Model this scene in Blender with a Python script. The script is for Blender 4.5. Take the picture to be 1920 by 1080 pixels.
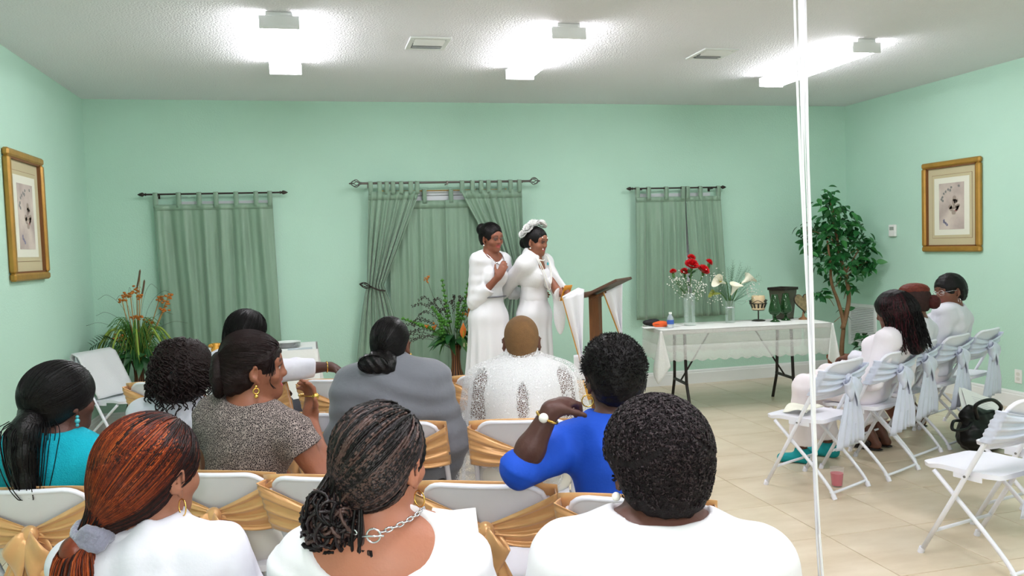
import bpy, math, random
import numpy as np
from mathutils import Vector, Matrix
PI = math.pi
for o in list(bpy.data.objects): bpy.data.objects.remove(o, do_unlink=True)
SC = bpy.context.scene
COL = SC.collection
# ------------------------------------------------------------------ camera
cam_d = bpy.data.cameras.new('camera'); cam = bpy.data.objects.new('camera', cam_d); COL.objects.link(cam)
cam_d.sensor_fit = 'HORIZONTAL'; cam_d.sensor_width = 36.0; cam_d.lens = 36.0 * 1527.4 / 1920.0
cam_d.clip_start = 0.05; cam_d.clip_end = 60
_r = Vector((0.9702146, -0.23994727, -0.03330067)); _u = Vector((0.04450448, 0.04142509, 0.99814995)); _f = Vector((0.23812387, 0.96990168, -0.05086996))
cm = Matrix.Identity(4)
for i in range(3):
    cm[i][0] = _r[i]; cm[i][1] = _u[i]; cm[i][2] = -_f[i]
cm[2][3] = 1.55
cam.matrix_world = cm
SC.camera = cam
# ------------------------------------------------------------------ world, exposure, flash
SC.view_settings.view_transform = 'Standard'; SC.view_settings.look = 'None'
SC.view_settings.exposure = 0.0; SC.view_settings.gamma = 1.0; SC.view_settings.use_curve_mapping = False
W = bpy.data.worlds.new('world'); SC.world = W; W.use_nodes = True
W.node_tree.nodes['Background'].inputs[0].default_value = (0.9, 0.95, 1, 1)
W.node_tree.nodes['Background'].inputs[1].default_value = 0.05
TUBE_POWER = 29.0          # emission strength of the fluorescent lenses
fl_d = bpy.data.lights.new('camera_flash', 'AREA'); fl = bpy.data.objects.new('camera_flash', fl_d); COL.objects.link(fl)
fl_d.shape = 'RECTANGLE'; fl_d.size = 0.05; fl_d.size_y = 0.03; fl_d.energy = 14.0; fl_d.color = (1, 0.98, 0.97)
fm = cm.copy(); fm.translation = Vector((0, 0, 1.55)) + _u * 0.05 + _r * -0.04; fl.matrix_world = fm
# room: x from XL to XR, y from Y0 to D, height H
XL, XR, Y0, D, H = -1.929, 5.906, -3.2, 8.072, 2.998
RNG = random.Random(7)
# ------------------------------------------------------------------ materials
MATS = {}
def srgb(h):
    if isinstance(h, str):
        h = h.lstrip('#'); c = [int(h[i:i+2], 16) / 255 for i in (0, 2, 4)]
    else: c = [v / 255 for v in h]
    return tuple((v / 12.92 if v <= 0.04045 else ((v + 0.055) / 1.055) ** 2.4) for v in c) + (1,)
def mat(name, col, rough=0.6, metal=0.0, bump=0.0, bscale=60.0, var=0.0, vscale=8.0, stretch=None, spec=0.5, trans=0.0, ior=1.45, emit=0.0, sheen=0.0, attr=False, coords='Object', alpha=None, subs=0.0, detail=3.0, wave=None):
    if name in MATS: return MATS[name]
    m = bpy.data.materials.new(name); m.use_nodes = True; nt = m.node_tree; N = nt.nodes; L = nt.links
    b = N['Principled BSDF']
    c = srgb(col) if not (isinstance(col, tuple) and len(col) == 4) else col
    b.inputs['Base Color'].default_value = c; b.inputs['Roughness'].default_value = rough; b.inputs['Metallic'].default_value = metal
    b.inputs['Specular IOR Level'].default_value = spec; b.inputs['IOR'].default_value = ior
    b.inputs['Transmission Weight'].default_value = trans; b.inputs['Sheen Weight'].default_value = sheen
    if subs: b.inputs['Subsurface Weight'].default_value = subs; b.inputs['Subsurface Radius'].default_value = (0.02, 0.008, 0.004)
    if emit: b.inputs['Emission Color'].default_value = c; b.inputs['Emission Strength'].default_value = emit
    if alpha is not None: b.inputs['Alpha'].default_value = alpha
    m.diffuse_color = c
    src = None
    if attr:
        a = N.new('ShaderNodeAttribute'); a.attribute_name = 'col'; src = a.outputs['Color']; L.new(src, b.inputs['Base Color'])
    if bump or var or wave:
        tc = N.new('ShaderNodeTexCoord'); mp = N.new('ShaderNodeMapping'); L.new(tc.outputs[coords], mp.inputs['Vector'])
        if stretch: mp.inputs['Scale'].default_value = stretch
    if var:
        n = N.new('ShaderNodeTexNoise'); n.inputs['Scale'].default_value = vscale; n.inputs['Detail'].default_value = detail; L.new(mp.outputs[0], n.inputs['Vector'])
        mx = N.new('ShaderNodeMix'); mx.data_type = 'RGBA'; mx.blend_type = 'MULTIPLY'; mx.inputs[0].default_value = 1.0
        rp = N.new('ShaderNodeValToRGB'); e = rp.color_ramp.elements
        e[0].position = 0.3; e[1].position = 0.7; lo = 1 - var; e[0].color = (lo, lo, lo, 1); e[1].color = (1 + var * 0.3,) * 3 + (1,)
        L.new(n.outputs['Fac'], rp.inputs[0]); L.new(rp.outputs[0], mx.inputs[7])
        if src: L.new(src, mx.inputs[6])
        else: mx.inputs[6].default_value = c
        L.new(mx.outputs[2], b.inputs['Base Color'])
    if bump:
        n = N.new('ShaderNodeTexNoise'); n.inputs['Scale'].default_value = bscale; n.inputs['Detail'].default_value = 3; L.new(mp.outputs[0], n.inputs['Vector'])
        bp = N.new('ShaderNodeBump'); bp.inputs['Strength'].default_value = bump; bp.inputs['Distance'].default_value = 0.01
        L.new(n.outputs['Fac'], bp.inputs['Height']); L.new(bp.outputs[0], b.inputs['Normal'])
    MATS[name] = m
    return m
# ------------------------------------------------------------------ mesh helpers
def rotz(a):
    c, s = math.cos(a), math.sin(a); return np.array([[c, -s, 0], [s, c, 0], [0, 0, 1.0]])
def rotx(a):
    c, s = math.cos(a), math.sin(a); return np.array([[1.0, 0, 0], [0, c, -s], [0, s, c]])
def roty(a):
    c, s = math.cos(a), math.sin(a); return np.array([[c, 0, s], [0, 1.0, 0], [-s, 0, c]])
def unit(v):
    v = np.asarray(v, float); return v / (np.linalg.norm(v) + 1e-12)
def raw_mesh(name, V, Q, smooth=True):
    V = np.asarray(V, np.float32); me = bpy.data.meshes.new(name)
    if isinstance(Q, np.ndarray):
        n, k = Q.shape
        me.vertices.add(len(V)); me.vertices.foreach_set('co', V.ravel())
        me.loops.add(n * k); me.loops.foreach_set('vertex_index', Q.astype(np.int32).ravel())
        me.polygons.add(n); me.polygons.foreach_set('loop_start', np.arange(0, n * k, k, dtype=np.int32))
        me.polygons.foreach_set('use_smooth', np.full(n, smooth)); me.update(calc_edges=True)
    else:
        me.from_pydata(V.tolist(), [], Q); me.polygons.foreach_set('use_smooth', [smooth] * len(me.polygons)); me.update()
    return me
def link(name, me, m=None, parent=None, loc=None, rz=0.0):
    o = bpy.data.objects.new(name, me); COL.objects.link(o)
    if m is not None: me.materials.append(m)
    if parent is not None: o.parent = parent
    if loc is not None: o.location = loc
    if rz: o.rotation_euler = (0, 0, rz)
    return o
def tag(o, label=None, cat=None, group=None, kind=None):
    if label: o['label'] = label
    if cat: o['category'] = cat
    if group: o['group'] = group
    if kind: o['kind'] = kind
    return o
def empty(name, loc=(0, 0, 0), rz=0.0):
    o = bpy.data.objects.new(name, None); COL.objects.link(o); o.location = loc; o.rotation_euler = (0, 0, rz); o.empty_display_size = 0.1
    return o
def copy_tree(o, parent=None):
    c = o.copy(); COL.objects.link(c); c.parent = parent
    for ch in list(o.children): copy_tree(ch, c)
    return c
class MB:
    def __init__(s): s.V = []; s.F = []
    def add(s, V, F):
        n = len(s.V); s.V.extend(np.asarray(V, float).tolist()); s.F.extend((np.asarray(F)+n).tolist() if isinstance(F, np.ndarray) else [tuple(i + n for i in f) for f in F]); return s
    def box(s, c, d, b=0.0, R=None):
        c = np.array(c, float); h = np.array(d, float) / 2
        if b <= 0:
            P = np.array([[x, y, z] for x in (-1, 1) for y in (-1, 1) for z in (-1, 1)], float) * h
            F = [(0, 1, 3, 2), (4, 6, 7, 5), (0, 4, 5, 1), (2, 3, 7, 6), (0, 2, 6, 4), (1, 5, 7, 3)]
        else:
            b = min(b, h.min() * 0.98); P = []; idx = {}
            for x in (-1, 1):
                for y in (-1, 1):
                    for z in (-1, 1):
                        sg = (x, y, z)
                        for a in range(3):
                            q = np.array(sg) * (h - b); q[a] = sg[a] * h[a]; idx[sg, a] = len(P); P.append(q)
            P = np.array(P); F = []
            for a in range(3):
                u, v = (a + 1) % 3, (a + 2) % 3
                for sg in (-1, 1):
                    q = []
                    for su, sv in ((-1, -1), (1, -1), (1, 1), (-1, 1)):
                        k = [0, 0, 0]; k[a] = sg; k[u] = su; k[v] = sv; q.append(idx[tuple(k), a])
                    F.append(tuple(q if sg > 0 else q[::-1]))
                for su in (-1, 1):
                    for sv in (-1, 1):
                        k0 = [0, 0, 0]; k0[u] = su; k0[v] = sv; k1 = list(k0); k0[a] = -1; k1[a] = 1; k0 = tuple(k0); k1 = tuple(k1)
                        q = (idx[k0, u], idx[k1, u], idx[k1, v], idx[k0, v]); F.append(q if su * sv < 0 else q[::-1])
            for x in (-1, 1):
                for y in (-1, 1):
                    for z in (-1, 1):
                        q = tuple(idx[(x, y, z), a] for a in range(3)); F.append(q if x * y * z > 0 else q[::-1])
        if R is not None: P = P @ np.asarray(R).T
        return s.add(P + c, F)
    def tube(s, pts, r, n=8, closed=False, caps=True, flat=1.0, up=None):
        pts = np.asarray(pts, float); m = len(pts); rr = np.full(m, r, float) if np.isscalar(r) else np.asarray(r, float)
        if closed: T = np.roll(pts, -1, 0) - np.roll(pts, 1, 0)
        else: T = np.gradient(pts, axis=0)
        T /= (np.linalg.norm(T, axis=1, keepdims=True) + 1e-12)
        a = np.array(up, float) if up is not None else np.array([0, 0, 1.0])
        if abs(T[0] @ a) > 0.95: a = np.array([1.0, 0, 0])
        th = np.arange(n) * 2 * PI / n
        if n <= 5 and not closed and not caps:
            a = a + 0.01; nr = a - T * (T @ a)[:, None]; nr /= (np.linalg.norm(nr, axis=1, keepdims=True) + 1e-9); bn = np.cross(T, nr)
            V = pts[:, None, :] + rr[:, None, None] * (np.cos(th)[None, :, None] * nr[:, None, :] + np.sin(th)[None, :, None] * bn[:, None, :])
            i, k = np.meshgrid(np.arange(m - 1), np.arange(n), indexing='ij'); k2 = (k + 1) % n
            return s.add(V.reshape(-1, 3), np.stack([i * n + k, i * n + k2, (i + 1) * n + k2, (i + 1) * n + k], -1).reshape(-1, 4))
        nrm = unit(a - T[0] * (a @ T[0])); V = []
        for i in range(m):
            nrm = unit(nrm - T[i] * (nrm @ T[i])); bn = np.cross(T[i], nrm)
            V.extend(pts[i] + rr[i] * (np.cos(t) * nrm * flat + np.sin(t) * bn) for t in th)
        F = []
        for i in range(m if closed else m - 1):
            j = (i + 1) % m
            for k in range(n):
                k2 = (k + 1) % n; F.append((i * n + k, i * n + k2, j * n + k2, j * n + k))
        if caps and not closed:
            F.append(tuple(range(n - 1, -1, -1))); F.append(tuple((m - 1) * n + k for k in range(n)))
        return s.add(V, F)
    def cyl(s, a, b, ra, rb=None, n=12): return s.tube([a, b], [ra, ra if rb is None else rb], n)
    def lathe(s, prof, c=(0, 0, 0), n=24, R=None, sx=1.0, sy=1.0):
        V = []; F = []; m = len(prof)
        for (r, z) in prof:
            for k in range(n): V.append((r * math.cos(2 * PI * k / n) * sx, r * math.sin(2 * PI * k / n) * sy, z))
        for i in range(m - 1):
            for k in range(n):
                k2 = (k + 1) % n; F.append((i * n + k, i * n + k2, (i + 1) * n + k2, (i + 1) * n + k))
        if prof[0][0] > 1e-4: F.append(tuple(range(n - 1, -1, -1)))
        if prof[-1][0] > 1e-4: F.append(tuple((m - 1) * n + k for k in range(n)))
        V = np.array(V)
        if R is not None: V = V @ np.asarray(R).T
        return s.add(V + np.array(c, float), F)
    def ball(s, c, r, n=12, m=8, R=None):
        r = np.array([r, r, r] if np.isscalar(r) else r, float); prof = []; V = [(0, 0, -1)]
        for i in range(1, m):
            a = -PI / 2 + PI * i / m
            for k in range(n): V.append((math.cos(a) * math.cos(2 * PI * k / n), math.cos(a) * math.sin(2 * PI * k / n), math.sin(a)))
        V.append((0, 0, 1)); F = []
        for k in range(n): F.append((0, 1 + (k + 1) % n, 1 + k))
        for i in range(m - 2):
            for k in range(n):
                k2 = (k + 1) % n; F.append((1 + i * n + k, 1 + i * n + k2, 1 + (i + 1) * n + k2, 1 + (i + 1) * n + k))
        t = len(V) - 1
        for k in range(n): F.append((t, 1 + (m - 2) * n + k, 1 + (m - 2) * n + (k + 1) % n))
        V = np.array(V) * r
        if R is not None: V = V @ np.asarray(R).T
        return s.add(V + np.array(c, float), F)
    def grid(s, fn, nu, nv, closeu=False):
        V = [fn(i / (nu if closeu else nu - 1), j / (nv - 1)) for i in range(nu) for j in range(nv)]; F = []
        for i in range(nu if closeu else nu - 1):
            i2 = (i + 1) % nu
            for j in range(nv - 1): F.append((i * nv + j, i2 * nv + j, i2 * nv + j + 1, i * nv + j + 1))
        return s.add(V, F)
    def sheet(s, fn, nu, nv, th):
        """a grid with real thickness th (front, back and rim)"""
        P = np.array([[fn(i / (nu - 1), j / (nv - 1)) for j in range(nv)] for i in range(nu)], float)
        du = np.gradient(P, axis=0); dv = np.gradient(P, axis=1); nn = np.cross(du, dv); nn /= (np.linalg.norm(nn, axis=2, keepdims=True) + 1e-12)
        A = (P + nn * th / 2).reshape(-1, 3); B = (P - nn * th / 2).reshape(-1, 3); N = nu * nv; F = []
        ix = lambda i, j: i * nv + j
        for i in range(nu - 1):
            for j in range(nv - 1):
                F.append((ix(i, j), ix(i + 1, j), ix(i + 1, j + 1), ix(i, j + 1))); F.append((N + ix(i, j), N + ix(i, j + 1), N + ix(i + 1, j + 1), N + ix(i + 1, j)))
        for i in range(nu - 1):
            F.append((ix(i, 0), N + ix(i, 0), N + ix(i + 1, 0), ix(i + 1, 0))); F.append((ix(i, nv - 1), ix(i + 1, nv - 1), N + ix(i + 1, nv - 1), N + ix(i, nv - 1)))
        for j in range(nv - 1):
            F.append((ix(0, j), ix(0, j + 1), N + ix(0, j + 1), N + ix(0, j))); F.append((ix(nu - 1, j), N + ix(nu - 1, j), N + ix(nu - 1, j + 1), ix(nu - 1, j + 1)))
        return s.add(np.concatenate([A, B]), F)
    def prism(s, poly, z0, z1, R=None, c=(0, 0, 0)):
        n = len(poly); V = np.array([(x, y, z0) for x, y in poly] + [(x, y, z1) for x, y in poly], float)
        F = [tuple(range(n - 1, -1, -1)), tuple(range(n, 2 * n))] + [(i, (i + 1) % n, n + (i + 1) % n, n + i) for i in range(n)]
        if R is not None: V = V @ np.asarray(R).T
        return s.add(V + np.array(c, float), F)
    def build(s, name, m, parent=None, smooth=False, loc=None, rz=0.0, auto=None):
        me = raw_mesh(name, s.V, s.F, smooth)
        if auto:
            me.polygons.foreach_set('use_smooth', [True] * len(me.polygons))
            try: me.set_sharp_from_angle(angle=math.radians(auto))
            except Exception: pass
        return link(name, me, m, parent, loc, rz)
def rrect(w, h, r, n=5):
    P = []
    for cx, cy, a0 in ((w/2-r, h/2-r, 0), (-w/2+r, h/2-r, PI/2), (-w/2+r, -h/2+r, PI), (w/2-r, -h/2+r, 1.5*PI)):
        for k in range(n + 1):
            a = a0 + PI / 2 * k / n; P.append((cx + r * math.cos(a), cy + r * math.sin(a)))
    return P
def bez(P, n=12):
    """smooth curve through control points (Catmull-Rom)"""
    P = np.asarray(P, float); P = np.vstack([2 * P[0] - P[1], P, 2 * P[-1] - P[-2]]); out = []
    for i in range(1, len(P) - 2):
        for t in np.linspace(0, 1, n, endpoint=False):
            a, b, c, d = P[i-1], P[i], P[i+1], P[i+2]
            out.append(0.5 * (2*b + (c-a)*t + (2*a-5*b+4*c-d)*t*t + (3*b-a-3*c+d)*t**3))
    out.append(P[-2]); return np.array(out)
# ------------------------------------------------------------------ implicit surfaces (for bodies, clothes, hair)
def d_prim(pr, p):
    k = pr[0]
    if k == 'cap':
        a, b, ra, rb = pr[1:5]; ab = b - a; pa = p - a; t = np.clip((pa @ ab) / (ab @ ab + 1e-12), 0, 1)
        return np.sqrt(((pa - t[:, None] * ab) ** 2).sum(1)) - (ra + (rb - ra) * t)
    if k == 'ell':
        c, r, R = pr[1:4]; q = (p - c) @ R; k0 = np.sqrt(((q / r) ** 2).sum(1)); k1 = np.sqrt(((q / (r * r)) ** 2).sum(1)) + 1e-9
        return k0 * (k0 - 1) / k1
    if k == 'cone':   # flat ended
        a, b, ra, rb = pr[1:5]; ab = b - a; L = np.sqrt(ab @ ab); ax = ab / L; pa = p - a; t = pa @ ax
        rad = np.sqrt(np.maximum((pa ** 2).sum(1) - t * t, 0)); rr = ra + (rb - ra) * np.clip(t / L, 0, 1)
        return np.maximum(rad - rr, np.maximum(-t, t - L))
    if k == 'pl':     # half space below plane: normal n, point c
        c, n = pr[1:3]; return (p - c) @ n
    if k == 'fn': return pr[1](p)
def cap(a, b, ra, rb=None, k=0.02, op='u'): return ('cap', np.array(a, float), np.array(b, float), ra, ra if rb is None else rb, k, op)
def cone(a, b, ra, rb=None, k=0.012, op='u'): return ('cone', np.array(a, float), np.array(b, float), ra, ra if rb is None else rb, k, op)
def ell(c, r, R=None, k=0.02, op='u'): return ('ell', np.array(c, float), np.array(r, float), np.eye(3) if R is None else np.asarray(R, float), k, op)
def plane(c, n, k=0.004, op='i'): return ('pl', np.array(c, float), unit(n), k, op)
def fnp(f, k=0.01, op='u'): return ('fn', f, k, op)
def xf(pr, c, R, s=1.0):
    """move a primitive from head space to body space"""
    k = pr[0]
    if k in ('cap', 'cone'): return (k, c + R @ (pr[1] * s), c + R @ (pr[2] * s), pr[3] * s, pr[4] * s) + pr[5:]
    if k == 'ell': return (k, c + R @ (pr[1] * s), pr[2] * s, R @ pr[3]) + pr[4:]
    if k == 'pl': return (k, c + R @ (pr[1] * s), R @ pr[2]) + pr[3:]
    f = pr[1]; return (k, (lambda p, f=f: f(((p - c) @ R) / s) * s)) + pr[2:]
def comb(d, x, k, op):
    if op == 'u':
        h = np.maximum(k - np.abs(d - x), 0) / k; return np.minimum(d, x) - h * h * k * 0.25
    if op == 's': x = -x
    h = np.maximum(k - np.abs(d - x), 0) / k; return np.maximum(d, x) + h * h * k * 0.25
def sdf_eval(prims, p):
    d = np.full(len(p), 9.0)
    for pr in prims: d = comb(d, d_prim(pr, p), pr[-2], pr[-1])
    return d
def sdf_mesh(name, prims, res=0.008, disp=None, B=8, smooth=1, bb=None):
    lo = np.full(3, 9e9); hi = -lo; prims = [tuple(x.astype(np.float32) if isinstance(x, np.ndarray) else x for x in pr) for pr in prims]
    for pr in prims:
        if pr[-1] != 'u': continue
        if pr[0] in ('cap', 'cone'):
            m = max(pr[3], pr[4]); lo = np.minimum(lo, np.minimum(pr[1], pr[2]) - m); hi = np.maximum(hi, np.maximum(pr[1], pr[2]) + m)
        elif pr[0] == 'ell': m = pr[2].max(); lo = np.minimum(lo, pr[1] - m); hi = np.maximum(hi, pr[1] + m)
    if bb is not None: lo, hi = np.array(bb[0], float), np.array(bb[1], float)
    lo = lo - 0.03; hi = hi + 0.03
    nb = np.ceil((hi - lo) / (res * B)).astype(int); n = nb * B + 1
    g = np.stack(np.meshgrid(*[np.arange(k) for k in nb], indexing='ij'), -1).reshape(-1, 3)
    cen = (lo + (g + 0.5) * B * res).astype(np.float32); brad = 0.5 * math.sqrt(3) * B * res
    dp = []; d = np.full(len(cen), 9.0, np.float32)
    for pr in prims:
        x = d_prim(pr, cen); dp.append(x); d = comb(d, x, pr[-2], pr[-1])
    act = np.where(np.abs(d) < brad * 1.35 + 0.012)[0]
    F = np.repeat(np.repeat(np.repeat(np.where(d < 0, -1.0, 1.0).reshape(nb).astype(np.float32), B, 0), B, 1), B, 2)
    F = np.pad(F, ((0, 1),) * 3, mode='edge')
    loc = np.stack(np.meshgrid(*[np.arange(B + 1)] * 3, indexing='ij'), -1).reshape(-1, 3); M = len(loc)
    pts = (lo + (g[act][:, None, :] * B + loc[None]) * res).astype(np.float32)
    val = np.full((len(act), M), 9.0, np.float32)
    for pr, x in zip(prims, dp):
        lim = brad * 1.3 + pr[-2] + 0.01
        if pr[-1] == 'u': sel = np.where(x[act] < np.minimum(d[act], 0.05) + 2.3 * brad + pr[-2] + 0.015)[0]
        elif pr[-1] == 's': sel = np.where(x[act] < lim + 0.05)[0]
        else: sel = np.where(x[act] > -lim - 0.05)[0]
        if len(sel) == 0: continue
        y = d_prim(pr, pts[sel].reshape(-1, 3)).reshape(len(sel), M); val[sel] = comb(val[sel], y, pr[-2], pr[-1])
    if disp is not None: val += disp(pts.reshape(-1, 3)).reshape(val.shape)
    gi = g[act][:, None, :] * B + loc[None]
    F[gi[..., 0].ravel(), gi[..., 1].ravel(), gi[..., 2].ravel()] = val.ravel()
    S = F < 0
    c8 = [S[i:n[0]-1+i, j:n[1]-1+j, k:n[2]-1+k] for i in (0, 1) for j in (0, 1) for k in (0, 1)]
    any_ = c8[0].copy(); all_ = c8[0].copy()
    for c in c8[1:]: any_ |= c; all_ &= c
    cells = np.argwhere(any_ & ~all_)
    idx = np.full(np.array(n) - 1, -1, np.int32); idx[cells[:, 0], cells[:, 1], cells[:, 2]] = np.arange(len(cells))
    acc = np.zeros((len(cells), 3)); cnt = np.zeros(len(cells)); offs = [(i, j, k) for i in (0, 1) for j in (0, 1) for k in (0, 1)]
    fv = {o: F[cells[:, 0] + o[0], cells[:, 1] + o[1], cells[:, 2] + o[2]].astype(float) for o in offs}
    for a in offs:
        for ax in range(3):
            if a[ax]: continue
            b = list(a); b[ax] = 1; b = tuple(b); m = (fv[a] < 0) != (fv[b] < 0)
            t = np.where(m, fv[a] / (fv[a] - fv[b] + 1e-12), 0); q = np.tile(np.array(a, float), (len(cells), 1)); q[:, ax] += t
            acc[m] += q[m]; cnt[m] += 1
    V = lo + (cells + acc / np.maximum(cnt, 1)[:, None]) * res
    Q = []
    for ax in range(3):
        u, v = (ax + 1) % 3, (ax + 2) % 3
        sl0 = [slice(1, -1)] * 3; sl1 = [slice(1, -1)] * 3; sl0[ax] = slice(0, -1); sl1[ax] = slice(1, None)
        A = S[tuple(sl0)]; Bm = S[tuple(sl1)]; e = np.argwhere(A != Bm)
        if len(e) == 0: continue
        ins = A[e[:, 0], e[:, 1], e[:, 2]]
        base = e + 1; base[:, ax] -= 1
        q = []
        for du, dv in ((-1, -1), (0, -1), (0, 0), (-1, 0)):
            c = base.copy(); c[:, u] += du; c[:, v] += dv; q.append(idx[c[:, 0], c[:, 1], c[:, 2]])
        q = np.stack(q, 1); q[~ins] = q[~ins][:, ::-1]; Q.append(q)
    Q = np.concatenate(Q); Q = Q[(Q >= 0).all(1)]
    for _ in range(smooth):
        i0 = Q.ravel(); i1 = np.roll(Q, -1, 1).ravel(); n_ = len(V); w = np.bincount(i0, minlength=n_)
        s = np.stack([np.bincount(i0, V[i1, c], n_) for c in range(3)], 1)
        V = 0.5 * V + 0.5 * s / np.maximum(w, 1)[:, None]
    return raw_mesh(name, V, Q, True), V
def set_col(me, C):
    a = me.color_attributes.new('col', 'FLOAT_COLOR', 'POINT'); C = np.hstack([C, np.ones((len(C), 1))]).astype(np.float32); a.data.foreach_set('color', C.ravel())
def wob(p, f, seed=0):
    """cheap smooth noise"""
    return (np.sin(p[:, 0]*f + p[:, 1]*f*0.7 + seed) * np.sin(p[:, 1]*f*1.1 - p[:, 2]*f*0.6 + seed*2.1) + np.sin(p[:, 2]*f*1.3 + p[:, 0]*f*0.5 + seed*0.7) * np.sin(p[:, 0]*f*0.8 - p[:, 2]*f + seed*1.3)) * 0.5
# ================================================================== ROOM
M_wall = mat('mint_wall_paint', (184, 220, 201), 0.75, bump=0.25, bscale=90, coords='Object', var=0.03, vscale=1.5)
M_ceil = mat('textured_ceiling', (234, 234, 238), 0.9, bump=0.9, bscale=75)
M_base = mat('white_baseboard', (232, 234, 232), 0.45)
M_grout = mat('tile_grout', (226, 214, 194), 0.9)
def tile_mat():
    m = mat('beige_floor_tile', (214, 191, 150), 0.28, bump=0.05, bscale=30); nt = m.node_tree; N = nt.nodes; L = nt.links; b = N['Principled BSDF']
    tc = N.new('ShaderNodeTexCoord'); oi = N.new('ShaderNodeObjectInfo'); ad = N.new('ShaderNodeVectorMath'); ad.operation = 'MULTIPLY_ADD'
    L.new(oi.outputs['Random'], ad.inputs[0]); ad.inputs[1].default_value = (37, 19, 0); L.new(tc.outputs['Object'], ad.inputs[2])
    n = N.new('ShaderNodeTexNoise'); n.inputs['Scale'].default_value = 3.2; n.inputs['Detail'].default_value = 6; n.inputs['Roughness'].default_value = 0.6
    mp = N.new('ShaderNodeMapping'); mp.inputs['Scale'].default_value = (0.6, 1.8, 1); L.new(ad.outputs[0], mp.inputs[0]); L.new(mp.outputs[0], n.inputs['Vector'])
    rp = N.new('ShaderNodeValToRGB'); e = rp.color_ramp.elements; e[0].position = 0.32; e[1].position = 0.68; e[0].color = srgb((202, 185, 158)); e[1].color = srgb((221, 207, 184))
    L.new(n.outputs['Fac'], rp.inputs[0]); L.new(rp.outputs[0], b.inputs['Base Color'])
    return m
M_tile = tile_mat()
def slab(name, c, d, m): return MB().box(c, d).build(name, m)
fl_o = slab('floor', ((XL+XR)/2, (Y0+D)/2, -0.056), (XR-XL+0.3, D-Y0+0.3, 0.10), M_grout); tag(fl_o, kind='structure')
tag(slab('ceiling', ((XL+XR)/2, (Y0+D)/2, H+0.05), (XR-XL+0.3, D-Y0+0.3, 0.10), M_ceil), kind='structure')
tag(slab('wall_back', ((XL+XR)/2, D+0.075, H/2), (XR-XL+0.3, 0.15, H), M_wall), kind='structure')
tag(slab('wall_left', (XL-0.075, (Y0+D)/2, H/2), (0.15, D-Y0, H), M_wall), kind='structure')
tag(slab('wall_right', (XR+0.075, (Y0+D)/2, H/2), (0.15, D-Y0, H), M_wall), kind='structure')
tag(slab('wall_front', ((XL+XR)/2, Y0-0.075, H/2), (XR-XL+0.3, 0.15, H), M_wall), kind='structure')
# floor tiles, each with its own edges; the aisle and the floor before the front wall
TX, TY = 0.517, 0.536
tile_me = None; ntile = 0
for i in range(-9, 8):
    for j in range(-4, 9):
        x0 = 2.53 + i * TX; y0 = 3.64 + j * TY
        if x0 + TX < XL or x0 > XR or y0 > D: continue
        if tile_me is None:
            tile_me = MB().box((TX/2, TY/2, -0.003), (TX-0.005, TY-0.005, 0.006), 0.0012).build('floor_tile', M_tile, fl_o); o = tile_me; o.location = (x0, y0, 0)
        else:
            o = bpy.data.objects.new('floor_tile', tile_me.data); COL.objects.link(o); o.parent = fl_o; o.location = (x0, y0, 0)
        ntile += 1
# the rest of the tiles lies behind the photographer
mb = MB()
for i in range(-9, 8):
    for j in range(-13, -4):
        mb.box((2.53 + (i+0.5)*TX, 3.64 + (j+0.5)*TY, -0.003), (TX-0.005, TY-0.005, 0.006))
tag(mb.build('floor_tile_field', M_tile, fl_o), kind='stuff')
# baseboards with a moulded top
def base(name, a, b, nx, ny):
    prof = [(0, 0), (0.016, 0), (0.016, 0.115), (0.011, 0.123), (0.011, 0.135), (0.004, 0.15), (0, 0.15)]
    mb = MB(); n = len(prof); V = []
    for (x, y) in (a, b):
        for d, z in prof: V.append((x + nx*d, y + ny*d, z))
    F = [(k, (k+1) % n, n+(k+1) % n, n+k) for k in range(n)] + [tuple(range(n)), tuple(range(2*n-1, n-1, -1))]
    mb.add(V, F); tag(mb.build(name, M_base), kind='structure')
base('baseboard_back', (XL, D), (XR, D), 0, -1); base('baseboard_left', (XL, Y0), (XL, D), 1, 0); base('baseboard_right', (XR, Y0), (XR, D), -1, 0)
# ------------------------------------------------------------------ ceiling lights (wraparound fluorescent fixtures)
M_fix = mat('white_fixture_metal', (236, 236, 238), 0.4)
M_lens = mat('lit_acrylic_lens', (253, 250, 255), 0.4, emit=TUBE_POWER)
def light(x, y, label, grp='wraparound ceiling light fixtures'):
    t = empty('ceiling_light', (x, y, H)); tag(t, label, 'ceiling light', grp)
    L = 1.31
    MB().box((0, 0, -0.0175), (0.16, L - 0.01, 0.033), 0.003).build('housing', M_fix, t)
    prof = [(-0.105, -0.022), (-0.112, -0.035), (-0.108, -0.075), (-0.085, -0.096), (0.085, -0.096), (0.108, -0.075), (0.112, -0.035), (0.105, -0.022)]
    mb = MB(); n = len(prof); V = [(px, yy, pz) for yy in (-L/2+0.018, L/2-0.018) for px, pz in prof]
    mb.add(V, [(k, n+k, n+k+1, k+1) for k in range(n-1)] + [tuple(range(n)), tuple(range(2*n-1, n-1, -1))]); mb.build('lens', M_lens, t)
    for s in (-1, 1):
        MB().box((0, s*(L/2-0.008), -0.062), (0.235, 0.016, 0.078), 0.003).build('end_cap', M_fix, t)
    return t
light(-0.12, 5.775, 'white fluorescent ceiling light on the left, above the green-curtained window')
light(1.71, 5.81, 'white fluorescent ceiling light in the middle, above the standing women')
light(4.07, 5.95, 'white fluorescent ceiling light on the right, crossed by the hanging ribbons')
for x, sd in ((-0.12, 'left'), (1.71, 'middle'), (4.07, 'right')):
    light(x, 1.9, 'white fluorescent ceiling light just above the camera, '+sd+' of its row'); light(x, -1.4, 'white fluorescent ceiling light at the far end behind the camera, '+sd+' of its row')
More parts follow.
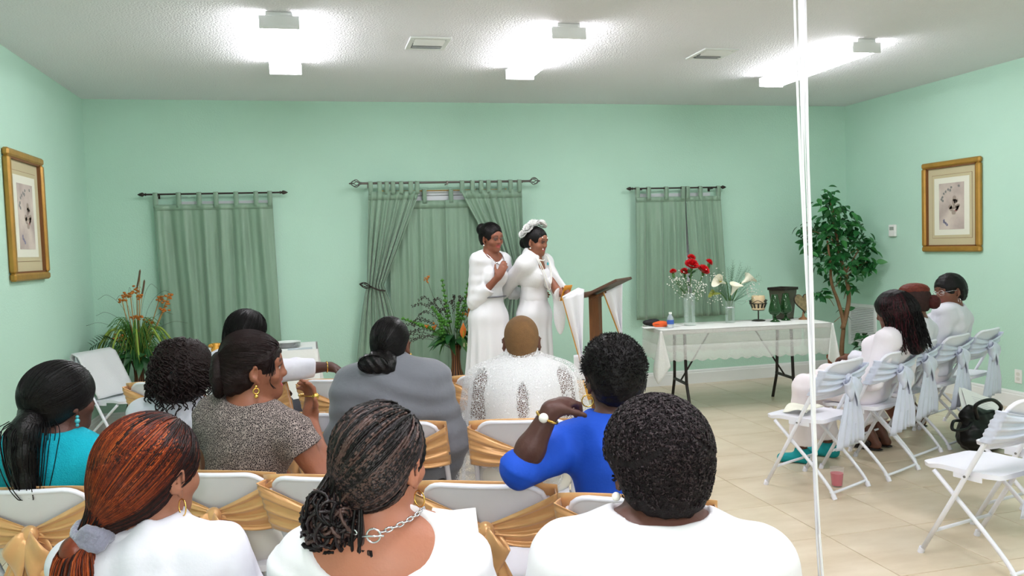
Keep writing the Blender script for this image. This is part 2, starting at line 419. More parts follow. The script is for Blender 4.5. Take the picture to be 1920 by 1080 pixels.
# ------------------------------------------------------------------ ceiling registers
M_vent = mat('white_register_metal', (225, 228, 226), 0.5); M_dark = mat('dark_duct', (70, 74, 74), 0.9)
def vent(x, y, label):
    t = empty('ceiling_vent', (x, y, H)); tag(t, label, 'air vent', 'ceiling air registers'); w, d = 0.285, 0.34
    mb = MB(); b = 0.035
    for c, s in (((0, d/2-b/2), (w, b)), ((0, -d/2+b/2), (w, b)), ((w/2-b/2, 0), (b, d-2*b)), ((-w/2+b/2, 0), (b, d-2*b))): mb.box((c[0], c[1], -0.006), (s[0], s[1], 0.012), 0.003)
    mb.build('frame', M_vent, t)
    MB().box((0, 0, -0.002), (w-2*b, d-2*b, 0.003)).build('duct_opening', M_dark, t)
    for k in range(6):
        yy = -0.11 + k * 0.044
        MB().box((0, yy, -0.012), (w-2*b-0.004, 0.034, 0.002), R=rotx(math.radians(-32 if k < 3 else 32))).build('louver', M_vent, t)
    for k in range(5):
        MB().box((-0.08 + k*0.04, 0.0, -0.0055), (0.0025, d-2*b-0.01, 0.004)).build('damper_blade', M_vent, t)
vent(0.865, 5.76, 'white ceiling air register between the left and middle lights')
vent(3.1, 5.85, 'white ceiling air register between the middle and right lights')
# ------------------------------------------------------------------ return-air grille, thermostat, outlet on the right wall
t = empty('return_air_grille', (XR, 7.81, 0.55)); tag(t, 'white louvred return-air grille low on the right wall behind the ficus', 'air grille')
w, h = 0.47, 0.47
mb = MB()
for (cy, cz, sy, sz) in ((0, h/2-0.02, w, 0.04), (0, -h/2+0.02, w, 0.04), (w/2-0.02, 0, 0.04, h-0.08), (-w/2+0.02, 0, 0.04, h-0.08)): mb.box((-0.008, cy, cz), (0.016, sy, sz), 0.003)
mb.build('frame', M_vent, t); MB().box((-0.002, 0, 0), (0.004, w-0.08, h-0.08)).build('backing', M_dark, t)
sl = None
for k in range(20):
    z = -h/2 + 0.05 + k * 0.0195
    if sl is None: sl = MB().box((0, 0, 0), (0.0025, w-0.08, 0.017), R=roty(math.radians(35))).build('louver', M_vent, t)
    else: sl = link('louver', sl.data, None, t)
    sl.location = (-0.009, 0, z)
M_plastic = mat('white_plastic', (235, 236, 232), 0.4)
t = empty('thermostat', (XR, 7.3, 1.583)); tag(t, 'small white thermostat on the right wall beside the picture', 'thermostat')
MB().box((-0.014, 0, 0), (0.028, 0.10, 0.125), 0.006).build('housing', M_plastic, t); MB().box((-0.0285, 0, 0.022), (0.002, 0.06, 0.035)).build('display', mat('lcd_grey', (150, 160, 150), 0.3), t)
MB().box((-0.03, 0, -0.03), (0.004, 0.03, 0.012), 0.001).build('button', M_plastic, t)
t = empty('wall_outlet', (XR, 5.76, 0.28)); tag(t, 'white double wall outlet low on the right wall by the last chair', 'outlet')
MB().box((-0.004, 0, 0), (0.008, 0.076, 0.12), 0.003).build('cover_plate', M_plastic, t)
for s in (-1, 1):
    MB().prism(rrect(0.034, 0.03, 0.012), 0, 0.003, R=np.array([[0, 0, -1.0], [1, 0, 0], [0, 1, 0]]), c=(-0.0075, 0, s*0.021)).build('socket', mat('outlet_cream', (214, 214, 206), 0.5), t)
# ------------------------------------------------------------------ framed prints
M_gold = mat('aged_gold_frame', (176, 132, 58), 0.38, metal=0.35, bump=0.1, bscale=40, var=0.15, vscale=12); M_gold2 = mat('brown_frame_lip', (120, 76, 40), 0.5)
M_mat1 = mat('beige_mat_board', (190, 180, 145), 0.9); M_mat2 = mat('cream_mat_board', (222, 222, 206), 0.9)
def print_mat():
    m = mat('faded_botanical_print', (190, 172, 158), 0.9); nt = m.node_tree; N = nt.nodes; L = nt.links; b = N['Principled BSDF']
    tc = N.new('ShaderNodeTexCoord'); n = N.new('ShaderNodeTexNoise'); n.inputs['Scale'].default_value = 5; n.inputs['Detail'].default_value = 4; L.new(tc.outputs['Object'], n.inputs['Vector'])
    rp = N.new('ShaderNodeValToRGB'); e = rp.color_ramp.elements; e[0].position = 0.35; e[1].position = 0.65; e[0].color = srgb((172, 158, 150)); e[1].color = srgb((204, 192, 180))
    L.new(n.outputs['Fac'], rp.inputs[0]); L.new(rp.outputs[0], b.inputs['Base Color']); return m
M_print = print_mat(); M_ink = mat('print_dark_ink', (122, 124, 120), 0.9); M_inkp = mat('print_pink_ink', (178, 128, 124), 0.9); M_inkb = mat('print_blue_ink', (128, 126, 146), 0.9); M_inkt = mat('print_tan_ink', (158, 144, 132), 0.9)
def picture(x, y, z, w, h, sgn, label):
    # local: picture plane = YZ, faces +X * sgn
    t = empty('framed_picture', (x, y, z)); tag(t, label, 'picture', 'framed botanical prints')
    def bx(mb, cy, cz, sy, sz, x0, x1, b=0.0): mb.box((sgn*(x0+x1)/2, cy, cz), (abs(x1-x0), sy, sz), b)
    f = 0.052
    for nm, cy, cz, sy, sz in (('frame_rail', 0, h/2-f/2, w, f), ('frame_rail', 0, -h/2+f/2, w, f), ('frame_stile', w/2-f/2, 0, f, h-2*f), ('frame_stile', -w/2+f/2, 0, f, h-2*f)):
        mb = MB(); bx(mb, cy, cz, sy, sz, 0.0, 0.045, 0.012); mb.build(nm, M_gold, t)
    mb = MB(); l = 0.012
    for cy, cz, sy, sz in ((0, h/2-f-l/2, w-2*f, l), (0, -h/2+f+l/2, w-2*f, l), (w/2-f-l/2, 0, l, h-2*f), (-w/2+f+l/2, 0, l, h-2*f)): bx(mb, cy, cz, sy, sz, 0.0, 0.03)
    mb.build('inner_lip', M_gold2, t)
    w1, h1 = w-2*f, h-2*f
    mb = MB(); bx(mb, 0, 0, w1, h1, 0, 0.010); mb.build('mat_board', M_mat1, t)
    mb = MB(); bx(mb, 0, 0, w1*0.80, h1*0.80, 0.010, 0.0112); mb.build('mat_line', M_gold2, t); mb = MB(); bx(mb, 0, 0, w1*0.80-0.006, h1*0.80-0.006, 0.0112, 0.012); mb.build('mat_step', M_mat1, t)
    mb = MB(); bx(mb, 0, 0, w1*0.70, h1*0.72, 0.012, 0.014); mb.build('inner_mat', M_mat2, t)
    pw, ph = w1*0.50, h1*0.58
    mb = MB(); bx(mb, 0, 0, pw, ph, 0.014, 0.0155); mb.build('print', M_print, t)
    R = np.array([[0, 0, sgn], [sgn*1.0, 0, 0], [0, 1.0, 0]])
    rg = random.Random(5)
    def blob(mb, u, v, r): 
        P = [(u*pw + r*math.cos(a)*(0.7+0.5*rg.random()), v*ph + r*math.sin(a)*(0.7+0.5*rg.random())) for a in np.linspace(0, 2*PI, 9)[:-1]]
        mb.prism(P, 0.0155, 0.0158, R=R)
    a, b, c, e = MB(), MB(), MB(), MB()
    for u, v in ((-.36, .2), (-.3, .28), (-.34, .12), (-.22, .32), (-.12, .36), (0, .4), (-.4, .16), (-.05, .34), (.3, .42)): blob(a, u, v, 0.013)
    for u, v in ((.12, .16), (.1, .08), (.0, -.06), (.12, -.02), (.22, -.06), (.1, -.14), (.26, .0), (.18, .1), (-.04, -.02)): blob(e, u, v, 0.026)
    for u, v in ((.2, .1), (.24, -.06), (.28, -.02), (.18, -.1)): blob(b, u, v, 0.014)
    for u, v in ((-.3, -.34), (-.24, -.36), (-.3, -.3), (-.18, -.4)): blob(c, u, v, 0.014)
    e.V = [(q[0], q[1], q[2]) for q in e.V]
    a.build('printed_leaves', M_ink, t); e.build('printed_urn', M_inkt, t); b.build('printed_flowers', M_inkp, t); c.build('printed_berries', M_inkb, t)
picture(XR, 6.497, 1.793, 0.722, 0.86, -1, 'gold-framed botanical print on the right wall above the seated women')
picture(XL, 6.352, 1.869, 0.735, 0.885, 1, 'gold-framed botanical print on the left wall, cut by the frame')
# ------------------------------------------------------------------ windows (frame, panes, blind head) behind the curtains
M_pane = mat('window_glass', (40, 52, 60), 0.05, spec=0.8); M_wf = mat('window_frame_white', (206, 210, 212), 0.5); M_blind = mat('blind_white', (214, 216, 222), 0.6)
def window(n, x0, x1, z0, z1):
    t = empty('window_%d' % n, ((x0+x1)/2, D, (z0+z1)/2)); t['kind'] = 'structure'; w, h = x1-x0, z1-z0; f = 0.05
    for nm, cx, cz, sx, sz in (('window_rail', 0, h/2-f/2, w, f), ('window_rail', 0, -h/2+f/2, w, f), ('window_rail', 0, 0, w-2*f, f), ('window_stile', w/2-f/2, 0, f, h-2*f), ('window_stile', -w/2+f/2, 0, f, h-2*f)):
        MB().box((cx, -0.012, cz), (sx, 0.024, sz), 0.003).build(nm, M_wf, t)
    for s in (-1, 1): MB().box((0, -0.004, s*(h/4-f/4)), (w-2*f, 0.006, h/2-1.5*f)).build('pane', M_pane, t)
    MB().box((0, -0.032, h/2-f-0.03), (w-2*f, 0.016, 0.05), 0.003).build('blind_headrail', M_blind, t)
    s0 = None
    for k in range(int((h-2*f-0.1)/0.045)):
        if s0 is None: s0 = MB().box((0, 0, 0), (w-2*f-0.01, 0.0015, 0.05), R=rotx(math.radians(12))).build('blind_slat', M_blind, t)
        else: s0 = link('blind_slat', s0.data, None, t)
        s0.location = (0, -0.030, h/2-f-0.075-k*0.045)
window(1, -1.15, -0.37, 0.85, 2.065); window(2, 0.80, 1.85, 0.6, 2.13); window(3, 3.36, 4.21, 0.85, 2.06)
# ================================================================== CURTAINS
M_cur = mat('sage_green_satin', (130, 158, 136), 0.34, sheen=0.35, bump=0.08, bscale=25, stretch=(1, 1, 0.15), var=0.10, vscale=5)
M_rod = mat('dark_bronze_rod', (58, 50, 46), 0.45, metal=0.6); M_rodm = mat('pewter_rod', (104, 98, 94), 0.4, metal=0.6); M_brass = mat('thin_brass_rod', (190, 150, 80), 0.3, metal=0.8)
def rod(x0, x1, z, label, cage=False):
    t = empty('curtain_rod', ((x0+x1)/2, D, z)); tag(t, label, 'curtain rod'); w = (x1-x0)/2; y = -0.135 if cage else -0.08; m = M_rodm if cage else M_rod
    MB().cyl((-w+0.03, y, 0), (w-0.03, y, 0), 0.011 if cage else 0.008, n=10).build('pole', m, t, auto=40)
    for s in (-1, 1):
        if cage:
            mb = MB(); c = s*(w+0.01)
            for k in range(6):
                a0 = k*PI/3; P = []
                for q in np.linspace(0, 1, 11): r = 0.036*math.sin(PI*q); a = a0+q*1.6; P.append((c + s*(-0.05+0.1*q), y + r*math.cos(a), r*math.sin(a)))
                mb.tube(P, 0.004, 5)
            mb.ball((c+s*0.055, y, 0), 0.008, 8, 6); mb.ball((c-s*0.05, y, 0), 0.013, 8, 6); mb.build('finial', m, t, smooth=True)
        else:
            R = roty(s*PI/2)
            MB().lathe([(0.006, 0), (0.013, 0.005), (0.013, 0.012), (0.008, 0.018), (0.018, 0.03), (0.019, 0.04), (0.011, 0.062), (0.001, 0.078)], (s*(w-0.03), y, 0), 12, R=R).build('finial', m, t, auto=40)
        MB().cyl((s*(w-0.12), 0, -0.012), (s*(w-0.12), y, -0.012), 0.006).box((s*(w-0.12), -0.004, -0.012), (0.022, 0.008, 0.05)).box((s*(w-0.12), y, -0.014), (0.014, 0.026, 0.008)).build('bracket', m, t)
    if cage: MB().cyl((0, 0, -0.014), (0, y, -0.014), 0.006).box((0, y, -0.014), (0.016, 0.03, 0.012)).box((0, y, 0), (0.012, 0.027, 0.027)).build('bracket', m, t)
    return t
rod(-1.448, -0.229, 2.130, 'dark thin curtain rod with pointed finials over the left window')
rod(0.457, 2.205, 2.200, 'pewter curtain rod with cage finials over the middle window', True)
rod(3.27, 4.323, 2.1105, 'dark thin curtain rod with pointed finials over the right window')
t = empty('curtain_rod', (1.32, D, 2.125)); tag(t, 'thin brass inner curtain rod inside the middle window', 'curtain rod')
MB().cyl((-0.62, -0.069, 0), (0.62, -0.069, 0), 0.006, n=8).build('pole', M_brass, t, auto=40); MB().box((-0.615, -0.037, 0), (0.01, 0.075, 0.02)).box((0.615, -0.037, 0), (0.01, 0.075, 0.02)).build('bracket', M_brass, t)
def curtain(y, zt, zb, L, R, folds, amp, tabs, zrod, label, seed=0, nu=90, nv=26, tabw=0.042, sag=0.0):
    """L, R: functions of v (0 top .. 1 bottom) giving the left and right x"""
    t = empty('curtain', ((L(0)+R(0))/2, y, zb)); tag(t, label, 'curtain', 'sage green tab-top curtains'); ox, oz = (L(0)+R(0))/2, zb
    rg = random.Random(seed); ph = [rg.random()*6.3 for _ in range(4)]
    def fn(u, v):
        a, b = L(v), R(v); w = b-a
        uu = u + 0.018*math.sin(9*u+ph[0]+v*1.5)
        x = a + w*u; f = math.sin(2*PI*folds*uu+ph[1])*0.75 + math.sin(2*PI*folds*2.3*uu+ph[2]+v*0.8)*0.33
        am = amp*(0.30+0.70*min(1, v*3+0.12))*(1.0+0.25*math.sin(3*v+ph[3]))
        z = zt + (zb-zt)*v
        if v < 0.001: z -= sag*abs(math.sin(PI*u*(len(tabs)-1)))
        return (x-ox, -f*am-0.004, z-oz)
    MB().sheet(fn, nu, nv, 0.003).build('panel', M_cur, t, smooth=True)
    # stitched top hem
    def hem(u, v):
        p = fn(u, 0.04*v); return (p[0], p[1]-0.004, p[2])
    MB().sheet(hem, nu//2, 3, 0.003).build('hem', M_cur, t, smooth=True)
    for u in tabs:
        x = L(0)+(R(0)-L(0))*u; x = min(max(x, L(0)+tabw/2), R(0)-tabw/2); P = []
        z0 = zt-0.03; dz = zrod-z0
        pts = [(-0.012, 0), (-0.016, dz*0.5), (-0.018, dz-0.004), (-0.012, dz+0.012), (0, dz+0.016), (0.012, dz+0.012), (0.016, dz-0.004), (0.012, dz*0.5), (0.008, 0)]
        def tf(a, b, pts=pts, x=x, z0=z0):
            f = b*(len(pts)-1); i = min(int(f), len(pts)-2); q = f-i
            return (x-ox+(a-0.5)*tabw, pts[i][0]*(1-q)+pts[i+1][0]*q, z0-oz+pts[i][1]*(1-q)+pts[i+1][1]*q)
        MB().sheet(tf, 3, 17, 0.0025).build('tab', M_cur, t, smooth=True)
    return t
Yc = D-0.08
lin = lambda a, b: (lambda v: a+(b-a)*v)
curtain(Yc, 2.035, 0.70, lin(-1.366, -1.33), lin(-0.325, -0.305), 6, 0.032, [0, .21, .38, .52, .69, .86, 1], 2.130, 'wide sage green curtain over the left window above the serving table', 1)
curtain(Yc, 2.02, 0.735, lin(3.325, 3.297), lin(3.885, 3.90), 3, 0.03, [0, .26, .62, 1], 2.1105, 'sage green curtain panel on the left half of the right window', 2)
curtain(Yc, 2.02, 0.735, lin(3.895, 3.96), lin(4.297, 4.36), 4, 0.028, [0, .42, 1], 2.1105, 'sage green curtain panel on the right half of the right window', 3, nu=70)
curtain(D-0.060, 2.03, 0.06, lin(0.76, 0.72), lin(1.345, 1.345), 4, 0.016, [0.1, .6], 2.125, 'sage green inner curtain on the left of the middle window', 4)
curtain(D-0.078, 2.03, 0.06, lin(1.31, 1.30), lin(1.93, 1.95), 4, 0.016, [0.1, .55, 0.95], 2.125, 'sage green inner curtain on the right of the middle window', 5)
def pinch(top, tie, bot, vt=0.44):
    def f(v):
        if v < vt: q = v/vt; return top+(tie-top)*(q**1.05)
        q = (v-vt)/(1-vt); return tie+(bot-tie)*(q**0.75)
    return f
curtain(Yc-0.055, 2.12, 0.05, pinch(0.565, 0.515, 0.33), pinch(1.055, 0.672, 0.95), 6, 0.028, [0, .22, .36, .48, .64, .83, 1], 2.200, 'sage green outer curtain tied back on the left of the middle window', 6, nu=110, nv=40)
curtain(Yc-0.055, 2.12, 0.05, pinch(1.455, 1.93, 1.62), pinch(2.08, 2.075, 2.24), 6, 0.028, [0, .2, .34, .46, .64, .82, 1], 2.200, 'sage green outer curtain swept to the right behind the standing women', 7, nu=110, nv=40)
def holdback(x, s, label):
    t = empty('curtain_holdback', (x, D, 1.21)); tag(t, label, 'holdback', 'bronze curtain holdbacks')
    mb = MB()
    for k in range(6):
        a0 = k*PI/3; P = []
        for q in np.linspace(0, 1, 9): r = 0.028*math.sin(PI*q); a = a0+q*1.4; P.append((s*(-0.09+0.11*q), -0.175+r*math.cos(a), 0.03-0.03*q+r*math.sin(a)))
        mb.tube(P, 0.004, 5)
    mb.build('cage_finial', M_rod, t, smooth=True)
    MB().tube(bez([(s*0.02, -0.175, 0.0), (s*0.08, -0.178, -0.03), (s*0.15, -0.17, -0.045)], 6), 0.007, 8).build('arm', M_rod, t, smooth=True)
    MB().cyl((s*0.15, 0, -0.045), (s*0.15, -0.172, -0.045), 0.006).box((s*0.15, -0.004, -0.045), (0.04, 0.008, 0.04)).build('stem', M_rod, t)
holdback(0.53, 1, 'bronze cage-tipped holdback gripping the left outer curtain'); holdback(2.065, -1, 'bronze holdback behind the standing women')
# ================================================================== FOLDING CHAIRS AND SASHES
M_pl = mat('white_chair_plastic', (236, 236, 246), 0.38, bump=0.03, bscale=200); M_tub = mat('white_enamel_tube', (236, 237, 246), 0.32); M_pin = mat('steel_rivet', (150, 150, 155), 0.35, metal=0.9)
yA = lambda z: 0.20-0.531*z
def back_pt(u, v, w=0.405, z0=0.575, z1=0.80, r=0.07, off=0.0):
    x = (u-0.5)*w; e = max(0, abs(x)-(w/2-r)); dz = r-math.sqrt(max(r*r-e*e, 0)); eb = max(0, abs(x)-(w/2-0.03)); db = 0.03-math.sqrt(max(0.0009-eb*eb, 0))
    zt = z1-dz; zb = z0+db; z = zb+(zt-zb)*v
    return (x, yA(z)-0.022*(1-(2*x/w)**2)+off, z)
def make_chair():
    t = empty('folding_chair')
    MB().sheet(lambda u, v: back_pt(u, v), 25, 9, 0.012).build('backrest', M_pl, t, auto=50)
    rim = [back_pt(k/24, 1) for k in range(25)]+[back_pt(1, 1-k/6) for k in range(1, 7)]+[back_pt(1-k/24, 0) for k in range(1, 25)]+[back_pt(0, k/6) for k in range(1, 6)]
    MB().tube(rim, 0.0095, 8, closed=True).build('backrest_rim', M_pl, t, smooth=True)
    def seat(u, v):
        x = (u-0.5)*0.39; y = -0.165+0.385*v; ex = max(0, abs(x)-(0.195-0.05)); sh = 0.05-math.sqrt(max(0.0025-ex*ex, 0))
        y = -0.165+sh+(0.385-2*sh)*v
        return (x, y, 0.44-0.012*math.cos(x*7)*math.sin(PI*v)+0.004-0.012*max(0, v-0.8)/0.2)
    MB().sheet(seat, 17, 13, 0.022).build('seat', M_pl, t, auto=50)
    for s in (-1, 1):
        MB().tube([(s*0.215, 0.20, 0.012), (s*0.215, yA(0.3), 0.3), (s*0.215, yA(0.6), 0.6), (s*0.213, yA(0.70), 0.70), (s*0.20, yA(0.755), 0.755)], 0.0115, 10).build('front_leg', M_tub, t, smooth=True)
        MB().tube(bez([(s*0.19, -0.245, 0.012), (s*0.19, -0.21, 0.07), (s*0.19, -0.10, 0.185), (s*0.19, 0.15, 0.415)], 5), 0.0105, 10).build('rear_leg', M_tub, t, smooth=True)
        MB().cyl((s*0.215, 0.206, 0), (s*0.215, 0.196, 0.028), 0.015, n=10).build('foot_cap', M_pl, t, auto=40); MB().cyl((s*0.19, -0.25, 0), (s*0.19, -0.238, 0.028), 0.0145, n=10).build('foot_cap', M_pl, t, auto=40)
        MB().cyl((s*0.19, yA(0.43)+0.0, 0.43), (s*0.229, yA(0.43), 0.43), 0.006, n=8).build('rivet', M_pin, t)
        MB().box((s*0.192, -0.02, 0.422), (0.006, 0.14, 0.03), 0.002).build('seat_bracket', M_tub, t)
    MB().cyl((-0.215, yA(0.13), 0.13), (0.215, yA(0.13), 0.13), 0.0085, n=8).build('stretcher', M_tub, t, smooth=True)
    MB().tube(bez([(-0.19, -0.222, 0.045), (-0.165, -0.232, 0.035), (0.165, -0.232, 0.035), (0.19, -0.222, 0.045)], 5), 0.0085, 8).build('stretcher', M_tub, t, smooth=True)
    return t
M_gsash = mat('gold_satin', (224, 172, 116), 0.30, metal=0.25, sheen=0.4, bump=0.10, bscale=30, var=0.12, vscale=9)
M_ssash = mat('silver_blue_satin', (208, 214, 232), 0.36, metal=0.05, sheen=0.4, bump=0.10, bscale=30, var=0.05, vscale=9)
def make_sash(name, m, style=0):
    t = empty(name); rg = random.Random(3+style); KZ = (0.645, 0.69)[style]; ky = yA(KZ)-0.062
    MB().sheet(lambda u, v: ((u-0.5)*(0.47-0.02*style), yA(0.60+0.20*v)+0.022-0.016*(1-(2*u-1)**2)+0.004*math.sin(14*v+3*u), 0.595+(0.215-0.04*style)*v-(0.01+0.03*style)*abs(2*u-1)**3), 17, 9, 0.0025).build('front_band', m, t, smooth=True)
    for s in (-1, 1):
        def wing(u, v, s=s):
            q = max(0, (u-0.12)/0.88); e = q**0.9
            zt = 0.785-0.022*style; zb = 0.595+0.01*style
            z = (zb+(zt-zb)*v)*(1-e)+(KZ-0.022+0.044*v)*e - 0.018*math.sin(PI*q)*(1-v)
            x = s*(0.237*(1-q)+0.012*q)
            if u < 0.12: x = s*(0.225+0.012*u/0.12); y = yA(z)+0.024-0.056*(u/0.12)
            else: y = (yA(z)-0.032)*(1-e)+ky*e-0.012*math.sin(PI*q)
            return (x, y-0.0085*math.sin(2*PI*(3.2*v+0.3*s))*math.sin(PI*min(1, q*0.85+0.12))-0.003*math.sin(2*PI*7*v), z)
        MB().sheet(wing, 26, 29, 0.0025).build('side_wrap', m, t, smooth=True)
    mb = MB(); mb.ball((0, ky-0.008, KZ), (0.030, 0.022, 0.034), 12, 8, R=roty(0.3)); mb.build('knot', m, t, smooth=True)
    # bow loops
    for s in (-1, 1):
        ang = -1.12 if style == 0 else -0.98; L0 = 0.12 if style == 0 else 0.14
        if style == 1 and s < 0: L0 = 0.09
        def loop(u, v, s=s, L0=L0, ang=ang):
            a = 2*PI*u; r = math.sin(a/2)
            dx = L0*(1-math.cos(a))/2; th = 0.030*math.sin(a)*(1 if True else 0)
            wv = (v-0.5)*(0.028+0.085*r); x = dx*math.cos(ang)-wv*math.sin(ang)*0.6; z = dx*math.sin(ang)+wv
            return (s*x, ky-0.014-0.012*r+th*0.75-0.004*math.sin(9*v)*r, KZ+z)
        MB().sheet(loop, 22, 9, 0.0025).build('bow_loop', m, t, smooth=True)
    for k, s in enumerate((-1, 1)):
        ln = (0.30, 0.27)[k] if style == 0 else (0.40, 0.36)[k]; wd = 0.15 if style == 0 else 0.17
        def tail(u, v, s=s, ln=ln, wd=wd, k=k):
            w = 0.026+(wd-0.026)*min(1, v*1.5)**0.8; x = s*(0.008+0.055*v*(1.2 if style == 0 else 0.9))+(u-0.5)*w
            z = KZ-0.015-ln*v-0.02*u*s*v; y = ky-0.018-0.01*math.sin(PI*v)+0.011*math.sin(2*PI*(2.4*u+0.2*k)+1.5*v)*(0.3+0.7*v)+0.055*v*0.9
            return (x, y-0.045*v, z)
        MB().sheet(tail, 23, 14, 0.0025).build('tail', m, t, smooth=True)
    return t
chair0 = make_chair(); gs0 = make_sash('chair_sash', M_gsash, 0); ss0 = make_sash('chair_sash', M_ssash, 1)
_used = set()
def inst(proto, x, y, rz, label, cat, grp):
    o = proto if id(proto) not in _used else copy_tree(proto); _used.add(id(proto))
    o.location = (x, y, 0); o.rotation_euler = (0, 0, rz); tag(o, label, cat, grp); return o
def chair(x, y, deg, label, sash=None, slabel=None):
    inst(chair0, x, y, math.radians(deg), label, 'chair', 'white folding chairs')
    if sash == 'g': inst(gs0, x, y, math.radians(deg), slabel, 'sash', 'gold satin chair sashes')
    if sash == 's': inst(ss0, x, y, math.radians(deg), slabel, 'sash', 'silver-blue satin chair sashes')
CH = {}
def gch(key, tx, ty, deg, label, slabel):
    a = math.radians(deg); x = tx-0.225*math.sin(a); y = ty+0.225*math.cos(a); CH[key] = (x, y, deg); chair(x, y, deg, label, 'g', slabel)
gch('A', -0.951, 2.966, -14, 'white folding chair under the woman in teal at the left edge', 'gold satin sash tied behind the woman in teal')
gch('D', -0.374, 2.96, -22, 'white folding chair under the woman in tweed', 'gold satin sash tied behind the woman in tweed')
gch('c', 0.014, 2.756, -24, 'white folding chair just left of the braided woman, between tweed and blue tops', 'gold satin sash on the chair half hidden by the braided head')
gch('d', 0.496, 2.497, -24, 'white folding chair at the centre front with its whole backrest showing', 'gold satin bow in full view at the bottom centre')
gch('I', 0.889, 2.202, -28, 'white folding chair under the woman in blue', 'gold satin sash peeking out beside the near short-haired woman')
gch('bD', -0.088, 3.906, -22, 'empty white folding chair seen past the raised hand of the tweed woman', 'gold satin bow on the chair past the raised hand')
gch('H', 0.852, 3.359, -16, 'white folding chair under the person in the lace shawl', 'gold satin sash below the lace shawl')
gch('F', 0.311, 3.537, -18, 'white folding chair under the woman in the grey shawl', 'gold satin sash behind the grey shawl')
gch('C', -0.62, 3.68, -16, 'white folding chair under the curly-haired woman', 'gold satin sash behind the curly-haired woman')
gch('a4', 0.111, 4.862, -20, 'empty white folding chair with a woman\'s hand resting on its top', 'gold satin bow on the chair with the resting hand')
gch('e4', -0.90, 5.25, -14, 'empty white folding chair behind the curly-haired woman near the plant', 'gold satin sash on the chair near the leafy plant')
gch('E4', -0.40, 5.05, -18, 'white folding chair under the woman resting her arm', 'gold satin sash behind the woman resting her arm')
gch('f4', 0.985, 4.62, -16, 'empty white folding chair between the grey and lace shawls', 'gold satin sash on the chair between the grey and lace shawls')
for k, (x, y, who) in enumerate(((-0.36, 1.86, 'the red-haired woman'), (0.11, 1.70, 'the braided woman'), (0.66, 1.52, 'the near short-haired woman'))):
    a = -24; CH['N%d' % k] = (x, y, a); chair(x, y, a, 'white folding chair under '+who+' in the front')
rt = [(3.0, 4.444, 'first white folding chair of the right-hand row, empty with a napkin on its seat', 'silver-blue bow on the first chair of the right-hand row'),
      (3.53, 4.64, 'second white folding chair of the right-hand row, under the long-haired woman', 'silver-blue bow below the long dark hair'),
      (3.98, 4.95, 'third white folding chair of the right-hand row', 'silver-blue bow on the third chair of the right-hand row'),
      (4.43, 5.135, 'fourth white folding chair of the right-hand row', 'silver-blue bow on the fourth chair of the right-hand row'),
      (4.88, 5.32, 'last white folding chair of the right-hand row, nearest the outlet', 'silver-blue sash hanging on the last chair near the outlet')]
for k, (x, y, l, sl_) in enumerate(rt): CH['r%d' % k] = (x, y, 24); chair(x, y, 24, l, 's', sl_)
chair(3.07, 3.16, 13, 'nearest white folding chair at the lower right corner, empty', 's', 'silver-blue sash on the nearest chair at the lower right corner')
chair(3.60, 3.40, 13, 'white folding chair beside the black handbag, mostly cut off at the right edge', 's', 'silver-blue sash on the chair cut off at the right edge')
chair(-1.56, 7.12, -118, 'white folding chair with a grey-white towel by the left wall plant')
# towel draped over the left chair's back
M_towel = mat('grey_white_towel', (216, 218, 220), 0.9, bump=0.3, bscale=120, sheen=0.4)
def towel(u, v):
    s = (v-0.42)*0.62; w = 0.42
    if s < -0.02: y = yA(0.80+s)-0.045; z = 0.815+s*0.98
    elif s > 0.02: y = yA(0.80-s)+0.028; z = 0.815-s*0.98
    else: y = yA(0.80)-0.008+s*1.8; z = 0.818
    return ((u-0.5)*w, y+0.005*math.sin(12*u+4*v), z)
o = MB().sheet(towel, 19, 25, 0.006).build('towel', M_towel, None, smooth=True, loc=(-1.56, 7.12, 0), rz=math.radians(-118)); tag(o, 'grey-white towel draped over the back of the chair by the left wall', 'towel')
# ================================================================== RIGHT TABLE
M_tt = mat('table_top_plastic', (205, 205, 200), 0.5); M_leg = mat('dark_table_leg', (48, 44, 42), 0.45, metal=0.5)
ta = math.radians(-6.8); TC = (2.99, 6.68); TL, TD, TZ = 1.60, 0.56, 0.757
t = empty('folding_table', (TC[0], TC[1], 0), ta); tag(t, 'long folding table under the lace cloth before the right window', 'table')
MB().box((TL/2, TD/2, TZ-0.02), (TL, TD, 0.04), 0.008).build('tabletop', M_tt, t)
for x in (0.26, TL-0.32):
    for s in (-1, 1):
        MB().cyl((x, TD/2+s*0.27, 0.0), (x, TD/2+s*0.17, 0.25), 0.014).cyl((x, TD/2+s*0.17, 0.25), (x, TD/2+s*0.14, TZ-0.04), 0.014).build('leg', M_leg, t, auto=40)
    MB().box((x, TD/2, 0.25), (0.02, 0.38, 0.024), 0.003).build('leg_brace', M_leg, t); MB().cyl((x, TD/2, 0.25), (x+(0.3 if x < 1 else -0.3), TD/2, TZ-0.04), 0.008).build('strut', M_leg, t)
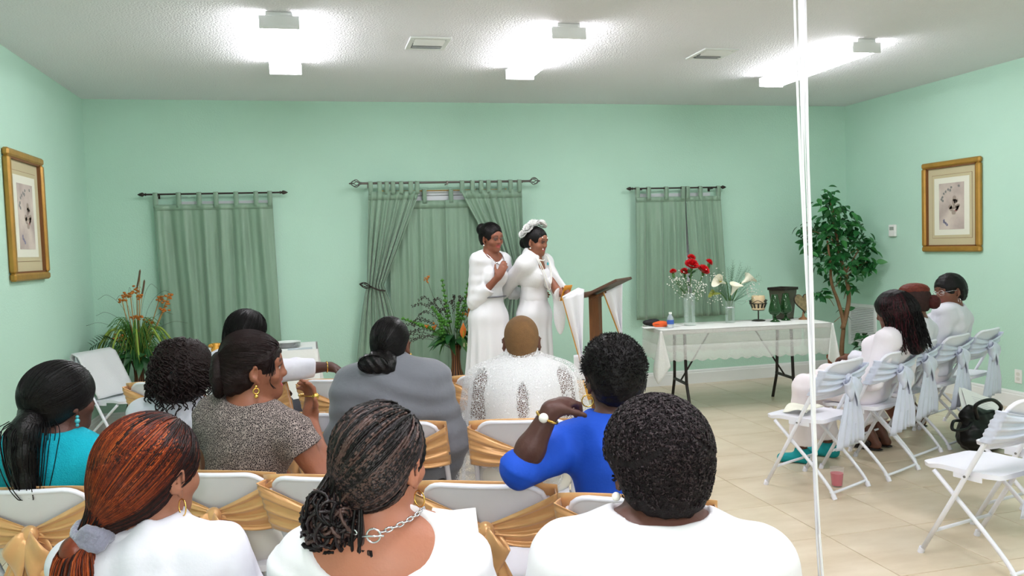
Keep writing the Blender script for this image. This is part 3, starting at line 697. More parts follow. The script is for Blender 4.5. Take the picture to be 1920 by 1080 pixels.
def lace_mat(name, col, a0, a1, scale, flower=0.0):
    m = mat(name, col, 0.85); nt = m.node_tree; N = nt.nodes; L = nt.links; b = N['Principled BSDF']
    tc = N.new('ShaderNodeTexCoord'); v = N.new('ShaderNodeTexVoronoi'); v.feature = 'DISTANCE_TO_EDGE'; v.inputs['Scale'].default_value = scale; L.new(tc.outputs['Object'], v.inputs['Vector'])
    mr = N.new('ShaderNodeMapRange'); mr.inputs['From Min'].default_value = 0.04; mr.inputs['From Max'].default_value = 0.13; mr.inputs['To Min'].default_value = a1; mr.inputs['To Max'].default_value = a0; L.new(v.outputs['Distance'], mr.inputs['Value'])
    out = mr.outputs[0]
    if flower:
        n = N.new('ShaderNodeTexVoronoi'); n.inputs['Scale'].default_value = flower; L.new(tc.outputs['Object'], n.inputs['Vector'])
        m2 = N.new('ShaderNodeMapRange'); m2.inputs['From Min'].default_value = 0.30; m2.inputs['From Max'].default_value = 0.36; m2.inputs['To Min'].default_value = 1.0; m2.inputs['To Max'].default_value = 0.0; L.new(n.outputs['Distance'], m2.inputs['Value'])
        mx = N.new('ShaderNodeMath'); mx.operation = 'MAXIMUM'; L.new(out, mx.inputs[0]); L.new(m2.outputs[0], mx.inputs[1]); out = mx.outputs[0]
    L.new(out, b.inputs['Alpha']); return m
M_lace = lace_mat('sheer_lace', (236, 238, 234), 0.12, 0.40, 190); M_laceb = lace_mat('lace_border', (240, 242, 238), 0.24, 0.50, 260); M_clothtop = mat('lace_cloth_top', (228, 230, 226), 0.85, bump=0.2, bscale=90)
t = empty('lace_tablecloth', (TC[0], TC[1], 0), ta); tag(t, 'sheer white lace tablecloth with a scalloped hem on the right table', 'tablecloth')
MB().sheet(lambda u, v: (-0.006+(TL+0.012)*u, -0.006+(TD+0.012)*v, TZ+0.0035+0.001*math.sin(17*u+9*v)), 30, 12, 0.002).build('top_cloth', M_clothtop, t, smooth=True)
def skirt(name, p0, p1, out, drop, border, nwav, m1, m2, ext0=0.0, ext1=0.0):
    p0 = np.array(p0, float); p1 = np.array(p1, float); o_ = np.array(out, float); Lw = np.linalg.norm(p1-p0)
    def dr(u): return drop+ext0*max(0, 1-u/0.13)**1.2+ext1*max(0, 1-(1-u)/0.13)**1.2
    def pos(u, d, full):
        p = p0+(p1-p0)*u+o_*(0.008+0.05*d*(0.5+0.5*math.sin(2*PI*nwav*u+1)))
        return (p[0], p[1], TZ+0.002-d)
    MB().sheet(lambda u, v: pos(u, (dr(u)-border)*v, 0), 70, 9, 0.0012).build(name, m1, t, smooth=True)
    sc = Lw/0.105
    MB().sheet(lambda u, v: pos(u, (dr(u)-border)+border*v*(0.86+0.14*abs(math.sin(PI*sc*u))), 1), 120, 5, 0.0014).build(name+'_border', m2, t, smooth=True)
skirt('front_drop', (0, 0), (TL, 0), (0, -1), 0.285, 0.15, 5, M_lace, M_laceb, 0.0, 0.0)
skirt('left_drop', (0, TD), (0, 0), (-1, 0), 0.285, 0.15, 2, M_lace, M_laceb); skirt('right_drop', (TL, 0), (TL, TD), (1, 0), 0.285, 0.15, 2, M_lace, M_laceb)
skirt('back_drop', (TL, TD), (0, TD), (0, 1), 0.285, 0.15, 5, M_lace, M_laceb)
def corner(x, y, sx, sy, nm):
    # gathered fold of cloth hanging lower at the corner
    def fn(u, v):
        a = (u-0.5)*2; d = 0.46*v*(1-0.32*abs(a)); w = 0.015+0.12*v
        fx = x+sx*(0.012+0.055*v)+(-sx*w*max(0, a))+0.012*math.sin(9*u+2)*v; fy = y+sy*(0.012+0.055*v)+(-sy*w*max(0, -a))+0.012*math.sin(11*u)*v
        return (fx, fy, TZ-d)
    MB().sheet(fn, 23, 18, 0.0015).build(nm, M_lace2, t, smooth=True)
M_lace2 = lace_mat('doubled_lace', (236, 238, 234), 0.6, 0.9, 300)
corner(0, 0, -1, -1, 'corner_fold'); corner(TL, 0, 1, -1, 'corner_fold')
# ---- things on the table
ZT = TZ+0.006
M_glass = mat('clear_glass', (214, 232, 224), 0.03, spec=1.0, alpha=0.20); M_green = mat('stem_green', (70, 110, 50), 0.6); M_leaf2 = mat('bouquet_leaf_green', (52, 104, 46), 0.5); M_red = mat('red_petal', (206, 18, 30), 0.55); M_white = mat('ivory_petal', (238, 236, 214), 0.5, subs=0.0)
M_bb = mat('baby_breath_white', (236, 234, 226), 0.8); M_water = mat('vase_water', (190, 210, 190), 0.0, trans=1.0, ior=1.2)
def leafmesh(L, W, bend=0.2, n=5, fold=0.15):
    V = []; F = []
    for i in range(n+1):
        q = i/n; w = W*math.sin(PI*min(1, q**0.8*0.98+0.02))*(1 if q < 1 else 0); z = -bend*L*q*q
        V += [(-w/2, L*q, z+fold*w), (0, L*q, z), (w/2, L*q, z+fold*w)]
    for i in range(n):
        a = 3*i; F += [(a, a+1, a+4, a+3), (a+1, a+2, a+5, a+4)]
    return V, F
def orient(d, roll=0.0):
    y = unit(d); x = np.cross(y, (0, 0, 1.0)); x = unit(x) if np.linalg.norm(x) > 1e-3 else np.array([1.0, 0, 0]); z = np.cross(x, y)
    R = np.stack([x, y, z], 1); return R @ roty(roll)
def rose(mb, c, r, ax=(0, 0, 1), seed=0):
    rg = random.Random(seed); az = unit(ax); R = orient(az); R = np.stack([R[:, 0], R[:, 2], az], 1)
    for ring, (rad, n, tilt, hh) in enumerate(((0.16, 4, 1.45, 0.95), (0.35, 6, 1.15, 0.95), (0.6, 8, 0.8, 0.9), (0.85, 9, 0.42, 0.8), (0.98, 10, 0.1, 0.6))):
        for k in range(n):
            a = 2*PI*(k+rg.random()*0.5)/n+ring; W = r*(0.55+0.25*ring*0.4); Hh = r*hh*0.75
            base = np.array([math.cos(a), math.sin(a), 0])*r*rad*0.45; out = np.array([math.cos(a), math.sin(a), 0]); sd = np.array([-math.sin(a), math.cos(a), 0])
            up = np.array([0, 0, 1.0])*math.sin(tilt)+out*math.cos(tilt)
            V = []; 
            for i in range(4):
                q = i/3; w = W*math.sin(PI*(0.25+0.6*q))*0.5
                for sg in (-1, 0, 1): V.append(base+up*Hh*q+sd*w*sg*(1+0.15*rg.random())+out*r*0.12*(abs(sg)*-0.6+q*q*0.6)+np.array([0, 0, 0.15*r*(1-rad)]))
            F = [(3*i+j, 3*i+j+1, 3*i+j+4, 3*i+j+3) for i in range(3) for j in range(2)]
            mb.add(np.array(V) @ R.T+np.array(c), F)
# carnations
vx, vy = 3.39, 6.93
t = empty('rose_vase', (vx, vy, ZT)); tag(t, 'tall clear glass vase of red flowers and tiny white sprays on the table', 'flower vase')
MB().lathe([(0.001, 0.0), (0.055, 0.0), (0.058, 0.006), (0.050, 0.03), (0.047, 0.12), (0.055, 0.30), (0.057, 0.30), (0.0505, 0.12), (0.052, 0.035), (0.04, 0.022), (0.001, 0.02)], n=20).build('vase', M_glass, t, smooth=True)
rg = random.Random(4); flowers = [(-0.155, 0.0, 0.505, 0.034), (0.02, -0.02, 0.56, 0.068), (0.045, 0.03, 0.625, 0.042), (-0.04, 0.0, 0.50, 0.042), (0.135, -0.02, 0.505, 0.064), (0.215, 0.02, 0.575, 0.044)]
for k, (x, y, z, r) in enumerate(flowers):
    mb = MB(); rose(mb, (x, y, z), r, (x*1.5, y-0.25, 0.45 if r > 0.04 else 0.8), k); fo = mb.build('flower', M_red, t, smooth=True)
    MB().lathe([(0.004, -0.045), (0.012, -0.03), (0.014, -0.01), (0.01, 0.004)], (x, y, z-0.012), 8).build('calyx', M_green, fo, smooth=True)
    MB().tube(bez([(x*0.1, 0, 0.03), (x*0.12, 0, 0.25), (x*0.7, y*0.7, z-0.12), (x, y, z-0.02)], 6), 0.0035, 6).build('stem', M_green, t, smooth=True)
mb = MB(); st = MB()
for k in range(150):
    g_ = [(-0.13, 0.42, 0.07), (0.06, 0.40, 0.075), (0.05, 0.30, 0.09), (-0.03, 0.33, 0.08)][k % 4]
    c = (g_[0]+rg.gauss(0, g_[2]*0.6), rg.gauss(0, 0.05)-0.03, g_[1]+rg.gauss(0, g_[2]*0.55)); mb.ball(c, 0.0048+0.002*rg.random(), 5, 4)
    if k % 2 == 0: st.tube([(c[0]*0.25, 0, 0.26), (c[0]*0.7, c[1]*0.7, c[2]-0.05), c], 0.0009, 3)
tag(mb.build('tiny_blossoms', M_bb, t, smooth=True), kind='stuff'); tag(st.build('spray_stems', M_green, t), kind='stuff')
lv = None
for k in range(16):
    a = rg.random()*6.3; d = np.array([math.cos(a)*0.8, math.sin(a)*0.6, 0.6*rg.random()]); V, F = leafmesh(0.09, 0.03)
    R = orient(d); mb = MB().add(np.array(V) @ R.T+np.array([math.cos(a)*0.03, math.sin(a)*0.03, 0.34+0.16*rg.random()]), F); mb.build('leaf', M_leaf2, t, smooth=True)
# calla lilies
vx, vy = 3.82, 6.96
t = empty('lily_vase', (vx, vy, ZT)); tag(t, 'clear cylinder vase of white calla lilies and feathery greens on the table', 'flower vase')
MB().lathe([(0.001, 0.0), (0.042, 0.0), (0.044, 0.004), (0.044, 0.21), (0.0415, 0.21), (0.0405, 0.016), (0.001, 0.014)], n=20).build('vase', M_glass, t, smooth=True)
MB().lathe([(0.0446, 0.140), (0.047, 0.142), (0.047, 0.150), (0.0446, 0.152)], n=20).build('wire_band', mat('silver_wire', (220, 222, 225), 0.25, metal=0.8), t, smooth=True)
def calla(mb, c, d, L=0.13, r=0.05):
    R = orient(d)
    def fn(u, v):
        a = 2*PI*u; q = v; rr = 0.008+(r-0.008)*q**1.6; tip = (0.5+0.5*math.cos(a))**2
        fl = max(0, q-0.7)/0.3
        return R @ np.array([rr*math.sin(a)*(1+0.3*fl), L*q*(1+0.45*tip*q)-fl*0.01, -rr*math.cos(a)*(1+0.5*fl)])+np.array(c)
    mb.grid(fn, 18, 9, closeu=True)
for k, (c, d) in enumerate((((-0.045, -0.01, 0.375), (-0.8, -0.35, 0.22)), ((0.0, -0.03, 0.265), (0.1, -0.6, 0.75)), ((0.13, 0.02, 0.36), (0.7, 0.1, 0.35)), ((-0.10, 0.0, 0.28), (-0.8, -0.2, 0.05)))):
    mb = MB(); calla(mb, c, d, 0.12 if k < 3 else 0.10, 0.045 if k != 3 else 0.026); fo = mb.build('calla_lily', M_white if k < 3 else mat('green_calla', (168, 176, 84), 0.5), t, smooth=True)
    R = orient(d); tip = np.array(c)+R @ np.array([0, 0.09, 0]); MB().cyl(c, tip, 0.006, 0.004, 6).build('spadix', mat('spadix_yellow', (196, 186, 60), 0.6), fo, smooth=True)
    MB().tube(bez([(c[0]*0.15, c[1]*0.2, 0.02), (c[0]*0.2, c[1]*0.3, 0.18), np.array(c)-R @ np.array([0, 0.02, 0]), np.array(c)+R @ np.array([0, 0.02, 0])], 6), 0.006, 7).build('stem', M_green, t, smooth=True)
mb = MB(); fe = MB()
for k in range(110):
    g_ = [(-0.13, 0.42), (-0.14, 0.24), (0.2, 0.31), (0.26, 0.28)][k % 4]; c = (g_[0]+rg.gauss(0, 0.035), rg.gauss(0, 0.04), g_[1]+rg.gauss(0, 0.04)); mb.ball(c, 0.004+0.002*rg.random(), 5, 4)
    if k % 2 == 0: fe.tube([(c[0]*0.2, 0, 0.2), (c[0]*0.7, c[1]*0.7, c[2]-0.03), c], 0.0008, 3)
for k in range(26):
    a = rg.random()*PI*0.9+0.15; l = 0.22+0.14*rg.random(); e = np.array([math.cos(a)*l*0.8+0.06, rg.gauss(0, 0.05), 0.24+math.sin(a)*l]); s0 = np.array([0.01, 0, 0.2]); m0 = (s0+e)/2+np.array([0, 0, 0.03])
    P = bez([s0, m0, e], 6); fe.tube(P, 0.0010, 3)
    for q in range(4, 13):
        for s in (-1, 1):
            p = P[q]; dd = unit(P[min(q+1, 12)]-P[q-1]); sd = np.cross(dd, (0, 1, 0))*s; fe.tube([p, p+dd*0.02+sd*0.022], [0.0009, 0.0004], 3)
tag(mb.build('tiny_blossoms', M_bb, t, smooth=True), kind='stuff'); tag(fe.build('feathery_greens', mat('asparagus_fern', (84, 120, 92), 0.7), t), kind='stuff')
# candle holder
M_iron = mat('dark_wrought_iron', (50, 44, 38), 0.5, metal=0.5)
cx, cy = 4.13, 6.98; t = empty('candle_holder', (cx, cy, ZT)); tag(t, 'dark iron basket candle stand on the lace tablecloth', 'candle holder')
MB().lathe([(0.001, 0), (0.062, 0), (0.064, 0.004), (0.04, 0.012), (0.001, 0.014)], n=20).build('foot', M_iron, t, auto=40)
MB().cyl((0, 0, 0.01), (0, 0, 0.105), 0.006).build('stem', M_iron, t, auto=40); MB().lathe([(0.001, 0.100), (0.052, 0.100), (0.055, 0.108), (0.001, 0.108)], n=20).build('tray', M_iron, t, auto=40)
for k in range(12):
    a = 2*PI*k/12; ca, sa = math.cos(a), math.sin(a); MB().box((0.066*ca, 0.066*sa, 0.137), (0.003, 0.016, 0.066), R=rotz(a) @ roty(0.42)).build('strap', M_iron, t)
MB().tube([(0.080*math.cos(a), 0.080*math.sin(a), 0.168) for a in np.linspace(0, 2*PI, 25)[:-1]], 0.004, 6, closed=True).build('ring', M_iron, t, smooth=True)
for k in range(4):
    a = 2*PI*k/4+0.2; P = []
    for q in np.linspace(0, 1, 14):
        rr = 0.016*(1-q*0.75); b = q*3*PI; P.append(((0.082+0.012+rr*math.cos(b+PI))*math.cos(a), (0.082+0.012+rr*math.cos(b+PI))*math.sin(a), 0.185+rr*math.sin(b)))
    MB().tube(P, 0.003, 5).build('scroll', M_iron, t, smooth=True)
    a2 = a+PI/4; MB().tube(bez([(0.08*math.cos(a+0.1), 0.08*math.sin(a+0.1), 0.17), (0.083*math.cos(a2), 0.083*math.sin(a2), 0.198), (0.08*math.cos(a2+0.6), 0.08*math.sin(a2+0.6), 0.175)], 6), 0.003, 5).build('scroll', M_iron, t, smooth=True)
t = empty('pillar_candle', (cx, cy, ZT+0.108)); tag(t, 'thick ivory pillar candle in the iron basket stand', 'candle')
MB().lathe([(0.001, 0), (0.060, 0.0), (0.062, 0.004), (0.062, 0.125), (0.058, 0.132), (0.045, 0.128), (0.001, 0.122)], n=24).build('wax', mat('ivory_wax', (224, 200, 160), 0.5, subs=0.0), t, auto=40); MB().cyl((0, 0, 0.122), (0.002, 0, 0.137), 0.0015).build('wick', M_iron, t)
# green goblets
M_gg = mat('green_glass', (64, 122, 66), 0.03, trans=0.75, ior=1.45)
for k, (x, y, s, l) in enumerate(((4.215, 6.83, 1.0, 'green glass goblet in front, nearer the candle stand'), (4.36, 6.88, 0.97, 'green glass goblet before the dark square lantern'))):
    t = empty('glass_goblet', (x, y, ZT)); tag(t, l, 'goblet', 'green glass goblets')
    MB().lathe([(0.001, 0), (0.046*s, 0), (0.046*s, 0.003), (0.018*s, 0.02), (0.010*s, 0.042)], n=20).build('foot', M_gg, t, smooth=True)
    MB().lathe([(0.010*s, 0.042), (0.011*s, 0.055), (0.02*s, 0.06)], n=16).build('stem', M_gg, t, smooth=True)
    MB().lathe([(0.02*s, 0.058), (0.046*s, 0.072), (0.058*s, 0.095), (0.056*s, 0.12), (0.042*s, 0.18), (0.028*s, 0.255), (0.026*s, 0.255), (0.040*s, 0.18), (0.053*s, 0.12), (0.055*s, 0.096), (0.044*s, 0.076), (0.001, 0.066)], n=20).build('bowl', M_gg, t, smooth=True)
# lantern
t = empty('square_lantern', (4.42, 7.02, ZT), 0.35); tag(t, 'dark smoky square flared lantern vase with a black rim', 'lantern')
M_smoke = mat('smoky_panel', (92, 92, 76), 0.25, trans=0.25, var=0.2, vscale=14)
for k in range(4):
    R = rotz(k*PI/2); a0, a1 = 0.068, 0.092
    V = np.array([(-a0, -a0, 0.01), (a0, -a0, 0.01), (a1, -a1, 0.285), (-a1, -a1, 0.285), (-a0+0.004, -a0+0.004, 0.01), (a0-0.004, -a0+0.004, 0.01), (a1-0.004, -a1+0.004, 0.285), (-a1+0.004, -a1+0.004, 0.285)]) @ R.T
    MB().add(V, [(0, 1, 2, 3), (7, 6, 5, 4), (0, 4, 5, 1), (3, 2, 6, 7), (0, 3, 7, 4), (1, 5, 6, 2)]).build('side_panel', M_smoke, t)
    MB().box(R @ np.array([0, -0.097, 0.294]), (0.204, 0.012, 0.026), 0.003, R=R).build('rim', M_iron, t)
MB().box((0, 0, 0.005), (0.14, 0.14, 0.01), 0.002).build('base', M_iron, t)
# heart dish on stand
t = empty('heart_dish', (4.535, 6.86, ZT), 0.15); tag(t, 'heart-shaped mottled dish on a small scrolled stand at the table end', 'ornament')
P = []
for a in np.linspace(0, 2*PI, 41)[:-1]: P.append((0.0062*16*math.sin(a)**3, 0.0062*(13*math.cos(a)-5*math.cos(2*a)-2*math.cos(3*a)-math.cos(4*a))))
Rh = np.array([[1.0, 0, 0], [0, 0, -1], [0, 1, 0]])
MB().prism(P, -0.008, 0.008, R=rotx(-0.2) @ Rh, c=(0, 0, 0.165)).build('heart_plate', mat('mottled_bronze_plate', (140, 122, 90), 0.4, metal=0.2, var=0.5, vscale=35), t)
q3 = np.array([(x, 0, y) for x, y in P]) @ rotx(-0.2).T+np.array([0, 0, 0.165]); MB().tube(q3, 0.006, 6, closed=True).build('rim', M_iron, t, smooth=True)
MB().lathe([(0.001, 0), (0.045, 0), (0.043, 0.008), (0.014, 0.028), (0.007, 0.06), (0.007, 0.075)], n=16).build('foot', mat('copper_foot', (150, 110, 76), 0.4, metal=0.4), t, auto=40)
MB().tube([(0.03+0.035*q+0.016*math.cos(q*7), 0, 0.075+0.012*math.sin(q*7)) for q in np.linspace(0, 1, 12)], 0.003, 5).build('scroll', M_iron, t, smooth=True)
# water bottle, orange pouch, black case, papers
bx, by = 3.15, 6.83; t = empty('water_bottle', (bx, by, ZT)); tag(t, 'small clear plastic water bottle with a blue label', 'bottle')
MB().lathe([(0.001, 0), (0.028, 0.0), (0.031, 0.006), (0.031, 0.085), (0.026, 0.10), (0.013, 0.12), (0.012, 0.128)], n=18).build('bottle_body', mat('clear_plastic', (226, 236, 242), 0.05, spec=0.9, alpha=0.35), t, smooth=True)
MB().lathe([(0.0315, 0.035), (0.0318, 0.036), (0.0318, 0.072), (0.0315, 0.073)], n=18).build('label_wrap', mat('bottle_label_blue', (60, 96, 176), 0.4), t, smooth=True); MB().lathe([(0.014, 0.125), (0.0145, 0.127), (0.0145, 0.143), (0.001, 0.144)], n=16).build('cap', M_plastic, t, auto=40)
def pouch(name, c, r, col, label, rz, cat, k=0.7):
    me, V = sdf_mesh('pouch_shell', [ell((0, 0, r[2]), r), ell((r[0]*0.35, 0, r[2]*0.9), (r[0]*0.6, r[1]*0.85, r[2]*0.8), k=0.03)], 0.006, disp=lambda p: 0.003*wob(p, 90))
    t = empty(name, c, rz); tag(t, label, cat); link('shell', me, mat(name+'_fabric', col, 0.6), t)
    MB().tube(bez([(-r[0]*0.8, -r[1]*0.75, r[2]*1.1), (0, -r[1]*1.0, r[2]*1.05), (r[0]*0.75, -r[1]*0.75, r[2]*1.0)], 6), 0.002, 5).build('zip', mat('dark_zip', (40, 38, 38), 0.5), t)
pouch('glasses_pouch', (3.09, 6.93, ZT), (0.07, 0.035, 0.028), (226, 92, 34), 'bright orange soft pouch beside the water bottle', -0.15, 'pouch')
pouch('spectacle_case', (3.06, 7.06, ZT+0.006), (0.085, 0.04, 0.030), (32, 32, 36), 'black case lying behind the orange pouch', 0.0, 'case')
M_paper = mat('white_paper', (238, 238, 236), 0.8)
for k, (x, y, a, l) in enumerate(((3.26, 7.0, 0.3, 'white paper sheet lying behind the water bottle'), (3.03, 6.93, -0.2, 'white paper sheet under the orange pouch'))):
    o = MB().sheet(lambda u, v: ((u-0.5)*0.21, (v-0.5)*0.15, 0.003+0.012*(1-k)*max(0, u-0.6)*v), 8, 6, 0.0015).build('paper_sheet', M_paper, None, smooth=True, loc=(x, y, ZT), rz=a); tag(o, l, 'paper', 'loose papers on the table')
# ================================================================== LECTERN WITH DRAPE
M_wood = mat('stained_wood', (112, 70, 36), 0.5, var=0.35, vscale=6, stretch=(8, 8, 0.7), bump=0.05); M_wood2 = mat('dark_wood_top', (92, 66, 50), 0.45, var=0.25, vscale=6, stretch=(1, 8, 1))
t = empty('lectern', (2.265, 6.36, 0), math.radians(-40)); tag(t, 'wooden lectern with a slanted dark top and square post', 'lectern')
Rb = roty(math.radians(-24)); bc_ = np.array((0.08, 0.062, 1.185))
MB().box(bc_, (0.34, 0.40, 0.022), 0.003, R=Rb).build('reading_board', M_wood2, t)
MB().box(bc_+Rb @ np.array([-0.16, 0, 0.022]), (0.018, 0.40, 0.025), 0.003, R=Rb).build('book_ledge', M_wood2, t)
MB().box((0, 0, 0.59), (0.085, 0.085, 1.08), 0.004).build('post', M_wood, t); MB().box((0.04, 0.03, 1.125), (0.16, 0.16, 0.02), 0.003, R=Rb).build('top_plate', M_wood, t)
MB().box((0, 0, 0.0245), (0.10, 0.42, 0.049), 0.006).box((0, 0, 0.0245), (0.40, 0.10, 0.049), 0.006).build('base', M_wood, t)
M_drape = mat('white_satin_drape', (230, 230, 236), 0.38, sheen=0.3); M_trim = mat('gold_trim', (206, 150, 60), 0.35, metal=0.3)
o = empty('lectern_drape', (2.28, 6.30, 0)); tag(o, 'white satin drape with gold edging hung over the lectern', 'drape')
def fall(A, B, T_, nm, trim=True, n=16):
    A, B, T_ = np.array(A, float), np.array(B, float), np.array(T_, float)
    def fn(u, v):
        p = A+(B-A)*u; q = v*(1-0.35*abs(u-0.8)*(1-v)); w = p+(T_-p)*q; return tuple(w+np.array([0, 0.022*math.sin(10*u+1)*(0.3+v), 0]))
    MB().sheet(fn, n, 18, 0.0025).build(nm, M_drape, o, smooth=True)
    if trim: P = [fn(0.0, v) for v in np.linspace(0, 1, 14)]; MB().tube(P, 0.010, 6, flat=0.4).build('edging', M_trim, o, smooth=True)
fall((-0.335, -0.06, 1.125), (-0.155, -0.07, 1.182), (-0.20, -0.08, 0.60), 'left_fall'); fall((0.02, -0.05, 1.15), (0.195, -0.02, 1.215), (0.155, -0.06, 0.79), 'right_fall')
MB().sheet(lambda u, v: (-0.335+0.19*u, -0.06+0.16*v*u, 1.127+0.056*u+0.01*v), 7, 6, 0.0025).build('side_lap', M_drape, o, smooth=True)
MB().sheet(lambda u, v: (-0.26+0.13*u+0.02*math.sin(5*u), -0.08+0.02*math.sin(6*u), 0.66-0.26*v*(0.7+0.3*u)), 9, 8, 0.003).build('tail', M_drape, o, smooth=True)
MB().sheet(lambda u, v: (-0.28+0.16*u, -0.075+0.02*math.sin(6*u), 0.45-0.16*v), 7, 6, 0.003).build('gold_tail', M_trim, o, smooth=True)
# ================================================================== LEFT SERVING TABLE
t = empty('serving_table', (-0.52, 7.25, 0)); tag(t, 'small serving table below the left window', 'table')
MB().box((0, 0, 0.73), (1.02, 0.55, 0.035), 0.006).build('tabletop', M_tt, t)
for x in (-0.45, 0.45):
    for y in (-0.22, 0.22): MB().box((x, y, 0.356), (0.04, 0.04, 0.712), 0.004).build('leg', M_leg, t)
M_cloth = mat('white_table_linen', (232, 234, 232), 0.85, bump=0.1, bscale=50)
o = empty('table_linen', (-0.52, 7.25, 0)); tag(o, 'plain white cloth draped over the left serving table', 'tablecloth')
MB().sheet(lambda u, v: ((u-0.5)*1.06, (v-0.5)*0.59, 0.7515), 4, 4, 0.003).build('top_cloth', M_cloth, o)
def lin_sk(u, v):
    per = [(-0.53, -0.295), (0.53, -0.295), (0.53, 0.295), (-0.53, 0.295)]; f = u*4; i = int(f) % 4; q = f-int(f); a, b = per[i], per[(i+1) % 4]
    x = a[0]+(b[0]-a[0])*q; y = a[1]+(b[1]-a[1])*q; l = math.hypot(x, y); w = 0.015+0.02*math.sin(u*70)*v+0.035*v
    return (x+x/l*w*1.0, y+y/l*w*0.7, 0.752-0.42*v)
MB().grid(lin_sk, 128, 9, closeu=True).build('skirt', M_cloth, o, smooth=True)
# plates, ribboned box, papers on it
pl = None
for k in range(5):
    p = MB().lathe([(0.001, 0), (0.06, 0), (0.105, 0.012), (0.107, 0.014), (0.06, 0.005), (0.001, 0.004)], n=24)
    if pl is None: pl = p.build('plate', mat('white_porcelain', (240, 240, 240), 0.25), None, auto=40); q = pl
    else: q = link('plate', pl.data, None)
    q.location = (-0.22, 7.18, 0.754+k*0.009); tag(q, ['lowest', 'second lowest', 'middle', 'second highest', 'top'][k]+' white plate of the stack on the serving table', 'plate', 'stacked plates on the serving table')
o = empty('gift_box', (-0.34, 7.1, 0.754), 0.3); tag(o, 'small white box with a gold ribbon in front of the plates', 'box')
MB().box((0, 0, 0.025), (0.09, 0.09, 0.05), 0.003).build('box_body', M_paper, o); MB().box((0, 0, 0.025), (0.095, 0.02, 0.053)).box((0, 0, 0.025), (0.02, 0.095, 0.053)).ball((0, 0, 0.058), (0.03, 0.018, 0.012), 8, 6).build('ribbon', M_trim, o)
o = empty('gold_bow_favor', (-0.80, 7.15, 0.754)); tag(o, 'small gold bow favour on the left end of the serving table', 'favour')
MB().lathe([(0.001, 0), (0.035, 0), (0.04, 0.03), (0.02, 0.05), (0.03, 0.075), (0.001, 0.07)], n=14).build('pouch', M_trim, o, smooth=True); MB().ball((-0.03, 0, 0.055), (0.03, 0.012, 0.018), 10, 6).ball((0.03, 0, 0.055), (0.03, 0.012, 0.018), 10, 6).build('bow', M_trim, o, smooth=True)
o = MB().box((-0.12, 7.02, 0.7555), (0.2, 0.12, 0.003)).build('paper_sheet', mat('grey_printed_paper', (190, 200, 205), 0.8)); tag(o, 'grey-blue printed sheet at the right end of the serving table', 'paper')
# ================================================================== RIBBONS NEAR THE CAMERA
M_rib = mat('white_curling_ribbon', (244, 244, 248), 0.35, sheen=0.2); rg = random.Random(12)
zs = [2.99, 2.159, 1.747, 1.39, 1.06, 0.785, 0.60]; xs = [1.283, 1.264, 1.255, 1.249, 1.244, 1.246, 1.250]; ys = [1.92, 1.887, 1.867, 1.85, 1.834, 1.819, 1.806]
for k in range(9):
    ph = rg.random()*6.3; off = (k-4)*0.0022; zend = 0.62+0.22*rg.random()*(k % 3)
    def rib(u, v, k=k, ph=ph, off=off, zend=zend):
        z = 2.99+(zend-2.99)*v; i = np.interp(-z, [-a for a in zs], range(7)); x = np.interp(i, range(7), xs); y = np.interp(i, range(7), ys)
        sp = 0.9+0.6*math.sin(3.1*v+0.6)+1.2*max(0, v-0.75); a = ph+5*v+k
        return (x+off*sp*1.5+0.004*math.sin(6*v+ph)+(u-0.5)*0.0068*math.cos(a*0.5), y+0.007*math.sin(5*v+ph*2)+k*0.003+(u-0.5)*0.0055*math.sin(a*0.5), z)
    o = MB().sheet(rib, 3, 46, 0.0006).build('balloon_ribbon', M_rib, None, smooth=True)
    tag(o, 'white curling ribbon in the bunch hanging from the ceiling near the camera', 'ribbon', 'bunch of hanging ribbons')
# ================================================================== PLANTS
M_vase = mat('striped_brown_vase', (104, 62, 34), 0.4); 
def vase_mat():
    nt = M_vase.node_tree; N = nt.nodes; L = nt.links; b = N['Principled BSDF']; tc = N.new('ShaderNodeTexCoord'); w = N.new('ShaderNodeTexNoise')
    sp = N.new('ShaderNodeSeparateXYZ'); L.new(tc.outputs['Object'], sp.inputs[0]); at = N.new('ShaderNodeMath'); at.operation = 'ARCTAN2'; L.new(sp.outputs[0], at.inputs[0]); L.new(sp.outputs[1], at.inputs[1])
    mu = N.new('ShaderNodeMath'); mu.operation = 'MULTIPLY'; mu.inputs[1].default_value = 14; L.new(at.outputs[0], mu.inputs[0]); si = N.new('ShaderNodeMath'); si.operation = 'SINE'; L.new(mu.outputs[0], si.inputs[0])
    rp = N.new('ShaderNodeValToRGB'); e = rp.color_ramp.elements; e[0].position = 0.2; e[1].position = 0.8; e[0].color = srgb((64, 34, 18)); e[1].color = srgb((150, 96, 52)); L.new(si.outputs[0], rp.inputs[0]); L.new(rp.outputs[0], b.inputs['Base Color'])
vase_mat()
def tall_vase(x, y, label):
    t = empty('floor_vase', (x, y, 0)); tag(t, label, 'vase', 'tall striped floor vases'); pf = [(0.001, 0), (0.075, 0.0), (0.085, 0.012), (0.115, 0.07), (0.135, 0.15), (0.130, 0.22), (0.105, 0.30), (0.068, 0.37), (0.046, 0.44), (0.040, 0.52), (0.044, 0.60), (0.062, 0.66), (0.056, 0.66), (0.038, 0.60), (0.034, 0.50)]
    MB().lathe(pf, n=32).build('vase_body', M_vase, t, smooth=True); MB().tube([(0.060*math.cos(a), 0.060*math.sin(a), 0.66) for a in np.linspace(0, 2*PI, 25)[:-1]], 0.005, 6, closed=True).build('lip', M_vase, t, smooth=True); return t
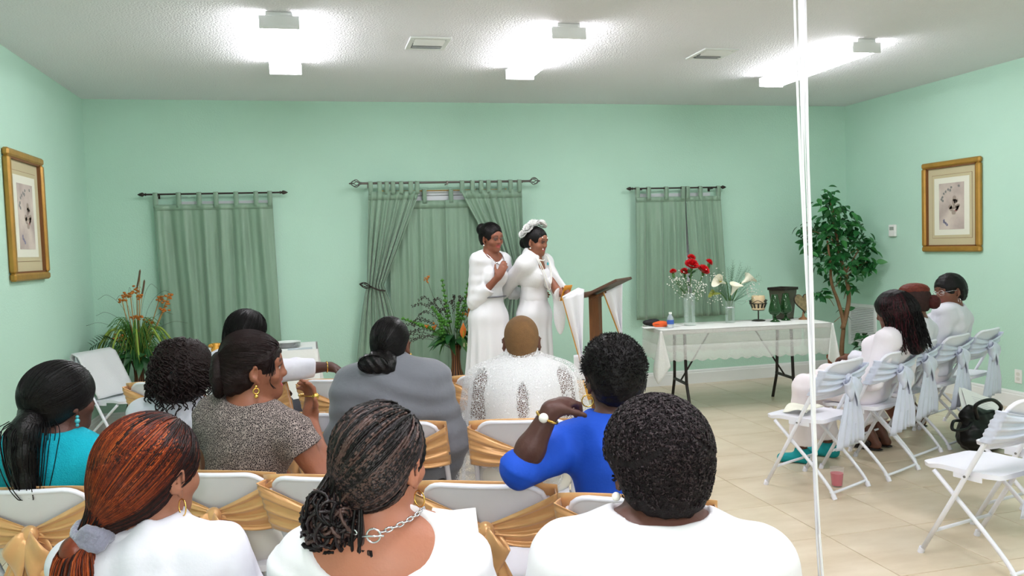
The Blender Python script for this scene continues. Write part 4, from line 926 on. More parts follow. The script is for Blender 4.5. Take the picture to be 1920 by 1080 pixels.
M_lfd = mat('deep_green_leaf', (34, 84, 40), 0.45); M_lfm = mat('mid_green_leaf', (64, 116, 44), 0.5); M_lfy = mat('yellow_green_grass', (126, 148, 56), 0.6); M_stk = mat('tan_dry_stalk', (176, 140, 84), 0.8); M_rust = mat('rust_dried_flower', (180, 108, 40), 0.8); M_catt = mat('brown_cattail', (96, 74, 54), 0.8); M_berry = mat('green_berry', (72, 130, 44), 0.4); M_twig = mat('dark_twig', (50, 36, 34), 0.8); M_org = mat('orange_spathe', (236, 128, 54), 0.45)
# ---- centre arrangement
VX, VY = 1.265, 7.42
tall_vase(VX, VY, 'tall brown striped vase beside the hem of the white dress')
t = empty('green_berry_arrangement', (VX, VY, 0.60)); tag(t, 'arrangement of green berry spikes, dark twigs and an orange lily behind the white dress', 'flower arrangement'); rg = random.Random(21)
for k, (x, z, x2, z2) in enumerate(((-0.06, 0.28, -0.11, 0.66), (0.06, 0.30, 0.12, 0.62), (-0.09, 0.25, -0.21, 0.42), (0.02, 0.22, 0.02, 0.45), (-0.22, 0.22, -0.48, 0.33), (-0.12, 0.12, -0.16, 0.35))):
    y0, y1 = -0.03-0.02*(k % 3), -0.06-0.05*(k % 2); n = 9
    so = MB().tube(bez([(0, 0, 0.0), (x*0.6, y0, z*0.6), (x, y0, z), (x2, y1, z2)], 6), 0.005, 6).build('berry_spike', M_green, t, smooth=True); ball = None
    for q in range(n):
        f = q/(n-1); r = 0.0155*(1-0.4*f)
        for j in range(3):
            a = j*2.1+q*1.2; c = (x+(x2-x)*f+0.016*math.cos(a)*(1-0.4*f), y0+(y1-y0)*f+0.016*math.sin(a), z+(z2-z)*f+0.004*j)
            if ball is None: ball = MB().ball((0, 0, 0), 0.017, 8, 6).build('berry', M_berry, so, smooth=True)
            else: ball = link('berry', ball.data, None, so)
            ball.location = c; ball.scale = (r/0.017,)*3
mb = MB(); bd = MB()
for k in range(26):
    a = 0.75+k*0.088+rg.gauss(0, 0.05); l = 0.42+0.22*rg.random(); ex = math.cos(a)*l*1.05-0.03; ez = math.sin(a)*l*0.85+0.02-0.05*(abs(ex) > 0.4); P = bez([(0, 0, 0.0), (ex*0.35, -0.02, ez*0.5+0.08), (ex*0.75, rg.gauss(-0.03, 0.05), ez*0.9+0.06), (ex, rg.gauss(-0.05, 0.06), ez)], 7)
    mb.tube(P, 0.0018, 4)
    for q in range(9, len(P)):
        for s in (-1, 1): bd.ball(P[q]+np.array([rg.gauss(0, 0.007), rg.gauss(0, 0.006), s*0.008]), (0.006, 0.004, 0.005), 5, 4)
tag(mb.build('dark_twigs', M_twig, t), kind='stuff'); tag(bd.build('twig_buds', M_twig, t, smooth=True), kind='stuff')
fo = MB(); fo.lathe([(0.004, 0), (0.020, 0.025), (0.030, 0.06), (0.027, 0.09), (0.014, 0.12), (0.001, 0.15)], (0.05, -0.13, 0.13), 14, R=rotx(0.25), sy=0.45); fo = fo.build('orange_spathe', M_org, t, smooth=True); MB().cyl((0.05, -0.135, 0.13), (0.052, -0.165, 0.20), 0.006, 0.004, 6).build('spadix', mat('spadix_yellow', (196, 186, 60), 0.6), fo)
for x, z, s in ((0.12, 0.34, 0.03), (0.13, 0.38, 0.025), (-0.20, 0.25, 0.022), (-0.28, 0.26, 0.018), (-0.26, 0.68, 0.018), (-0.24, 0.70, 0.014)):
    mb = MB(); 
    for j in range(9): mb.ball((x+rg.gauss(0, s*0.5), -0.08+rg.gauss(0, s*0.4), z+rg.gauss(0, s*0.5)), s*0.42, 6, 4)
    mb.build('rust_blossom', M_rust, t, smooth=True)
MB().tube(bez([(0, 0, 0.1), (-0.15, -0.02, 0.4), (-0.25, -0.06, 0.68)], 6), 0.0015, 4).build('thin_stem', M_twig, t)
lf = None
for k in range(26):
    a = PI*1.5+rg.gauss(0, 1.25); el = rg.uniform(-0.9, 0.5); d = np.array([math.cos(a)*math.cos(el)*1.3-0.2, math.sin(a)*math.cos(el)*0.7, math.sin(el)]); L_ = rg.uniform(0.13, 0.21)
    V, F = leafmesh(L_, L_*0.42, 0.5); R = orient(d, rg.gauss(0, 0.4)); MB().add(np.array(V) @ R.T+np.array([d[0]*0.05, d[1]*0.05-0.02, 0.10+0.08*rg.random()]), F).build('leaf', M_lfd if k % 3 else M_lfm, t, smooth=True)
V, F = leafmesh(0.09, 0.05, 0.2); MB().add(np.array(V) @ orient((0.1, -0.4, -0.8)).T+np.array([0.07, -0.09, 0.09]), F).build('pale_leaf', mat('pale_leaf', (186, 190, 140), 0.6), t, smooth=True)
# ---- left corner arrangement
VX, VY = -1.50, 7.66
tall_vase(VX, VY, 'tall brown striped vase behind the towel-draped chair')
t = empty('dried_grass_arrangement', (VX, VY, 0.60)); tag(t, 'bushy arrangement of green grass, fern leaves and rust dried flowers in the left corner', 'flower arrangement')
mb = MB(); yg = MB()
for k in range(170):
    a = rg.random()*2*PI; l = rg.uniform(0.22, 0.46); h = rg.uniform(0.12, 0.42); e = np.array([math.cos(a)*l*0.72, math.sin(a)*l*0.55, h-l*0.75*rg.random()]); m_ = np.array([math.cos(a)*l*0.35, math.sin(a)*l*0.3, h*0.9+0.06])
    if VX+e[0] < XL+0.04: e[0] = XL+0.04-VX
    (mb if k % 3 else yg).tube(bez([(0, 0, 0), m_, e], 6), [0.004]*6+[0.003]*6+[0.001], 3)
for k in range(9):
    a = k*0.7; P = bez([(0, 0, 0), (math.cos(a)*0.16, math.sin(a)*0.12-0.05, 0.34), (math.cos(a)*0.27, math.sin(a)*0.2-0.06, 0.26), (math.cos(a)*0.33, math.sin(a)*0.22-0.07, 0.10)], 6); yg.tube(P, [0.002]*7+[0.009]*6+[0.009]*5+[0.002], 6)
tag(mb.build('grass_blades', M_lfm, t, smooth=True), kind='stuff'); tag(yg.build('yellow_grass_plumes', M_lfy, t, smooth=True), kind='stuff')
for k in range(34):
    a = rg.random()*2*PI; el = rg.uniform(-0.9, 0.4); d = np.array([math.cos(a)*math.cos(el), math.sin(a)*math.cos(el)*0.8, math.sin(el)]); L_ = rg.uniform(0.16, 0.26)
    V, F = leafmesh(L_, L_*0.32, 0.45); R = orient(d, rg.gauss(0, 0.4)); c = np.array([d[0]*0.12, d[1]*0.10, 0.06+0.12*rg.random()]); Vw = np.array(V) @ R.T+c; Vw[:, 0] = np.maximum(Vw[:, 0], XL+0.03-VX)
    MB().add(Vw, F).build('leaf', M_lfd, t, smooth=True)
for k in range(11):     # dark fern to the left
    d = np.array([-0.9, -0.25, 0.25]); q = k/10; p = np.array([-0.12-0.2*q, -0.10-0.06*q, 0.22+0.05*math.sin(3*q)])
    for s in (-1, 1):
        V, F = leafmesh(0.10*(1-0.4*q), 0.03, 0.2); Vw = np.array(V) @ orient((-0.5, -0.3, s*0.8)).T+p; Vw[:, 0] = np.maximum(Vw[:, 0], XL+0.02-VX); MB().add(Vw, F).build('fern_leaflet', M_lfd, t, smooth=True)
stk = MB(); fl_ = []
for k, (x, z) in enumerate(((-0.09, 0.60), (-0.06, 0.64), (-0.02, 0.66), (0.02, 0.68), (0.05, 0.62), (0.20, 0.60), (0.26, 0.56), (0.24, 0.50), (-0.02, 0.44), (0.04, 0.45), (0.12, 0.40), (-0.16, 0.28), (-0.12, 0.27), (0.28, 0.62))):
    y = rg.gauss(-0.04, 0.04); stk.tube(bez([(0.02, 0, 0), (x*0.5, y*0.5, z*0.5), (x, y, z)], 6), 0.004, 4)
    mb = MB()
    for j in range(8): mb.ball((x+rg.gauss(0, 0.017), y+rg.gauss(0, 0.012), z+rg.gauss(0, 0.013)), (0.014, 0.014, 0.009), 6, 4)
    mb.build('rust_flower_head', M_rust, t, smooth=True)
stk.build('dry_stalks', M_stk, t, smooth=True)
for x, z in ((0.065, 0.86), (0.095, 0.77)):
    co = MB().tube(bez([(0.02, 0, 0), (0.03, -0.03, z*0.5), (x, -0.05, z)], 6), 0.0025, 4).build('cattail_stem', M_stk, t); P = [(x-0.035, -0.045, z-0.16), (x-0.015, -0.048, z-0.08), (x, -0.05, z)]; MB().tube(bez(P, 5), [0.003]+[0.008]*9+[0.002], 7).build('cattail', M_catt, co, smooth=True)
mb = MB()
for k in range(10):
    a = 0.2+k*0.3; l = 0.35+0.15*rg.random(); e = np.array([math.cos(a)*l*0.95, rg.gauss(-0.04, 0.04), 0.28+math.sin(a)*l]); e[0] = max(e[0], XL+0.03-VX); mb.tube(bez([(0, 0, 0.1), (e[0]*0.3, 0, e[2]*0.8), (e[0]*0.7, e[1], e[2]*1.05), e], 6), 0.0013, 3)
tag(mb.build('curly_twigs', M_twig, t), kind='stuff')
# ---- ficus tree
FX, FY = 5.42, 7.52
t = empty('ficus_tree', (FX, FY, 0)); tag(t, 'tall leafy ficus tree with a forked trunk in the right corner', 'tree'); M_trunk = mat('ficus_trunk', (128, 96, 66), 0.8, bump=0.4, bscale=40, var=0.2, vscale=20)
MB().lathe([(0.001, 0), (0.11, 0), (0.14, 0.25), (0.15, 0.25), (0.15, 0.28), (0.13, 0.28), (0.12, 0.24), (0.001, 0.23)], n=24).build('pot', mat('terracotta_pot', (150, 84, 56), 0.7), t, auto=40)
trk = [[(0, 0, 0.22), (0.01, 0, 0.40), (0.03, 0.0, 0.62), (-0.03, 0, 0.85), (-0.12, -0.02, 1.05), (-0.14, -0.03, 1.25), (-0.15, 0, 1.50)], [(0.02, 0, 0.56), (0.07, -0.01, 0.75), (0.10, 0, 0.92), (0.06, 0.0, 1.15), (0.0, 0.01, 1.35), (-0.05, 0.0, 1.65), (-0.10, 0, 1.90)], [(0.06, 0, 1.15), (0.14, -0.03, 1.30), (0.22, -0.04, 1.42)]]
for P in trk: B_ = bez(P, 5); MB().tube(B_, np.linspace(0.026, 0.010, len(B_)) if len(P) > 4 else np.linspace(0.012, 0.005, len(B_)), 8).build('trunk', M_trunk, t, smooth=True)
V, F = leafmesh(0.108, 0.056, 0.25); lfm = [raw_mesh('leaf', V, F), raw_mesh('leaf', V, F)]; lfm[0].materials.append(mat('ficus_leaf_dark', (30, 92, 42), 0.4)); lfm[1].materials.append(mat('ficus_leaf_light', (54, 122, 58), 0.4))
clus = [(-0.13, 0, 1.95, .07, 10), (-0.10, 0, 1.80, .13, 24), (0.02, -.02, 1.68, .13, 26), (-0.18, 0, 1.58, .17, 36), (-0.42, -.02, 1.62, .06, 10), (-0.36, 0, 1.42, .07, 12), (0.14, -.03, 1.56, .10, 22), (0.30, -.04, 1.44, .08, 20), (0.30, -.04, 1.26, .09, 22), (-0.03, 0, 1.40, .17, 40), (-0.15, -.02, 1.24, .12, 22), (0.18, -.03, 1.20, .09, 14), (0.13, 0, 1.0, .05, 6), (-0.25, -.02, 0.93, .08, 9), (0.05, 0, 0.76, .03, 3), (0.0, 0, 1.12, .10, 10)]
nl = 0
for cx_, cy_, cz_, s, n in clus:
    for k in range(n):
        p = np.array([cx_+rg.gauss(0, s*0.6), cy_+rg.gauss(0, min(s, 0.12)*0.6), cz_+rg.gauss(0, s*0.6)]); a = rg.random()*2*PI; d = np.array([math.cos(a), math.sin(a)*0.7-0.2, rg.gauss(-0.35, 0.35)])
        if FX+p[0]+d[0]*0.1 > XR-0.05: continue
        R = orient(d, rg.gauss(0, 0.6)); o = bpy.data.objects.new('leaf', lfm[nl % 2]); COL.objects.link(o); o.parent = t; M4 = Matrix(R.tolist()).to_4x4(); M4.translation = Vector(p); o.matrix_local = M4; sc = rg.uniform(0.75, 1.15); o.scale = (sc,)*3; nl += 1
mb = MB()
for cx_, cy_, cz_, s, n in clus:
    for k in range(n):
        p = np.array([cx_+rg.gauss(0, s*0.55), cy_+rg.gauss(0.02, min(s, 0.12)*0.6), cz_+rg.gauss(0, s*0.55)]); a = rg.random()*2*PI; d = np.array([math.cos(a), math.sin(a)*0.7, rg.gauss(-0.35, 0.35)])
        if FX+p[0]+d[0]*0.1 > XR-0.05: continue
        V2, F2 = leafmesh(0.10, 0.052, 0.25); mb.add(np.array(V2) @ orient(d, rg.gauss(0, 0.6)).T+p, F2)
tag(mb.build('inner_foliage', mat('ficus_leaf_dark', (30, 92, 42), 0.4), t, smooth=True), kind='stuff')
mb = MB()
for cx_, cy_, cz_, s, n in clus: mb.tube(bez([(-0.08 if cx_ < 0.1 else 0.04, 0, cz_-0.12), (cx_*0.6, cy_, cz_-0.04), (cx_, cy_, cz_)], 4), 0.004, 4)
mb.build('twigs', M_trunk, t)
# small potted plant below it
t = empty('potted_ivy', (5.56, 7.28, 0)); tag(t, 'small potted ivy in a terracotta pot at the foot of the ficus', 'plant')
MB().lathe([(0.001, 0), (0.07, 0), (0.09, 0.15), (0.098, 0.15), (0.098, 0.175), (0.085, 0.175), (0.001, 0.15)], n=20).build('pot', mat('terracotta_red', (166, 84, 50), 0.7), t, auto=40)
for k in range(46):
    a = rg.random()*2*PI; z = rg.uniform(0.18, 0.55); r = 0.10*(1-abs(z-0.35)*1.6); V, F = leafmesh(0.07, 0.06, 0.3); d = np.array([math.cos(a), math.sin(a), rg.gauss(-0.2, 0.3)]); MB().add(np.array(V) @ orient(d, rg.gauss(0, .4)).T+np.array([math.cos(a)*r, math.sin(a)*r, z]), F).build('leaf', M_lfd, t, smooth=True)
mb = MB()
for k in range(8): a = k*0.8; mb.tube(bez([(0, 0, 0.15), (0.03*math.cos(a), 0.03*math.sin(a), 0.3), (0.07*math.cos(a), 0.07*math.sin(a), 0.5)], 4), 0.003, 4)
mb.build('stems', M_green, t)
# ================================================================== THINGS ON THE FLOOR AND SEATS AT THE RIGHT
t = empty('handbag', (4.55, 4.74, 0), math.radians(20)); t.scale = (1.3, 1.2, 1.1); tag(t, 'black glossy slouchy handbag on the floor beside the right-hand chairs', 'handbag')
M_bag = mat('black_patent_leather', (8, 8, 9), 0.36, bump=0.25, bscale=22, spec=0.3)
me, V = sdf_mesh('bag_shell', [ell((0, 0, 0.10), (0.20, 0.11, 0.11), k=0.03), ell((0, 0, 0.17), (0.17, 0.075, 0.12), k=0.06), ell((-0.10, 0.02, 0.25), (0.07, 0.05, 0.05), k=0.05), plane((0, 0, 0.0), (0, 0, -1)), ell((0.05, 0, 0.32), (0.10, 0.035, 0.10), k=0.03, op='s')], 0.009, disp=lambda p: 0.010*wob(p, 38, 1)+0.005*wob(p, 80, 2)); link('bag_body', me, M_bag, t)
MB().tube(bez([(-0.15, -0.05, 0.24), (-0.22, -0.08, 0.34), (-0.10, -0.10, 0.36), (0.02, -0.09, 0.30), (0.08, -0.05, 0.24)], 7), 0.011, 8).build('handle', M_bag, t, smooth=True)
MB().tube(bez([(-0.18, 0.03, 0.22), (-0.30, 0.0, 0.24), (-0.34, -0.02, 0.20), (-0.25, -0.04, 0.19), (-0.15, -0.02, 0.21)], 7), 0.009, 8).build('handle', M_bag, t, smooth=True)
MB().box((0.02, -0.115, 0.12), (0.02, 0.006, 0.02), 0.002).build('buckle', M_pin, t)
M_txt = mat('printed_text_grey', (186, 186, 196), 0.8)
for k, (dx, dz, a, l) in enumerate(((0.0, 0.0, 0.0, 'printed white sheet standing out of the black handbag, the front one'), (-0.03, 0.015, 0.12, 'blank white sheet standing behind the printed one in the black handbag'))):
    t = empty('paper_sheet', (4.62+dx, 4.78+0.02*k, 0.275+dz), math.radians(12)); tag(t, l, 'paper', 'sheets in the handbag'); R = rotx(math.radians(-38)) @ roty(math.radians(24)+a) 
    MB().box((0, 0, 0), (0.34, 0.0016, 0.25), R=R).build('sheet', M_paper, t)
    if k == 0:
        for j in range(9): MB().box(R @ np.array([-0.01-0.01*(j % 3), -0.0011, 0.085-j*0.018]), (0.18-0.03*(j % 3), 0.0006, 0.0022), R=R).build('text_line', M_txt, t)
cupx, cupy = 3.10, 4.36; t = empty('plastic_cup', (cupx, cupy, 0)); tag(t, 'clear plastic cup of pink drink on the floor behind the ribbons', 'cup')
MB().lathe([(0.001, 0), (0.030, 0), (0.032, 0.004), (0.042, 0.115), (0.044, 0.117), (0.041, 0.118), (0.031, 0.008), (0.001, 0.006)], n=20).build('cup_wall', mat('cup_plastic', (236, 226, 228), 0.12, alpha=0.14), t, smooth=True)
MB().lathe([(0.001, 0.009), (0.030, 0.009), (0.0375, 0.085), (0.001, 0.085)], n=20).build('drink', mat('pink_drink', (210, 84, 106), 0.25), t, auto=40)
o = MB().sheet(lambda u, v: ((u-0.5)*0.24, (v-0.5)*0.16+0.03*math.sin(3*u), 0.012+0.016*math.sin(6*u+1)*math.sin(5*v)+0.012), 14, 10, 0.004).build('napkin', mat('cream_napkin', (238, 236, 222), 0.85), None, smooth=True, loc=(2.97, 4.50, 0.449), rz=0.5); tag(o, 'crumpled cream napkin on the first empty chair seat', 'napkin')
me, V = sdf_mesh('bundle', [ell((0, 0, 0.05), (0.13, 0.11, 0.05)), ell((0.05, 0.03, 0.08), (0.08, 0.07, 0.04), k=0.05), ell((-0.1, 0.02, 0.03), (0.09, 0.1, 0.03), k=0.04)], 0.009, disp=lambda p: 0.008*wob(p, 45)); o = link('cloth_bundle', me, mat('cream_cloth', (236, 232, 220), 0.85), None, (0.10, 2.98, 0.452)); tag(o, 'crumpled cream cloth on the seat beside the tweed woman', 'cloth')
# ================================================================== PEOPLE
V3 = lambda *a: np.array(a, float)
def lerp(a, b, t): return a+(b-a)*t
def frame(z, xref):
    z = unit(z); x = unit(xref-z*(xref @ z)); return np.stack([x, np.cross(z, x), z], 1)
def grow(pr, d):
    if pr[0] in ('cap', 'cone'): return pr[:3]+(pr[3]+d, pr[4]+d)+pr[5:]
    if pr[0] == 'ell': return pr[:2]+(pr[2]+d,)+pr[3:]
    return pr
def withk(pr, k): return pr[:-2]+(k, pr[-1])
def hand(Wr, f, n, s, curl=(0.35, 0.5, 0.35), spread=0.0, th=0.35):
    f = unit(f); n = unit(n-f*(n @ f)); s = np.cross(f, n)*s; R = np.stack([s, f, n], 1); out = [ell(Wr+f*0.048, (0.037, 0.052, 0.016), R, 0.02), cap(Wr, Wr+f*0.03, 0.025, 0.024, 0.02)]
    for i, (o, L) in enumerate(((0.028, 0.076), (0.0095, 0.084), (-0.009, 0.078), (-0.026, 0.062))):
        p = Wr+f*(0.088-0.006*abs(i-1.2))+s*o; d = unit(f+s*spread*o*10); a = 0.0; m = n
        for j, (q, r0, r1) in enumerate(((0.45, 0.0095, 0.0088), (0.3, 0.0088, 0.0082), (0.25, 0.0082, 0.007))):
            a = curl[j]*(1+0.12*i); d, m = unit(d*math.cos(a)+m*math.sin(a)), unit(m*math.cos(a)-d*math.sin(a)); p2 = p+d*L*q; out.append(cap(p, p2, r0, r1, 0.006)); p = p2
    p = Wr+f*0.022+s*0.028; d = unit(f*0.75+s*0.65+n*th); p2 = p+d*0.045; d2 = unit(d+f*0.4+n*0.3); p3 = p2+d2*0.034
    return out+[cap(Wr+f*0.015+s*0.012, p, 0.018, 0.015, 0.015), cap(p, p2, 0.0125, 0.0105, 0.008), cap(p2, p3, 0.0105, 0.0085, 0.006)]
SKULL_C = V3(0, -0.014, 0.032); SKULL_R = V3(0.0765, 0.0985, 0.086)
def head_prims(smile=0.0, eyes=True):
    P = [ell(SKULL_C, SKULL_R, k=0.02), ell((0, 0.020, -0.030), (0.0625, 0.072, 0.080), k=0.03), ell((0, 0.048, -0.078), (0.036, 0.038, 0.034), k=0.03), cap((0, 0.070, -0.096), (0, 0.072, -0.094), 0.018, k=0.025),
         ell((0, 0.062, 0.030), (0.058, 0.028, 0.03), k=0.03)]
    for s in (-1, 1):
        P += [ell((s*0.042, 0.060, -0.028), (0.026, 0.024, 0.024), k=0.02), ell((s*0.031, 0.092, 0.004), (0.018, 0.013, 0.011), k=0.012, op='s'), ell((s*0.031, 0.076, 0.003), (0.0145, 0.0125, 0.011), k=0.006), cap((s*0.018, 0.090, 0.022), (s*0.046, 0.080, 0.022), 0.006, k=0.012),
              ell((s*0.084, -0.006, -0.010), (0.0085, 0.021, 0.033), rotz(-s*0.55) @ rotx(-0.15), k=0.010), ell((s*0.091, 0.0, -0.008), (0.005, 0.011, 0.018), rotz(-s*0.55), k=0.006, op='s'), ell((s*0.082, 0.006, -0.042), (0.007, 0.009, 0.011), k=0.006)]
    P += [cap((0, 0.088, 0.012), (0, 0.100, -0.020), 0.0085, 0.0105, k=0.012), ell((0, 0.100, -0.026), (0.0125, 0.011, 0.0095), k=0.01), ell((0.011, 0.094, -0.028), (0.0085, 0.009, 0.0075), k=0.008), ell((-0.011, 0.094, -0.028), (0.0085, 0.009, 0.0075), k=0.008),
          ell((0, 0.0865, -0.050), (0.024+0.004*smile, 0.010, 0.0062), k=0.008), ell((0, 0.0855, -0.0625), (0.021+0.003*smile, 0.010, 0.0075), k=0.008), ell((0, 0.096, -0.0562), (0.024+0.004*smile, 0.012, 0.0015+0.004*smile), k=0.004, op='s')]
    return P
def head_col(q, skin, lip, open_eye=True, shade=None):
    """colours on the head in head space (skin, lips, brows, eyes)"""
    C = np.tile(np.array(skin), (len(q), 1)); x = np.abs(q[:, 0]); y = q[:, 1]; z = q[:, 2]
    def put(m, c): C[m] = c
    fr = (y > 0.06) & (y < 0.112)
    put(fr & ((x/0.028)**2+((z+0.0563)/0.0145)**2 < 1) & (y > 0.076), lip)
    put(fr & (np.abs(z-(0.027+0.006*np.sin((x-0.014)/0.036*PI))) < 0.0042) & (x > 0.014) & (x < 0.052), np.array(skin)*0.22)
    if shade is not None: put(fr & (((x-0.031)/0.019)**2+((z-0.011)/0.010)**2 < 1), shade)
    if open_eye:
        put(fr & (((x-0.031)/0.0135)**2+((z-0.002)/0.0058)**2 < 1), (0.62, 0.58, 0.55)); put(fr & (((x-0.030)/0.0058)**2+((z-0.002)/0.0055)**2 < 1), (0.012, 0.008, 0.006))
        put(fr & (np.abs(z-0.0085) < 0.0022) & (np.abs(x-0.031) < 0.016), (0.015, 0.01, 0.008))
    else: put(fr & (np.abs(z-(-0.003+((x-0.031)/0.02)**2*0.004)) < 0.0026) & (np.abs(x-0.031) < 0.016), (0.015, 0.01, 0.008))
    return C
M_skin = mat('skin', (120, 80, 60), 0.48, attr=True, bump=0.10, bscale=120, spec=0.45, subs=0.08)
class Person:
    def __init__(s, loc, deg, label, headw, yaw, pitch=0, roll=0, skin=(104, 66, 50), girth=1.0, stand=False, lip=(120, 62, 60), res=0.008, eyes=True, arms=None, legs=None, smile=0.0, shw=0.165, hipoff=(0, -0.015), shade=None, hs=1.0, headpitch_neck=0.0):
        s.root = empty('person', (loc[0], loc[1], 0), math.radians(deg)); tag(s.root, label, 'person'); s.R = rotz(math.radians(deg)); s.o = V3(loc[0], loc[1], 0); s.girth = g = girth; s.res = res
        s.hc = s.L(headw); s.HR = rotz(math.radians(yaw-deg)) @ rotx(math.radians(-pitch)) @ roty(math.radians(roll)); s.hs = hs
        hz = 0.95 if stand else 0.535; s.hip = V3(hipoff[0], hipoff[1], hz); s.N = s.hc+V3(0, 0, -0.145*hs)+0.35*(s.HR @ V3(0, -0.05, 0))+V3(0, -0.012, 0)
        X = V3(1, 0, 0); ax = s.N-s.hip; F_ = frame(ax, X); s.F = F_; lat = F_[:, 0]; fwd = F_[:, 1]; s.lat, s.fwd = lat, fwd
        s.C = lerp(s.hip, s.N, 0.66); s.S = {k: s.N+lat*sg*shw*(0.9+0.1*g)+V3(0, 0, -0.055)+fwd*0.005 for k, sg in (('L', -1), ('R', 1))}
        T = [ell(s.hip+V3(0, 0, 0.005), V3(0.172, 0.125, 0.115)*g, F_, 0.06), ell(lerp(s.hip, s.N, 0.32), V3(0.142, 0.108, 0.14)*g, F_, 0.06), ell(s.C, V3(0.148, 0.108, 0.17)*g, F_, 0.06), cap(s.S['L']+lat*0.03, s.S['R']-lat*0.03, 0.058, k=0.06), ell(lerp(s.hip, s.N, 0.83)-fwd*0.02, V3(0.13, 0.075, 0.10)*g, F_, 0.05)]
        for sg in (-1, 1): T += [ell(s.C+lat*sg*0.072*g+fwd*0.085*g-F_[:, 2]*0.0, V3(0.062, 0.056, 0.062)*g, F_, 0.04), cap(s.N+V3(0, 0, 0.0)+lat*sg*0.025, s.S['L' if sg < 0 else 'R']+V3(0, 0, 0.012), 0.047, 0.038, 0.05)]
        s.T = T; sk = s.hc+s.HR @ (V3(0, -0.028, -0.055)*hs); s.neck = [cap(s.N-V3(0, 0, 0.03), sk, 0.056*(0.7+0.3*g), 0.051, 0.035), cap(lerp(s.N, sk, 0.4)+fwd*0.01, s.hc+s.HR @ (V3(0, 0.02, -0.08)*hs), 0.040, 0.036, 0.03)]
        s.A = {}; s.W = {}; s.E = {}; body = list(T)+s.neck
        for k, sg in (('L', -1), ('R', 1)):
            a = (arms or {}).get(k, {}); S = s.S[k]
            E = s.L(a['e']) if 'e' in a else (S+V3(sg*0.065, 0.06, -0.265) if not stand else S+V3(sg*0.05, -0.01, -0.28)); Wr = s.L(a['w']) if 'w' in a else (V3(sg*0.09, 0.26, 0.66) if not stand else E+V3(sg*0.02, 0.08, -0.23))
            up = [cap(S, E, 0.052*g, 0.041*g, 0.03)]; fo = [cap(E, lerp(E, Wr, 0.35), 0.041*g, 0.041*g, 0.02), cap(lerp(E, Wr, 0.35), Wr, 0.041*g, 0.027, 0.02)]
            hd = s.dir(a['hd']) if 'hd' in a else (V3(-sg*0.25, 1, -0.12) if not stand else V3(0, 0.1, -1)); hn = s.dir(a['hn']) if 'hn' in a else (V3(0, 0, -1) if not stand else V3(-sg, 0, 0))
            hp = hand(Wr, hd, hn, a.get('ts', sg), a.get('curl', (0.25, 0.35, 0.3)), a.get('spread', 0.0)); s.A[k] = (up, fo); s.E[k] = E; s.W[k] = Wr; body += up+fo+hp
        s.Lg = []; s.legj = {}
        for k, sg in (('L', -1), ('R', 1)):
            l = (legs or {}).get(k, {})
            hp_ = s.hip+V3(sg*0.088, 0.0, -0.01)
            if stand: kn = V3(hp_[0]*1.02, hp_[1]+0.01, 0.50); an = V3(hp_[0]*1.02, hp_[1]-0.02, 0.09)
            else: kn = s.L(l['k']) if 'k' in l else V3(sg*0.115, s.hip[1]+0.43, 0.525); an = s.L(l['a']) if 'a' in l else V3(sg*0.11, kn[1]+0.01, 0.085)
            fd = unit((kn-hp_)*V3(1, 1, 0)) if not stand else V3(0, 1, 0)
            s.legj[k] = (hp_, kn, an, fd); s.Lg += [cap(hp_, kn, 0.085*g, 0.060*g, 0.05), cap(kn, lerp(kn, an, 0.35), 0.056*g, 0.056*g, 0.03), cap(lerp(kn, an, 0.35), an, 0.055*g, 0.036, 0.03)]
            body += s.Lg[-3:]+[cap(an-fd*0.03-V3(0, 0, 0.05), an+fd*0.12-V3(0, 0, 0.063), 0.032, 0.022, 0.03)]
        hp2 = [xf(p, s.hc, s.HR, hs) for p in head_prims(smile)]
        me, V = sdf_mesh('body', body+hp2, res); q = ((V-s.hc) @ s.HR)/hs; skl = np.array(srgb(skin)[:3]); C = np.tile(skl, (len(V), 1)); m = (np.linalg.norm(q, axis=1) < 0.17) & (q[:, 2] > -0.12)
        C[m] = head_col(q[m], skl, srgb(lip)[:3], eyes, srgb(shade)[:3] if shade else None); set_col(me, C); s.body = link('body', me, M_skin, s.root)
    def L(s, w): return (np.array(w, float)-s.o) @ s.R
    def dir(s, w): return np.array(w, float) @ s.R
    def hw(s, p): return s.hc+s.HR @ (np.array(p, float)*s.hs)
    def add(s, name, prims, m, res=None, disp=None, parent=None, col=None, smooth=1, bb=None):
        me, V = sdf_mesh(name, prims, res or s.res, disp, smooth=smooth, bb=bb)
        if col is not None: set_col(me, col(V))
        return link(name, me, m, parent or s.root)
    def top(s, m, sl=(0.5, 0.5), neck=(0.085, 0.075, 0.07), nz=0.02, ny=0.0, infl=0.013, name='shirt', wr=0.004, loose=0.012, hem=0.50, extra=(), res=None, drop=None, k=0.05):
        """shirt or dress bodice; sl = sleeve length 0..2 (1 = elbow, 2 = wrist)"""
        P = [withk(grow(p, infl), k) for p in s.T]; P.append(plane(s.hip-V3(0, 0, 0.535-hem) if s.hip[2] < 0.7 else V3(0, 0, hem), (0, 0, -1)))
        for kk, f in zip(('L', 'R'), sl):
            S, E, Wr = s.S[kk], s.E[kk], s.W[kk]; g = s.girth
            if f <= 0: continue
            a = min(f, 1.0); r0, r1 = 0.052*g+infl+0.004, 0.041*g+infl+loose
            if f > 1: P += [cap(S, E, r0, r1, 0.03), cone(E, lerp(E, Wr, f-1), r1, 0.034+infl+loose, 0.02)]
            else: P += [cone(S, lerp(S, E, a), r0, r1, 0.03)]
        P += list(extra)
        P.append(ell(s.N+V3(0, 0, 0.045+nz)+s.fwd*ny, neck, s.F, 0.012, 's'))
        return s.add(name, P, m, res or s.res, lambda p: wr*wob(p, 34, 1.0)+wr*0.6*wob(p*np.array([1, 1, 0.4]), 70, 2.0))
